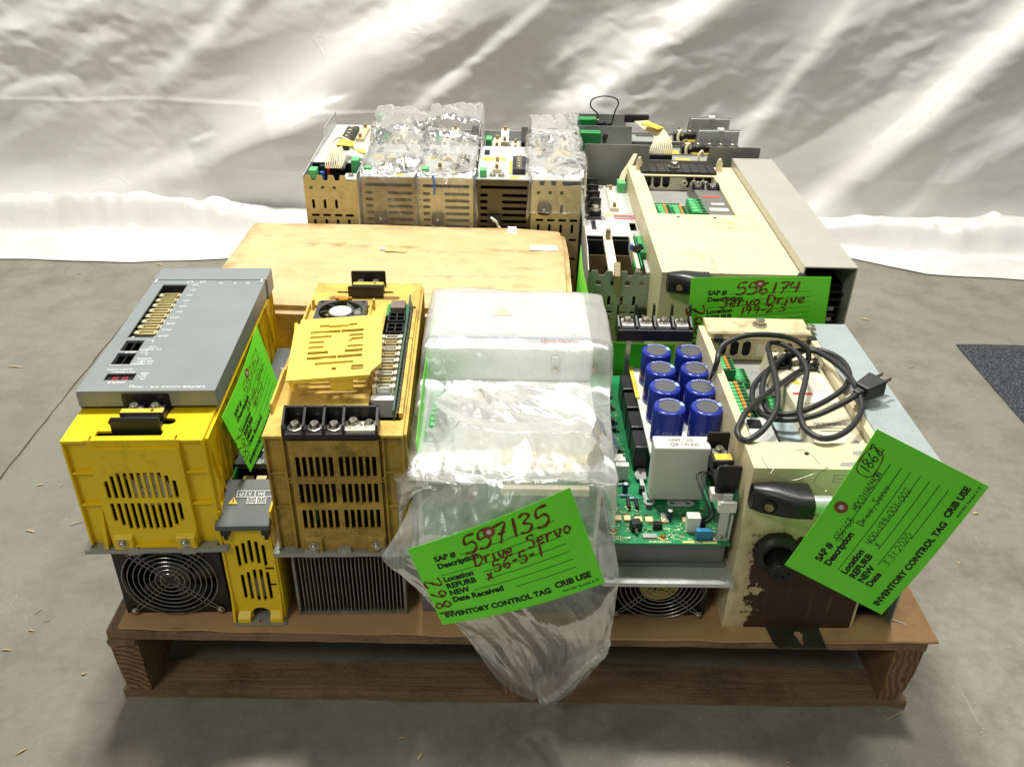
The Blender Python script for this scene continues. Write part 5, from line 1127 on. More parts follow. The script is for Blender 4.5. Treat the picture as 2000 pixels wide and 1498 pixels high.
def module(label, x, y, kind, yaw=0.0, L_=350, H_=311, W_=98, steel_m=None, sub='plain'):
    T = thing('steel_module', label, 'drive module', (x, y, Z0), yaw, None)
    sm = steel_m or steel_y
    if kind == 'perf':
        top = [(0, H_)]; xx = 2
        tabs = []
        while xx < W_ - 26: tabs += [(xx, H_ - 7), (xx + 2, H_), (xx + 11, H_), (xx + 13, H_ - 7), (xx + 13, H_ - 10), (xx + 21, H_ - 10)]; xx += 21
        outer = [(0, 0), (W_, 0), (W_, H_ - 8)] + list(reversed([(0, H_ - 8)] + tabs))
        hl = perf_holes(2, W_ - 2, 30, H_ - 22) + [rect(10 + i * 21, H_ - 26, 16 + i * 21, H_ - 20) for i in range(int(W_ / 21) - 1)]
    else:
        outer = rect(0, 0, W_, H_ - 2.2); hl = slat_holes(0, W_, 120, H_ - 2)
    b = MB(); b.plate(outer, hl, 1.2, (0, 1.2, 0), (1, 0, 0), (0, 0, 1)); part('front_panel', b, sm, T)
    rise = 26
    for s, xx in ((0, -.1), (1, W_ - 1.1)):
        prof = [(0, 0), (L_, 0), (L_, H_ + rise), (L_ * .62, H_ + rise), (L_ * .6, H_ + 8), (L_ * .3, H_ + 4), (0, H_ - 1)] if (s == 0) else [(0, 0), (L_, 0), (L_, H_ + 6), (0, H_ + 3)]
        b = MB(); b.plate(prof, [], 1.2, (xx, 1.3, 0), (0, 1, 0), (0, 0, 1)); part('side_panel', b, steel, T)
    b = MB(); b.box(1.3, L_ - 2, 0, W_ - 1.3, L_, H_ - 8); part('rear_panel', b, steel, T)
    b = MB(); b.box(4, 10, 20, W_ - 4, L_ - 6, H_ - 40); part('dark_core', b, dark, T)
    return T
ROWY = .792
# 1: open front corner with wiring
T = module('open chromated module with ivory wiring harness and black cavity, behind the box corner', -.387, ROWY, 'perf', .01)
H = 311
b = MB(); b.box(1.4, 84, H - 4, 96, 346, H - 2); part('top_panel', b, steel, T)
b = MB(); b.box(1.4, 82, H - 40, 96, 83.8, H - 4.1); part('cavity_wall', b, dark, T)
strip_term(T, 34, 160, H - 2, 6, 22)
for x in (64, 84): screw(T, x, 330, H - 2, 4.2, hexh=True)
lever(T, 62, 220, H - 2, 90, tan)
b = MB(); b.box(10, 4, H - 30, 24, 26, H + 8); part('green_plug', b, greenl, T, 1.2)
b = MB(); b.box(80, 48, H - 20, 94, 70, H + 14); part('green_plug', b, greenl, T, 1.2)
b = MB(); b.cyl((30, 26, H - 20), (30, 26, H - 2), 4.2, 14); part('blue_capacitor', b, blue_w, T, 0, True)
b = MB(); b.box(24, 36, H - 20, 33, 44, H + 6); part('black_relay', b, blackp, T, .6)
b = MB(); b.cyl((38, 38, H - 14), (40, 36, H + 2), 2.6, 10); part('pink_capacitor', b, redl, T, 0, True)
for i in range(9):
    x0 = 30 + i * 3.4
    b = MB(); b.tube(ipath([(x0, 66, H - 8), (x0 - 2 + i, 80, H + 8), (46 + i * 1.2, 100, H + 22 + i * .5), (60 + i * .8, 112, H + 24), (76 + i * .5, 110 + i, H + 16), (98, 100 + i * 1.2, H + 9 + i)], 5), 1.3, 6); part('ivory_wire', b, wire_w, T, 0, True)
b = MB(); b.tube(ipath([(40, 84, H + 6), (34, 110, H + 26), (46, 132, H + 32), (66, 128, H + 26)], 6), 2.6, 8); part('ivory_wire', b, wire_w, T, 0, True)
b = MB(); b.hexa([(46, 96, H + 27), (78, 98, H + 24), (76, 124, H + 26), (52, 124, H + 30)], [(46, 96, H + 28), (78, 98, H + 25), (76, 124, H + 27), (52, 124, H + 31)]); part('cable_label', b, yell_l, T)
b = MB(); b.hexa([(84, 96, H + 16), (100, 92, H + 12), (100, 104, H + 12), (84, 108, H + 17)], [(84, 96, H + 17), (100, 92, H + 13), (100, 104, H + 13), (84, 108, H + 18)]); part('cable_label', b, yell_l, T)
b = MB(); b.cyl((54, 76, H - 10), (60, 92, H + 8), 9, 18); part('ferrite_sleeve', b, whitep, T, .5, True)
b = MB(); b.box(72, 2, H - 9, 97, 36, H - 7); part('corner_bracket', b, steel, T); screw(T, 84, 20, H - 7, 4, hexh=True)
b = MB(); b.box(96, 300, H + 8, 106, 322, H + 30); part('green_plug', b, greenl, T, 1.2)
# 2..4: slatted fronts
def slatted(label, x, m, extra):
    T = module(label, x, ROWY, 'slat', 0.0, steel_m=m)
    b = MB(); b.box(1.4, 1.4, H - 2, 96, 205, H); part('top_panel', b, steel, T)
    b = MB(); b.box(1.4, 206, H - 30, 96, 346, H - 28); part('rear_shelf', b, steel_g, T)
    b = MB(); b.box(5, 8, H + .1, 17, 26, H + 14); part('green_plug', b, greenl, T, 1.2)
    for xx in (28, 44): screw(T, xx, 18, H, 4.6, hexh=True)
    lever(T, 27, 34, H + .1, 60); strip_term(T, 64, 28, H + .1, 5, 15)
    b = MB(); b.box(6, 108, H + .1, 50, 128, H + .6); part('yellow_label', b, yell_l, T)
    b = MB(); b.box(30, 150, H + .1, 66, 162, H + .6); part('white_label', b, paperw, T)
    b = MB(); b.box(60, 6, H + .1, 76, 18, H + .6); part('yellow_label', b, yell_l, T)
    b = MB(); b.box(8, 146, H + .1, 18, 176, H + 1); part('dark_slot', b, dark, T)
    for xx, l, zz in ((22, 70, 14), (38, 96, 26), (60, 60, 10)): lever(T, xx, 220, H - 28 + zz, l)
    b = MB(); b.box(8, 226, H - 28, 20, 252, H + 8); part('green_plug', b, greenl, T, 1.2)
    b = MB(); b.box(80, 222, H - 28, 94, 330, H + 6); part('black_socket_row', b, blackp, T, 1.0)
    for yy in (100, 180, 250): b = MB(); b.cyl((W2, yy, H + 2), (W2 + 5, yy, H + 2), 2.4, 10); part('side_rivet', b, steel, T, 0, True)
    plug(T, 33 if extra != 'tie' else 32, H - 76, m=None if extra == 'tie' else None)
    if extra == 'tie':
        b = MB(); b.tube(ipath([(26, -12, H - 68), (36, -16, H - 74), (40, -14, H - 84)], 5), 2.2, 8); part('cable_tie', b, whitep, T, 0, True); b = MB(); b.cyl((40, -14, H - 84), (46, -17, H - 93), 3, 10); part('tie_head', b, wire_w, T, .4, True)
    return T
W2 = 98
slatted('slatted chromated module wrapped in clear bag, beside the module with loose wiring', -.282, steel_yd, '')
slatted('slatted chromated module in clear bag with a blue tie showing at its front edge', -.177, steel_y, '')
slatted('dark tarnished slatted module with bare unwrapped top and a white cable tie', -.072, mat('dark_tarnished_steel', (96, 86, 66), .48, .7, var=.2, dirt=((40, 32, 20), .3, 14)), 'tie')
T = module('perforated chromated module under a crumpled clear bag, next to the grey plates', .0275, ROWY, 'perf', 0.0, steel_m=steel_y, W_=91)
b = MB(); b.box(1.4, 8, H - 4, 89, 346, H - 2); part('top_panel', b, steel, T); strip_term(T, 20, 150, H - 2, 5, 20); lever(T, 60, 170, H - 2, 80)
for i in range(6):
    b = MB(); b.tube(ipath([(20 + i * 3, 60, H - 2), (30 + i * 3, 84, H + 14), (50 + i * 2, 100, H + 22), (74, 110 + i * 2, H + 14), (90, 120 + i * 2, H + 4)], 5), 1.3, 6); part('ivory_wire', b, wire_w, T, 0, True)
b = MB(); b.hexa([(46, 90, H + 20), (74, 92, H + 18), (72, 114, H + 18), (48, 112, H + 22)], [(46, 90, H + 21), (74, 92, H + 19), (72, 114, H + 19), (48, 112, H + 23)]); part('cable_label', b, yell_l, T)
plug(T, 24, H - 52)

# narrow perforated module beside the large cream drive
def build_n1():
    W_, L_, H_ = 122, 424, 234
    T = thing('steel_module', 'grey perforated module with four black terminals and long cream lever, beside the large cream drive', 'drive module', (.1215, .578, Z0), -.01)
    tabs = []
    for xx in (0, 24, 48, 72): tabs += [(xx + 2, H_ - 10), (xx + 6, H_ - 2), (xx + 16, H_ - 2), (xx + 18, H_ - 10)]
    hl = perf_holes(4, W_ - 4, 20, H_ - 24) + [rect(14 + i * 24, H_ - 28, 22 + i * 24, H_ - 20) for i in range(4)] + [slot(74, 128, 112, 134)]
    b = MB(); b.plate([(0, 0), (W_, 0), (W_, H_ - 8)] + list(reversed([(0, H_ - 14)] + tabs)), hl, 1.2, (0, 1.2, 0), (1, 0, 0), (0, 0, 1)); part('front_panel', b, steel_g, T)
    b = MB(); b.plate([(0, 0), (L_, 0), (L_, H_ + 20), (L_ * .72, H_ + 20), (L_ * .70, H_ + 4), (L_ * .42, H_ + 4), (L_ * .40, H_ + 16), (60, H_ + 16), (0, H_ - 2)], [], 1.2, (-.1, 1.3, 0), (0, 1, 0), (0, 0, 1)); part('side_panel', b, steel, T)
    b = MB(); b.plate([(0, 0), (L_, 0), (L_, H_ + 24), (L_ * .75, H_ + 24), (L_ * .73, H_ + 6), (L_ * .5, H_ + 6), (L_ * .48, H_ + 22), (0, H_ + 22)], [], 1.2, (W_ - 1.1, 1.3, 0), (0, 1, 0), (0, 0, 1)); part('side_panel', b, steel, T)
    b = MB(); b.box(1.3, L_ - 2, 0, W_ - 1.3, L_, H_ - 4); part('rear_panel', b, steel, T)
    b = MB(); b.plate(rect(1.3, 148, W_ - 1.3, L_ - 2.2), [rect(86, 176, 98, 214)], 1.6, (0, 0, H_ - 1.6), (1, 0, 0), (0, 1, 0)); tpn = part('top_panel', b, steel, T)
    b = MB(); b.box(4, 150, 30, W_ - 4, L_ - 6, H_ - 30); part('dark_core', b, dark, T); b = MB(); b.box(2, 140, 10, W_ - 2, 147, H_ - 6); part('dark_core', b, dark, T)
    for x0 in (6, 56):
        hl = [slot(6, 30 + i * 18, 22, 36 + i * 18) for i in range(9)]
        b = MB(); b.plate(rect(0, 20, 34, 210), hl, 1.2, (x0, 118, 0), (1, 0, 0), (0, 0, 1)); part('inner_slatted_plate', b, steel_yd, T)
    b = MB(); b.box(8, 224, H_ + .1, 36, 398, H_ + 2); tb = part('terminal_base', b, mat('plum_black', (40, 36, 40), .45), T, .5)
    for i in range(4):
        y = 240 + i * 38; b = MB(); b.box(14, y, H_ + 2.1, 36, y + 22, H_ + 12); part('terminal_pole', b, blackp, tb, .6); b = MB(); b.box(14, y + 19, H_ + 12.1, 36, y + 23, H_ + 30); part('barrier', b, blackp, tb, .5); screw(tb, 25, y + 9, H_ + 12, 7, hexh=True)
    lever(T, 56, 272, H_ + .1, 118, cream_l)
    b = MB(); b.prism([(44, 250), (58, 250), (51, 262)], .3, (0, 0, H_ + .1), (1, 0, 0), (0, 1, 0)); part('warning_triangle', b, yell_l, tpn)
    for y in (232, 248): b = MB(); b.box(62, y, H_ + .1, 112, y + 4.5, H_ + .4); part('red_band', b, redl, tpn)
    b = MB()
    for i in range(6): b.box(46, 222 - i * 9, H_ + .1, 84 - (i % 3) * 6, 223 - i * 9, H_ + .3)
    for i in range(8): b.box(60 + (i % 2), 240 + i * 2, H_ + .1, 108 - i * 3, 240.6 + i * 2, H_ + .25)
    o = part('label_print', b, grey_ink, tpn); o['kind'] = 'stuff'
    b = MB(); b.box(26, 168, H_ + .1, 84, 226, H_ + .35)
    part('white_label', b, paperw, tpn)
    for i in range(4): b = MB(); b.cyl((20, 182 + i * 11, H_ + .1), (20, 182 + i * 11, H_ + 1.2), 4.6, 14); part('indicator_hole', b, blackp, T)
    for x, y in ((10, 236), (38, 226), (46, 408), (62, 412)): screw(T, x, y, H_, 4, hexh=True)
    b = MB(); b.box(78, 380, H_ + .1, 94, 408, H_ + 20); part('green_plug', b, greenl, T, 1.2)
    for i in range(4): b = MB(); b.tube(ipath([(82 + i * 3, 396, H_ + 20), (88 + i * 3, 410, H_ + 32), (100 + i * 3, 424, H_ + 46), (112 + i * 2, 440, H_ + 62)], 5), 1.3, 6); part('ivory_wire', b, wire_w, T, 0, True)
    b = MB(); b.hexa([(36, 0, H_ - 20), (52, 0, H_ - 20), (50, 150, H_ - 10), (34, 150, H_ - 10)], [(36, 0, H_ - 12), (52, 0, H_ - 12), (50, 150, H_ - 1), (34, 150, H_ - 1)]); lv = part('long_cream_lever', b, cream_l, T, 1.0)
    b = MB(); b.hexa([(44, -10, H_ - 40), (51, -10, H_ - 40), (52, 4, H_ - 12), (43, 4, H_ - 12)], [(43, -12, H_ - 6), (52, -12, H_ - 6), (53, 10, H_ + 10), (42, 10, H_ + 10)]); part('lever_catch', b, mat('tan_catch', (150, 132, 96), .5), lv, .8)
    b = MB(); b.box(38, 136, H_, 46, 146, H_ + 16); part('lever_catch', b, mat('tan_catch', (150, 132, 96), .5), lv, .6)
    b = MB(); b.box(80, 6, H_ - 22, 86, 150, H_ + 2); part('card_rail', b, cream_l, T, .5)
    b = MB(); b.box(88, 10, H_ - 26, 90, 150, H_ + 4); part('plug_in_card', b, PCB, T)
    green_term(T, 91, 62, H_ - 14, 15, 74, 9, h=20, orange_row=False)
    b = MB(); b.box(78, 20, H_ - 16, 87, 54, H_ - 2); part('small_green_plug', b, greenc, T, .8)
    b = MB(); b.cyl((84, 78, H_ + 4), (92, 70, H_ + 12), 7, 14); part('black_coil', b, blackp, T, .5, True); b = MB(); b.box(76, 84, H_, 82, 92, H_ + 10); part('blue_capacitor', b, blue_w, T, .8)
    b = MB(); b.box(96, 4, H_ - 8, 120, 56, H_ - 5); part('serial_plate', b, steel, T); b = MB(); b.hexa([(102, 14, H_ - 5), (112, 14, H_ - 5), (112, 46, H_ - 5), (102, 46, H_ - 5)], [(103, 16, H_ + 6), (111, 16, H_ + 6), (111, 44, H_ + 6), (103, 44, H_ + 6)]); part('serial_socket', b, grey2, T, .5)
    screw(T, 107, 9, H_ - 5, 3); plug(T, 22, 158); plug(T, 96, 156)
    for yy in (150, 200): b = MB(); b.cyl((W_, yy, H_ + 12), (W_ + 4, yy, H_ + 12), 5, 14); part('side_rivet', b, steel, T, 0, True)
build_n1()

# three long grey modules on their edges at the back right
def grey_module(label, x, y, yaw, full, H_, term):
    T = thing('grey_module', label, 'drive module', (x, y, Z0), yaw)
    L_ = 362
    prof = [(0, 0), (L_, 0), (L_, H_), (L_ - 104, H_), (L_ - 108, H_ - 30), (136, H_ - 30), (132, H_), (0, H_)]
    if not full: prof = [(0, 0), (L_, 0), (L_, H_ + 4), (L_ - 92, H_ + 4), (L_ - 96, H_ - 34), (128, H_ - 34), (124, H_ + 6), (0, H_ + 6)]
    low = rect(0, 0, L_, H_ - 36); pf, pr = (prof, low) if full else (low, prof)
    b = MB(); b.plate(pf, [circ(14, H_ - 60, 2.6)], 1.4, (0, 1.4, 0), (1, 0, 0), (0, 0, 1)); part('front_plate', b, steel_g, T, .3)
    b = MB(); b.box(4, 1.6, 0, L_ - 4, 62, H_ - 38); part('body', b, steel_g, T, .5)
    b = MB(); b.plate(pr, [], 1.4, (0, 65, 0), (1, 0, 0), (0, 0, 1)); part('rear_plate', b, steel_g, T)
    if not full:
        b = MB(); b.box(L_ - 90, 56, H_ - 37.9, L_ - 2, 63, H_ + 2); part('bright_end_block', b, alu, T, .6)
        b = MB(); b.cyl((L_ - 50, 60, H_ + 2), (L_ - 36, 60, H_ + 2), 7, 16); part('grey_clip', b, mat('pale_grey_panel', (196, 198, 192), .5), T, .5, True)
        for xx in (L_ - 10, L_ - 26): screw(T, xx, 30, H_ - 38, 4.4, hexh=True)
    z = H_ - 38
    if term:
        b = MB(); b.box(230, 14, z, 356, 34, z + 16); q = part('terminal_strip', b, blackp, T, 1.0)
        for i in range(5): screw(q, 240 + i * 25, 24, z + 16, 5.0, hexh=True); b = MB(); b.cyl((240 + i * 25, 24, z + 16), (240 + i * 25, 24, z + 30), 2.4, 10); part('terminal_stud', b, screwm, q, 0, True)
        b = MB(); b.box(250, 8, z + .1, 346, 13, z + 4); part('yellow_strip', b, yell_l, q)
    b = MB(); b.box(196, 6, z + .1, 226, 40, z + .6); part('yellow_label', b, yell_l, T)
    b = MB()
    for i in range(6): b.box(199, 10 + i * 5, z + .7, 222 - i, 11 + i * 5, z + .8)
    part('label_print', b, grey_ink, T)
    b = MB(); b.tube(ipath([(240, 4, z), (238, 6, z + 14), (244, 8, z + 26), (248, 10, z + 14)], 5), 3.2, 8); part('cream_hook', b, cream_l, T, 0, True)
    for i in range(8): b = MB(); b.box(150 + i * 5, 46, z + .1, 153 + i * 5, 58, z + 3); part('vent_rib', b, grey2, T)
    return T, z
T, z = grey_module('long grey module with notched plate standing right behind the large cream drive', .139, 1.045, .0, True, 306, False)
b = MB(); b.box(136, 8, z, 184, 20, z + 16); part('wire_header', b, blackp, T, .8)
for i in range(11):
    x0 = 139 + i * 4.2
    b = MB(); b.tube(ipath([(x0, 14, z + 16), (x0 + 1, 20, z + 28 + i * .4), (150 + i * 2, 50, z + 44 + i), (128 + i * 2.2, 84, z + 50 + i * .8), (106 + i * 3, 112, z + 62)], 5), 1.5, 6); part('ivory_wire', b, wire_w, T, 0, True)
b = MB(); b.hexa([(120, 62, z + 64), (154, 44, z + 58), (168, 58, z + 58), (134, 84, z + 64)], [(120, 62, z + 66), (154, 44, z + 60), (168, 58, z + 60), (134, 84, z + 66)]); part('cable_label', b, yell_l, T)
b = MB(); b.box(90, 104, z + 56, 142, 116, z + 72); part('wire_header', b, blackp, T, .8)
T, z = grey_module('grey module with screw terminals and green connectors, between two other grey modules', .126, 1.122, .0, False, 300, True)
b = MB(); b.box(10, 20, z, 54, 44, z + 40); part('green_connector', b, greenc, T, 1.0)
T, z = grey_module('rearmost grey module with black loop of wire on top, nearest the tarp', .120, 1.20, .0, False, 306, True)
b = MB(); b.box(8, 14, z, 54, 40, z + 44); part('green_connector', b, greenc, T, 1.0)
b = MB(); b.box(56, 4, z, 86, 34, z + 40); part('black_contactor', b, blackp, T, 2.0); screw(T, 58, 18, z + 40, 3.4, hexh=True); screw(T, 88, 18, z + 24, 3.4, hexh=True)
b = MB(); b.tube(ipath([(58, 18, z + 40), (56, 18, z + 56), (40, 14, z + 72), (42, 12, z + 88), (66, 12, z + 96), (92, 12, z + 92), (100, 14, z + 80), (94, 16, z + 62), (88, 18, z + 30)], 7), 1.6, 8); part('black_wire_loop', b, rubber, T, 0, True)
for k in range(3): b = MB(); b.tube(ipath([(70, 0 - k * 3, z + 44), (74 + k * 4, -8, z + 30), (70 + k * 3, -14, z + 12), (74, -10, z - 6)], 5), 2.6, 8); part('black_wire', b, rubber, T, 0, True)
for k, m in enumerate((blue_w, blue_w, whitep, whitep)): b = MB(); b.tube(ipath([(0, -30 + k * 3, z + 14), (18, -34 + k * 3, z + 16 - k), (40, -26 + k * 2, z + 4), (64, -18, z + 4 - k)], 5), 1.8, 6); part('signal_wire', b, m, T, 0, True)

# ================================================================== worn carton wrapped in cling film
def carton_mat():
    t = NT('worn_carton')
    c = t.mix(t.ramp(t.noise(6, 5), .3, .7), rgb(206, 180, 128), rgb(222, 198, 150))
    c = t.mix(t.math('MULTIPLY', t.ramp(t.noise(6, 8, .72), .48, .74), .75), c, rgb(164, 126, 72))
    c = t.mix(t.math('MULTIPLY', t.ramp(t.vor(220), .18, .08), t.ramp(t.noise(9, 4), .52, .62)), c, rgb(120, 78, 30))
    c = t.mix(t.math('MULTIPLY', t.ramp(t.noise(26, 6, .7), .68, .74), .8), c, rgb(232, 224, 200))
    c = t.mix(t.math('MULTIPLY', t.ramp(t.noise(5, 4, .6, t.scl((.6, 7, 7))), .58, .72), .35), c, rgb(170, 134, 80))
    sp = t.n('ShaderNodeSeparateXYZ', Vector=t.co); ex = t.math('ABSOLUTE', sp.outputs[0]); ey = t.math('ABSOLUTE', sp.outputs[1])
    ed = t.math('MAXIMUM', t.ramp(ex, .255, .289), t.ramp(ey, .142, .176)); ed = t.math('MULTIPLY', ed, t.ramp(t.noise(24, 7, .7), .38, .66))
    c = t.mix(t.math('MULTIPLY', ed, .9), c, rgb(146, 98, 44))
    sc_ = t.math('MULTIPLY', t.ramp(t.noise(4, 5, .65, t.scl((1, 6, 1))), .56, .66), t.ramp(t.noise(40, 5, .7), .4, .6)); c = t.mix(t.math('MULTIPLY', sc_, .6), c, rgb(132, 92, 44))
    h = t.math('ADD', t.noise(30, 6, .6), t.math('MULTIPLY', t.noise(5, 4), 2.0))
    n = t.bump(h, .35, .004)
    return t.fin(c, t.ramp(t.noise(18, 5), .35, .65, .28, .7), 0, n, **{'Coat Weight': .35, 'Coat Roughness': .2})
CARTON = carton_mat()
b = MB(); n = 56; m_ = 34; k_ = 20
x0, x1, y0, y1, H_ = -578 / 2, 578 / 2, -176, 176, 229
bm = bmesh.new(); bmesh.ops.create_cube(bm, size=1)
bmesh.ops.scale(bm, vec=(578, 352, H_), verts=bm.verts); bmesh.ops.translate(bm, vec=(0, 0, H_ / 2), verts=bm.verts)
vert_e = [e for e in bm.edges if abs(e.verts[0].co.x - e.verts[1].co.x) < 1 and abs(e.verts[0].co.y - e.verts[1].co.y) < 1]
bmesh.ops.bevel(bm, geom=vert_e, offset=18, segments=5, affect='EDGES', profile=.5)
bmesh.ops.bevel(bm, geom=[e for e in bm.edges if all(v.co.z > H_ - 1 for v in e.verts)], offset=10, segments=3, affect='EDGES')
bmesh.ops.triangulate(bm, faces=[f for f in bm.faces if len(f.verts) > 4]); bmesh.ops.subdivide_edges(bm, edges=[e for e in bm.edges if e.calc_length() > 22], cuts=6, use_grid_fill=True)
for v in bm.verts:
    p = v.co; tz = max(0, p.z / H_)
    v.co.z += tz * (5 * noise.noise((p.x * .006, p.y * .006, 1)) + 1.6 * noise.noise((p.x * .03, p.y * .03, 2)))
    v.co.x += 4 * noise.noise((p.y * .01, p.z * .01, 5)); v.co.y += 4 * noise.noise((p.x * .01, p.z * .01, 8))
    if p.x > 180 and p.y > 60: v.co.z -= 8 * ((p.x - 180) / 110) * ((p.y - 60) / 116) * tz
bm.transform(Matrix.Scale(.001, 4)); me = bpy.data.meshes.new('carton'); bm.to_mesh(me); bm.free(); me.materials.append(CARTON); me.polygons.foreach_set('use_smooth', [True] * len(me.polygons)); me.set_sharp_from_angle(angle=R(50))
T = thing('carton', 'worn tan carton with scuffed rounded edges, wrapped in film behind the yellow drives', 'box', (-.196, .600, Z0), 0.0)
o = link('carton_body', me, T)
for (a, c_, w, d, m) in ((222, 64, 48, 26, paperw), (-26, 40, 36, 20, mat('kraft_patch', (206, 178, 118), .5)), (-36, 46, 10, 8, paperw), (182, 140, 16, 30, paperw)):
    b = MB(); nn_ = 5; v = []; f = []
    for j in range(nn_ + 1):
        for i in range(nn_ + 1):
            px, py = a + w * i / nn_ + random.uniform(-1, 1), c_ + d * j / nn_ + random.uniform(-1, 1)
            zz = H_ + 5 * noise.noise((px * .006, py * .006, 1)) + 1.6 * noise.noise((px * .03, py * .03, 2)) + 1.2
            if px > 180 and py > 60: zz -= 8 * ((px - 180) / 110) * ((py - 60) / 116)
            v.append((px, py, zz))
    for j in range(nn_):
        for i in range(nn_): q = j * (nn_ + 1) + i; f.append((q, q + 1, q + nn_ + 2, q + nn_ + 1))
    b.add(v, f); part('torn_label', b, m, T)

# ================================================================== cord coiled in the cream drive
zc = Z0 + .246
cp = [(-90, 900, -.10), (-60, 640, -.03), (0, 430, .012), (60, 230, .022), (300, 110, .030), (600, 85, .030), (900, 130, .024), (1080, 240, .016), (1120, 330, .008), (1100, 420, -.002), (1040, 510, -.006), (900, 600, -.004), (700, 745, 0), (500, 885, .004), (350, 1040, .006), (290, 1150, .004),
      (250, 1250, .002), (290, 1350, .000), (390, 1365, .004), (560, 1250, .008), (700, 1050, .014), (745, 850, .018), (712, 600, .020), (650, 350, .018), (628, 230, .016), (690, 180, .016), (850, 230, .018), (1000, 340, .020), (1092, 500, .018), (1080, 650, .014), (1030, 850, .012), (1012, 1050, .010), (1080, 1230, .008), (1250, 1340, .008), (1450, 1330, .008), (1650, 1200, .010), (1762, 1000, .012), (1730, 800, .016), (1600, 580, .018), (1400, 400, .014), (1200, 290, .010), (1000, 280, .008), (800, 370, .004), (620, 540, .0), (555, 720, -.004), (570, 900, -.006), (650, 1035, -.006), (850, 1060, -.004), (1100, 1000, .0), (1400, 850, .004), (1580, 700, .008), (1612, 540, .008), (1500, 380, .006), (1300, 285, .004), (1130, 270, .003), (950, 330, .0), (650, 500, -.006), (470, 680, -.010), (430, 850, -.012), (480, 985, -.012), (620, 1090, -.008), (900, 1122, -.002), (1200, 1070, .004), (1450, 960, .010), (1640, 860, .015), (1700, 810, .0165)]
pts = [PZ(1400 + a / 6.24, 640 + b_ / 6.24, zc + h) for a, b_, h in cp]
CT = thing('power_cord', 'black power cord with three-prong plug coiled over the open cream drive', 'cord', tuple(pts[-1]))
b = MB(); b.v = []; b.tube([(p - pts[-1]) * 1000 for p in ipath(pts, 6)], 3.7, 12); part('cord', b, rubber, CT, 0, True)
e = PZ(1734, 738, zc + .022); d = (e - pts[-1]).normalized(); up_ = (Vector((0, 0, 1)) - d * d.z).normalized(); sd_ = d.cross(up_)
def fr_(x, y, z): return d * x + sd_ * y + up_ * z
def hx(x0, x1, w0, w1, h0, h1): return [fr_(x0, -w0, -h0), fr_(x0, w0, -h0), fr_(x0, w0, h0), fr_(x0, -w0, h0)], [fr_(x1, -w1, -h1), fr_(x1, w1, -h1), fr_(x1, w1, h1), fr_(x1, -w1, h1)]
pb = MB(); pb.hexa(*hx(-2, 8, 5, 6, 5, 6)); pb.hexa(*hx(8.05, 38, 10, 13.5, 9, 11)); part('plug_body', pb, mat('plug_rubber', (38, 40, 40), .5), CT, 2.0)
for s_ in (-6.3, 6.3):
    b = MB(); b.plate(rrect(0, 0, 17, 6.4, 1), [circ(13, 3.2, 1.3, 10)], 1.5, fr_(38, s_ - .7, 2.2), d, up_) if False else b.hexa([fr_(38, s_ - .8, .5), fr_(38, s_ + .8, .5), fr_(38, s_ + .8, 7), fr_(38, s_ - .8, 7)], [fr_(55, s_ - .8, .8), fr_(55, s_ + .8, .8), fr_(55, s_ + .8, 6.6), fr_(55, s_ - .8, 6.6)]); part('plug_blade', b, screwm, CT, .3)
b = MB(); b.cyl(fr_(38, 0, -5), fr_(57, 0, -5), 2.3, 12); part('ground_pin', b, screwm, CT, .6, True)

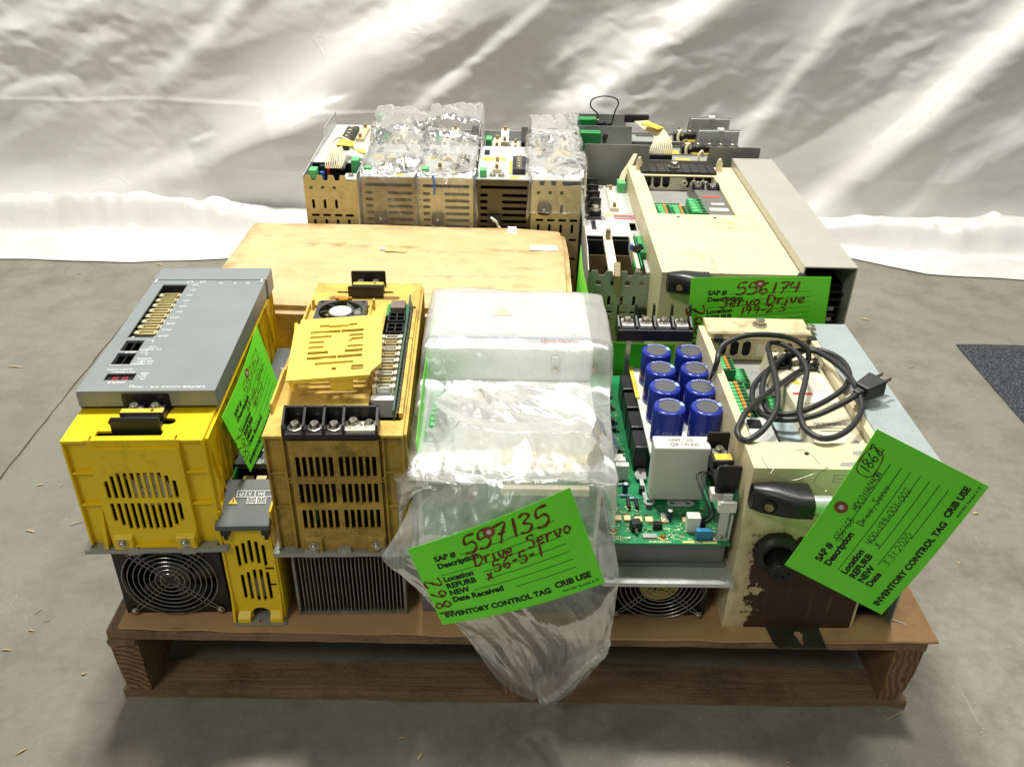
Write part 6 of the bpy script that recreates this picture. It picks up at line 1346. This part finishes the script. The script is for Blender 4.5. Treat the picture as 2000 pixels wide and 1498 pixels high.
# ================================================================== tags
STR = {
 '0': [[(.35, 1), (.1, .75), (.08, .3), (.3, 0), (.58, .25), (.6, .7), (.35, 1)]], '1': [[(.3, 1), (.28, 0)]], '2': [[(.05, .8), (.3, 1), (.55, .8), (.4, .45), (.02, .02), (.3, .08), (.65, .04)]],
 '3': [[(.08, .9), (.35, 1), (.55, .8), (.25, .55), (.58, .35), (.4, .03), (.02, .1)]], '4': [[(.15, 1), (.05, .5), (.6, .5)], [(.55, 1), (.48, 0)]], '5': [[(.62, 1), (.15, .96), (.1, .55), (.45, .6), (.6, .3), (.35, 0), (.02, .08)]],
 '6': [[(.5, 1), (.15, .6), (.06, .2), (.3, 0), (.55, .2), (.35, .45), (.1, .25)]], '7': [[(.05, .95), (.62, 1), (.4, .5), (.25, 0)], [(.2, .5), (.55, .52)]], '8': [[(.35, .52), (.1, .75), (.32, 1), (.55, .78), (.35, .52), (.08, .22), (.32, 0), (.58, .22), (.35, .52)]],
 '9': [[(.55, .8), (.3, 1), (.1, .75), (.3, .52), (.55, .75), (.5, .35), (.4, 0)]], 'Z': [[(.05, .95), (.62, 1), (.05, .02), (.7, .05)], [(.2, .5), (.5, .52)]], '-': [[(.08, .45), (.5, .48)]], '.': [[(.2, .08), (.28, .02)]], ',': [[(.3, .12), (.2, -.18)]], ' ': [],
 'D': [[(.12, .98), (.1, .02)], [(.0, .95), (.4, .95), (.65, .5), (.4, .05), (.02, .02)]], 'r': [[(.12, .6), (.14, 0)], [(.14, .35), (.3, .58), (.5, .52)]], 'i': [[(.2, .55), (.22, 0)], [(.22, .8), (.26, .84)]], 'v': [[(.05, .58), (.25, .02), (.5, .6)]],
 'e': [[(.08, .3), (.45, .35), (.35, .58), (.1, .4), (.15, .05), (.5, .1)]], 'S': [[(.6, .85), (.35, 1), (.12, .78), (.5, .45), (.45, .08), (.05, .1)]], 'o': [[(.3, .58), (.08, .3), (.28, .02), (.5, .3), (.3, .58)]], 'X': [[(.08, .75), (.5, .05)], [(.5, .8), (.05, .0)]],
 'H': [[(.1, 1), (.1, 0)], [(.55, 1), (.55, 0)], [(.1, .5), (.55, .5)]], 'C': [[(.58, .9), (.3, 1), (.08, .5), (.3, .02), (.6, .12)]], 'A': [[(.02, 0), (.3, 1), (.6, 0)], [(.15, .4), (.5, .4)]], 'N': [[(.08, 0), (.1, 1), (.55, .02), (.58, 1)]], '(': [[(.1, .05), (.0, .45), (.12, .85), (.7, .98), (1.5, .92), (1.85, .75), (1.88, .3), (1.75, .02), (1.1, -.12), (.4, -.1), (.1, .05)]]}
ADV = {'1': .5, 'i': .42, ' ': .4, '.': .42, ',': .45, '-': .62, 'r': .58, 'v': .6, 'e': .6, 'o': .62}
def handwrite(mb, fn, txt, u, v, size, w, slant=.12, vert=False, jit=.04, adv=1.0):
    x = 0
    for ch in txt:
        jx = random.uniform(-jit, jit); jy = random.uniform(-jit, jit)
        for st in STR[ch]:
            p = [Vector((a + slant * c_ + x + jx, c_ + jy, 0)) * size for a, c_ in st]
            p = ipath(p, 5) if len(p) > 2 else [p[0].lerp(p[1], k / 4) for k in range(5)]
            L_ = []; m_ = len(p)
            for i, q in enumerate(p):
                t_ = (p[min(i + 1, m_ - 1)] - p[max(i - 1, 0)]); t_ = t_.normalized() if t_.length > 0 else Vector((1, 0, 0)); n_ = Vector((-t_.y, t_.x, 0)) * (w * (.42 + .14 * math.sin(i * .9)))
                L_ += [q + n_, q - n_]
            if vert: L_ = [Vector((-q.y, q.x, 0)) for q in L_]
            mb.add([fn(u + q.x, v + q.y, .9) for q in L_], [(2 * i, 2 * i + 1, 2 * i + 3, 2 * i + 2) for i in range(m_ - 1)])
        x += ADV.get(ch, .74) * adv
t = NT('tag_green_card')
c = t.mix(t.ramp(t.noise(10, 4), .3, .7), rgb(104, 228, 44), rgb(116, 236, 54)); c = t.mix(t.math('MULTIPLY', t.ramp(t.noise(20, 6, .7), .66, .75), .25), c, rgb(70, 150, 40))
TAGM = t.fin(c, .55, 0, t.bump(t.noise(40, 4), .15, .0008))
EYE = mat('eyelet_brown', (128, 72, 48), .6); EYEH = mat('eyelet_white', (206, 200, 182), .6)
TW, TH = 200.0, 128.0
def make_tag(label, C4, bulge, hand, ink, group=None, bulge_v=0.0, printed=True, hole=True, W_=TW, H_=TH, date='Date Received', wires=()):
    TL, TR, BR, BL = [Vector(p) * 1000 for p in C4]; o = (TL + TR + BR + BL) / 4
    N = (TR - TL).cross(TL - BL).normalized()
    def fn(u, v, off):
        a, c_ = u / W_, v / H_; p = (BL * (1 - a) + BR * a) * (1 - c_) + (TL * (1 - a) + TR * a) * c_
        return p + N * (off * .45 + bulge * math.sin(math.pi * max(0, min(1, a))) + bulge_v * math.sin(math.pi * max(0, min(1, c_))) * (1 - .4 * a)) - o
    T = thing('inventory_tag', label, 'tag', tuple(o * .001), 0.0, group)
    nu, nv = 24, 14; b = MB(); v = []; f = []
    for s in (0, -1):
        for j in range(nv + 1):
            for i in range(nu + 1): v.append(fn(W_ * i / nu, H_ * j / nv, s))
    m_ = (nu + 1) * (nv + 1)
    for j in range(nv):
        for i in range(nu): a = j * (nu + 1) + i; f += [(a, a + 1, a + nu + 2, a + nu + 1), (m_ + a, m_ + a + nu + 1, m_ + a + nu + 2, m_ + a + 1)]
    for i in range(nu): f += [(i + 1, i, m_ + i, m_ + i + 1)]; q = nv * (nu + 1) + i; f += [(q, q + 1, m_ + q + 1, m_ + q)]
    for j in range(nv): q = j * (nu + 1); f += [(q, q + nu + 1, m_ + q + nu + 1, m_ + q)]; q += nu; f += [(q + nu + 1, q, m_ + q, m_ + q + nu + 1)]
    b.add(v, f); card = part('card', b, TAGM, T, 0, True)
    if printed:
        b = MB()
        def tx(s, size, u, vv, bold=.035):
            g, ff = glyphs(s, bold, 'LEFT'); b.add([fn(u + x * size, vv + y * size, .7) for x, y in g], ff)
        L = lambda k: H_ * (1 - k)
        for s, k in (('SAP #', .235), ('Description', .325), ('Location', .49), ('REFURB', .575), ('NEW', .66), (date, .745)): tx(s, 10.8, 26, L(k), .045)
        tx('INVENTORY CONTROL TAG', 10.2, 8, L(.915), .048); tx('CRIB USE', 10.4, 146, L(.89), .048); tx('NW1001 Revised 4-19', 4.6, 152, L(.955), .01)
        for k, u0, u1 in ((.235, 58, 172), (.325, 92, 174), (.405, 26, 174), (.49, 76, 175), (.575, 74, 175), (.66, 56, 176), (.745, 104, 176)):
            q = []
            for i in range(21): u = u0 + (u1 - u0) * i / 20; q += [fn(u, L(k) - .35, .7), fn(u, L(k) + .35, .7)]
            b.add(q, [(2 * i, 2 * i + 2, 2 * i + 3, 2 * i + 1) for i in range(20)])
        part('printed_form', b, black_ink, card)
    if hand:
        for j, (txts, im) in enumerate(hand):
            b = MB()
            for a in txts: handwrite(b, fn, *a[:5], **(a[5] if len(a) > 5 else {}))
            part('handwriting', b, im, card)
    if hole:
        b = MB(); c0 = (W_ * .5, H_ * .90)
        for r0, r1, off, nm, mm in ((3.0, 7.4, 1.1, 'eyelet', EYE), (0, 3.1, 1.0, 'eyelet_hole', EYEH)):
            b = MB(); q = []
            for i in range(24): a = 2 * math.pi * i / 24; q += [fn(c0[0] + r0 * math.cos(a), c0[1] + r0 * math.sin(a), off), fn(c0[0] + r1 * math.cos(a), c0[1] + r1 * math.sin(a), off)]
            b.add(q, [(2 * i, 2 * i + 1, (2 * i + 3) % 48, (2 * i + 2) % 48) for i in range(24)]); part(nm, b, mm, card)
    for wp in wires:
        b = MB(); b.tube([Vector(p) * 1000 - o for p in ipath(wp, 7)], .32, 6); part('tag_wire', b, thin_wire, T, 0, True)
    return T
# tag on the plastic bag
T1 = [PY(795, 1073, -.068), PY(1113, 952, -.066), PY(1182, 1138, -.092), PY(865, 1220, -.094)]
make_tag('green tag marked 557135 lying on the plastic bag', T1, 9, [([('557135', 64, 96, 25, 3.4), ('Drive, Servo', 68, 76, 17, 2.7), ('56-5-1', 88, 61, 15, 2.7), ('X', 76, 52, 13, 2.8), ('186Z', 21, 14, 19, 2.8, dict(vert=True, slant=-.05, adv=1.25))], brown_ink)], brown_ink)
T2 = [PY(1533, 1103, -.052), PY(1713, 838, -.036), PY(1932, 950, -.030), PY(1722, 1200, -.052)]
h = [PY(1617, 912, -.020), PY(1600, 925, -.028), PY(1590, 945, -.022), PY(1612, 958, -.044), PY(1633, 975, -.050)]
h2 = [PY(1486, 892, -.012), PY(1510, 925, -.034), PY(1545, 938, -.036), PY(1590, 925, -.030), PY(1617, 915, -.020), PY(1600, 905, -.010), PY(1582, 885, -.006), PY(1555, 880, -.010), PY(1520, 905, -.026), PY(1505, 925, -.036)]
make_tag('green tag marked 186Z wired to the handle of the rust-stained cream drive', T2, 3, [([('186Z', 150, 111, 12, 1.5), ('HDC011A040N', 104, 99, 7, .9), ('556168', 60, 95, 8, .8), ('Drive, Servo', 90, 84, 8.4, .8), ('400-199-001-002', 74, 64, 8, .8), ('X', 76, 55, 9, .8), ('3.31.2020', 60, 33, 8.4, .8)], black_ink),
    ([('(', 145, 108, 18, 1.3)], brown_ink)], black_ink, date='Date', wires=(h, h2))
T3 = [PY(1350, 543, .424), PY(1624, 541, .424), PY(1608, 652, .416), PY(1338, 690, .416)]
w3 = [PY(1485, 548, .422), PY(1420, 536, .415), PY(1400, 530, .425), PY(1375, 520, .435), PY(1370, 500, .45)]
make_tag('green tag marked 556174 hanging on the large cream drive', T3, -2, [([('556174', 66, 96, 22, 3.2), ('Servo Drive', 44, 74, 19, 3.2), ('199-2.3', 74, 58, 15, 2.6), ('186Z', 22, 18, 24, 3.2, dict(vert=True, slant=-.05))], brown_ink)], brown_ink, wires=(w3,))
T4 = [(-.3255, .070, .394), (-.3425, .285, .398), (-.3195, .275, .302), (-.3095, .085, .306)]
make_tag('green tag marked 557152 wedged upright between the grey-covered drive and the narrow drive', T4, 4, [([('557152', 70, 92, 22, 1.5), ('Drive, Servo', 60, 74, 15, 1.4), ('40-5-2', 80, 58, 13, 1.4), ('186Z', 22, 20, 22, 1.6, dict(vert=True, slant=-.05))], brown_ink)], brown_ink)
make_tag('green tag standing on edge between the grimy drive and the bagged drive', [(-.109, .315, .405), (-.107, .06, .372), (-.103, .055, .25), (-.108, .31, .262)], 2, [([('557', 40, 84, 22, 1.5)], brown_ink)], brown_ink, hole=False)
make_tag('green tag tucked between the carton and the grey perforated module', [(.108, .60, .392), (.112, .43, .378), (.108, .43, .25), (.104, .60, .26)], 3, None, brown_ink, printed=False, hole=False)
make_tag('green tag half hidden behind the circuit board drive', [(.13, .432, .305), (.25, .436, .30), (.25, .430, .18), (.13, .430, .18)], 2, None, brown_ink, printed=False, hole=False)

# ================================================================== plastic bags
def film_mat(name, base, alpha_lo, alpha_hi, rough, tint=(1, 1, 1), stain=None, cs=34, bstr=.7, thin_below=None, shine=1.0):
    t = NT(name)
    def ridge(sc, w, vec=None): return t.ramp(t.math('ABSOLUTE', t.math('SUBTRACT', t.noise(sc, 3, .5, vec, .8), .5)), 0, w, 1, 0)
    st = t.n('ShaderNodeMapping', Vector=t.co, Scale=(1, .45, .55), Rotation=(R(20), R(10), R(35))).outputs[0]
    r1, r2 = ridge(cs, .05, st), ridge(cs * 2.3, .06)
    r1 = t.math('MULTIPLY', r1, t.ramp(t.noise(cs * .5, 2), .4, .6)); r2 = t.math('MULTIPLY', r2, t.ramp(t.noise(cs * .7, 2), .45, .62))
    hgt = t.math('ADD', t.math('MULTIPLY', r1, .8), t.math('ADD', t.math('MULTIPLY', r2, .4), t.math('MULTIPLY', t.noise(cs * 1.2, 3, .5), 1.2)))
    nrm = t.bump(hgt, bstr, .004)
    fac = t.ramp(t.noise(13, 5, .6), .3, .72, alpha_lo, alpha_hi)
    fac = t.math('ADD', fac, t.math('MULTIPLY', t.math('ADD', r1, r2), .07))
    if thin_below: fac = t.math('MULTIPLY', fac, t.ramp(t.n('ShaderNodeSeparateXYZ', Vector=t.co).outputs[2], thin_below - .05, thin_below + .03, .28, 1.0))
    col = rgb(*base)
    if stain: col = t.mix(t.ramp(t.noise(9, 6, .7), .60, .7, 0, .8), col, rgb(*stain))
    dif = t.n('ShaderNodeBsdfDiffuse', Color=col, Normal=nrm).outputs[0]; trl = t.n('ShaderNodeBsdfTranslucent', Color=col, Normal=nrm).outputs[0]
    body = t.n('ShaderNodeMixShader', _0=.45, _1=dif, _2=trl).outputs[0]
    tr = t.n('ShaderNodeBsdfTransparent', Color=tint + (1,)).outputs[0]
    m1 = t.n('ShaderNodeMixShader', _0=fac, _1=tr, _2=body).outputs[0]
    gl = t.n('ShaderNodeBsdfGlossy', Color=(1, 1, 1, 1), Roughness=rough, Normal=nrm).outputs[0]
    fr = t.n('ShaderNodeFresnel', IOR=1.45, Normal=nrm).outputs[0]
    m2 = t.n('ShaderNodeMixShader', _0=t.math('MINIMUM', t.math('ADD', t.math('MULTIPLY', fr, 1.0 * shine), .015), .7), _1=m1, _2=gl).outputs[0]
    t.t.links.new(m2, t.out.inputs[0]); return t.m
MILKY = film_mat('milky_poly_film', (238, 240, 234), .22, .46, .22, stain=(206, 176, 132), cs=26, bstr=.08, thin_below=.25, shine=.55)
CLEAR = film_mat('clear_crinkled_film', (246, 244, 236), .04, .17, .13, cs=40, bstr=.2)
def grid_mesh(rows, material, octs, seed, Wm, Lm, ff=None):
    nr, nc = len(rows), len(rows[0]); V = np.array(rows, float)
    a = np.gradient(V, axis=0); c_ = np.gradient(V, axis=1); N = np.cross(c_, a); N /= np.maximum(np.linalg.norm(N, axis=2, keepdims=True), 1e-9)
    gv, gu = np.meshgrid(np.linspace(0, Lm, nr), np.linspace(0, Wm, nc), indexing='ij')
    D = np.zeros((nr, nc))
    for k, (cell, amp, an) in enumerate(octs): D += amp * facet(gu, gv, cell, seed + k * 3.7, 25 + 40 * k, an)
    if ff is not None: D *= ff(gv / Lm, gu / Wm)
    P = V + N * D[..., None]
    f = [(j * nc + i, j * nc + i + 1, (j + 1) * nc + i + 1, (j + 1) * nc + i) for j in range(nr - 1) for i in range(nc - 1)]
    b = MB(); b.v = [tuple(q) for q in P.reshape(-1, 3)]; b.f = f
    me = mesh(b, material, False, 1.0); me.polygons.foreach_set('use_smooth', [True] * len(me.polygons)); return me
def lerp_rows(keys, n):      # keys: list of lists of floats; Catmull-Rom through them
    out = []; K = np.array(keys, float); m = len(K) - 1
    for q in range(n):
        t_ = q / (n - 1) * m; i = min(int(t_), m - 1); u = t_ - i; a, b_, c_, d_ = K[max(i - 1, 0)], K[i], K[i + 1], K[min(i + 2, m)]
        out.append(.5 * ((2 * b_) + (c_ - a) * u + (2 * a - 5 * b_ + 4 * c_ - d_) * u * u + (3 * b_ - a - 3 * c_ + d_) * u ** 3))
    return out

# the bagged drive itself
def build_bagged():
    T = thing('white_drive', 'white drive inside a milky plastic bag between yellow drive and circuit board drive', 'servo drive', (-.106, .034, Z0), .016)
    b = MB(); b.box(0, 8, 0, 212, 366, 92); part('heat_sink', b, alu_s, T, .6)
    b = MB(); b.box(0, 6, 92.1, 212, 366, 222); bd = part('body', b, whitep, T, 2.0)
    wp = mat('white_cover_paint', (236, 238, 236), .4, var=.02)
    b = MB(); b.box(-2, 202, 222.1, 214, 368, 272); rc = part('raised_cover', b, wp, T, 4.0)
    b = MB(); b.box(0, 228, 272.1, 212, 233, 272.5); part('blue_stripe', b, mat('blue_stripe', (150, 176, 216), .5), rc)
    b = MB(); b.text('Rexroth', 15, (196, 226, 272.6), (-1, 0, 0), (0, -1, 0), .02); part('maker_lettering', b, redl, rc)
    b = MB(); b.prism([(84, 300), (108, 300), (96, 318)], .3, (0, 0, 272.2), (1, 0, 0), (0, 1, 0)); part('warning_triangle', b, yell_l, rc)
    b = MB(); b.box(80, 292, 272.1, 110, 296, 272.5); part('red_band', b, redl, rc)
    b = MB(); b.box(160, 198, 236, 170, 201.9, 262); q = part('cover_clip', b, steel, T, .5); screw(q, 165, 197.8, 244, 3, (0, -1, 0))
    b = MB(); b.box(0, 6.5, 222.1, 212, 200, 224); fp = part('lower_cover', b, wp, T, .5)
    b = MB(); b.box(96, 8, 224.1, 176, 48, 224.5); part('maker_label', b, mat('pale_yellow_label', (238, 222, 168), .5), fp)
    b = MB(); b.text('Rexroth', 13, (170, 22, 224.7), (-1, 0, 0), (0, -1, 0), .02); part('maker_lettering', b, redl, fp)
    b = MB(); b.box(178, 20, 224.1, 202, 40, 224.5); part('yellow_label', b, yell_l, fp)
    b = MB(); b.box(4, 60, 224.1, 40, 190, 226); part('circuit_board', b, PCB, T); green_term(T, 10, 70, 226.1, 22, 90, 8, h=12, orange_row=False)
    b = MB(); b.box(6, 4, 130, 206, 5.9, 216); part('front_board', b, PCB, T)
    b = MB(); b.box(96, -6, 198, 196, 3.9, 208); part('white_connector', b, cream_l, T, .8)
    b = MB(); b.box(8, -12, 190, 70, 3.9, 220); part('wire_bundle', b, mat('grey_bundle', (120, 116, 104), .6), T, 3)
build_bagged()
# bag over it, its mouth trailing off the pallet
nc = 170
def top_row(y, zt, xl, xr, zl, zr, p=7.0):
    r = []
    for i in range(nc):
        c_ = i / (nc - 1); q = abs(2 * c_ - 1); e_ = 1 - q ** p; zs = zl if c_ < .5 else zr
        # spend columns on the side walls: arc-length like spread
        k = math.copysign(min(1, q ** .8 * 1.02), 2 * c_ - 1); x = (xl + xr) / 2 + (xr - xl) / 2 * k
        lo = .5 if q > .78 else 0
        s_ = max(0, (q - .72) / .28); x = (xl + xr) / 2 + math.copysign((xr - xl) / 2 * min(1, q / .72) * (1 + .05 * s_), 2 * c_ - 1); z = zt - (zt - zs) * s_ ** 1.15 - .004 * min(1, q / .72) ** 6
        r.append((x, y + .006 * s_, z))
    return r
def front_row(lx, rx, py, Y):
    r = []
    for i in range(nc):
        c_ = i / (nc - 1); px = lx + (rx - lx) * c_; bow = .018 * (1 - (2 * c_ - 1) ** 2)
        p = PY(px, py, Y - bow + .01); r.append((p.x, p.y, p.z))
    return r
keys = [top_row(.452, .16, -.118, .122, .14, .14), top_row(.44, .30, -.118, .124, .14, .14), top_row(.405, .396, -.116, .126, .15, .22), top_row(.36, .4075, -.116, .128, .16, .24), top_row(.30, .4085, -.115, .128, .17, .26), top_row(.245, .407, -.115, .126, .18, .26), top_row(.22, .398, -.116, .124, .20, .26),
        top_row(.195, .374, -.118, .126, .22, .25), top_row(.15, .368, -.120, .124, .24, .25), top_row(.10, .365, -.122, .122, .25, .25), top_row(.06, .361, -.123, .120, .26, .25), top_row(.02, .355, -.126, .119, .26, .25),
        front_row(812, 1202, 945, .002), front_row(788, 1206, 1000, -.018), front_row(762, 1207, 1050, -.035), front_row(742, 1205, 1095, -.046), front_row(785, 1199, 1135, -.054), front_row(838, 1194, 1180, -.058), front_row(885, 1190, 1225, -.058), front_row(922, 1184, 1265, -.054), front_row(958, 1150, 1305, -.048), front_row(996, 1112, 1342, -.040), front_row(1040, 1078, 1368, -.032)]
K = np.array(keys); rows = lerp_rows(K.reshape(len(K), -1), 270); rows = [r.reshape(-1, 3) for r in rows]
me = grid_mesh(rows, MILKY, ((.095, .0085, .5), (.036, .0020, .5), (.013, .0005, 1)), 3.0, .55, .95, ff=lambda v, u: .45 + .9 * np.clip((v - .2) / .3, 0, 1))
BT = thing('plastic_bag', 'milky plastic bag draped over the white drive, its mouth hanging off the pallet', 'plastic bag', (0, 0, 0))
link('bag_film', me, BT)
# the loose slack folded back over the middle of the bag
keys2 = []
for t_, (lx, rx, py, z_) in zip(np.linspace(0, 1, 7), [(905, 1010, 742, .385), (870, 1120, 760, .392), (850, 1190, 790, .390), (848, 1212, 822, .386), (850, 1200, 860, .380), (870, 1192, 895, .374), (900, 1180, 925, .368)]):
    r = []
    for i in range(nc):
        c_ = i / (nc - 1); p = PZ(lx + (rx - lx) * c_, py + 22 * math.sin(3 * c_ + t_ * 2), z_ + .012 * math.sin(math.pi * c_) * (1 - .4 * t_)); r.append((p.x, p.y, p.z - (.05 * max(0, c_ - .88) / .12 if True else 0)))
    keys2.append(r)
K2 = np.array(keys2); rows2 = [r.reshape(-1, 3) for r in lerp_rows(K2.reshape(len(K2), -1), 100)]
me = grid_mesh(rows2, MILKY, ((.065, .012, .5), (.024, .0024, .45), (.010, .0005, 1)), 11.0, .25, .18); link('bag_fold', me, BT)
# rolled edge of the mouth
b = MB(); ed = [PY(px, py, Y) for px, py, Y in ((1186, 1255, -.052), (1176, 1278, -.05), (1150, 1300, -.047), (1122, 1322, -.044), (1100, 1345, -.040), (1078, 1362, -.036), (1058, 1370, -.033))]
pp = ipath([(p.x, p.y, p.z) for p in ed], 10); pp = [Vector(p) + Vector((random.uniform(-1, 1), random.uniform(-1, 1), random.uniform(-1, 1))) * .0011 for p in pp]
b.tube([tuple(p) for p in pp], .0042, 8); me = mesh(b, film_mat('rolled_film_edge', (236, 234, 224), .55, .8, .2), True, 1.0); link('rolled_edge', me, BT)

# clear crinkled bags over three of the steel modules
def module_bag(label, x0, x1, ztop, front_low, seed, peak, yb=1.13, spread=.004):
    nc2 = 96; n2 = 150; zb = Z0 + .311
    def row(y, z, lo, k=0.0):
        r = []
        for i in range(nc2):
            c_ = i / (nc2 - 1); q = abs(2 * c_ - 1); s_ = max(0, (q - .8) / .2); x = (x0 + x1) / 2 + math.copysign((x1 - x0) / 2 * min(1, q / .8) * (1 + spread / (x1 - x0) * 2 * s_), 2 * c_ - 1)
            r.append((x, y, z - (z - lo) * s_ ** 1.2))
        return r
    ks = [row(yb, zb - .01, zb - .05), row(yb - .03, zb + peak, zb - .02), row(yb - .12, zb + peak * .85, zb - .02), row(.985, zb + .026, zb - .03), row(.93, zb + .020, zb - .04), row(.86, zb + .016, zb - .05), row(.80, zb + .012, zb - .05), row(.782, zb - .006, zb - .06), row(.778, zb - .05, zb - .07), row(.776, front_low, front_low - .01)]
    K = np.array(ks); rows = [r.reshape(-1, 3) for r in lerp_rows(K.reshape(len(K), -1), n2)]
    me = grid_mesh(rows, CLEAR, ((.050, .0075, .5), (.018, .0024, .35), (.010, .0006, 1)), seed, .22, .60, ff=lambda v, u: np.where(v < .66, 1.25, .5)); T = thing('clear_bag', label, 'plastic bag', (0, 0, 0), 0, 'clear bags on the steel modules'); link('bag_film', me, T)
module_bag('clear crinkled bag over the slatted module next to the one with loose wiring', -.286, -.180, .45, .300, 5.0, .042)
module_bag('clear crinkled bag over the slatted module beside the dark unwrapped one', -.180, -.074, .45, .330, 17.0, .056)
module_bag('clear crumpled bag on the perforated module next to the grey plates', .024, .122, .45, .385, 29.0, .046, 1.10, .004)
b = MB(); b.tube(ipath([(-.150, .776, .446), (-.147, .772, .430), (-.148, .772, .412)], 5), .0022, 6); me = mesh(b, blue_w, True, 1.0); o = link('blue_tie', me); tag(o, 'short blue tie on the clear bag over the middle slatted module', 'cable tie')
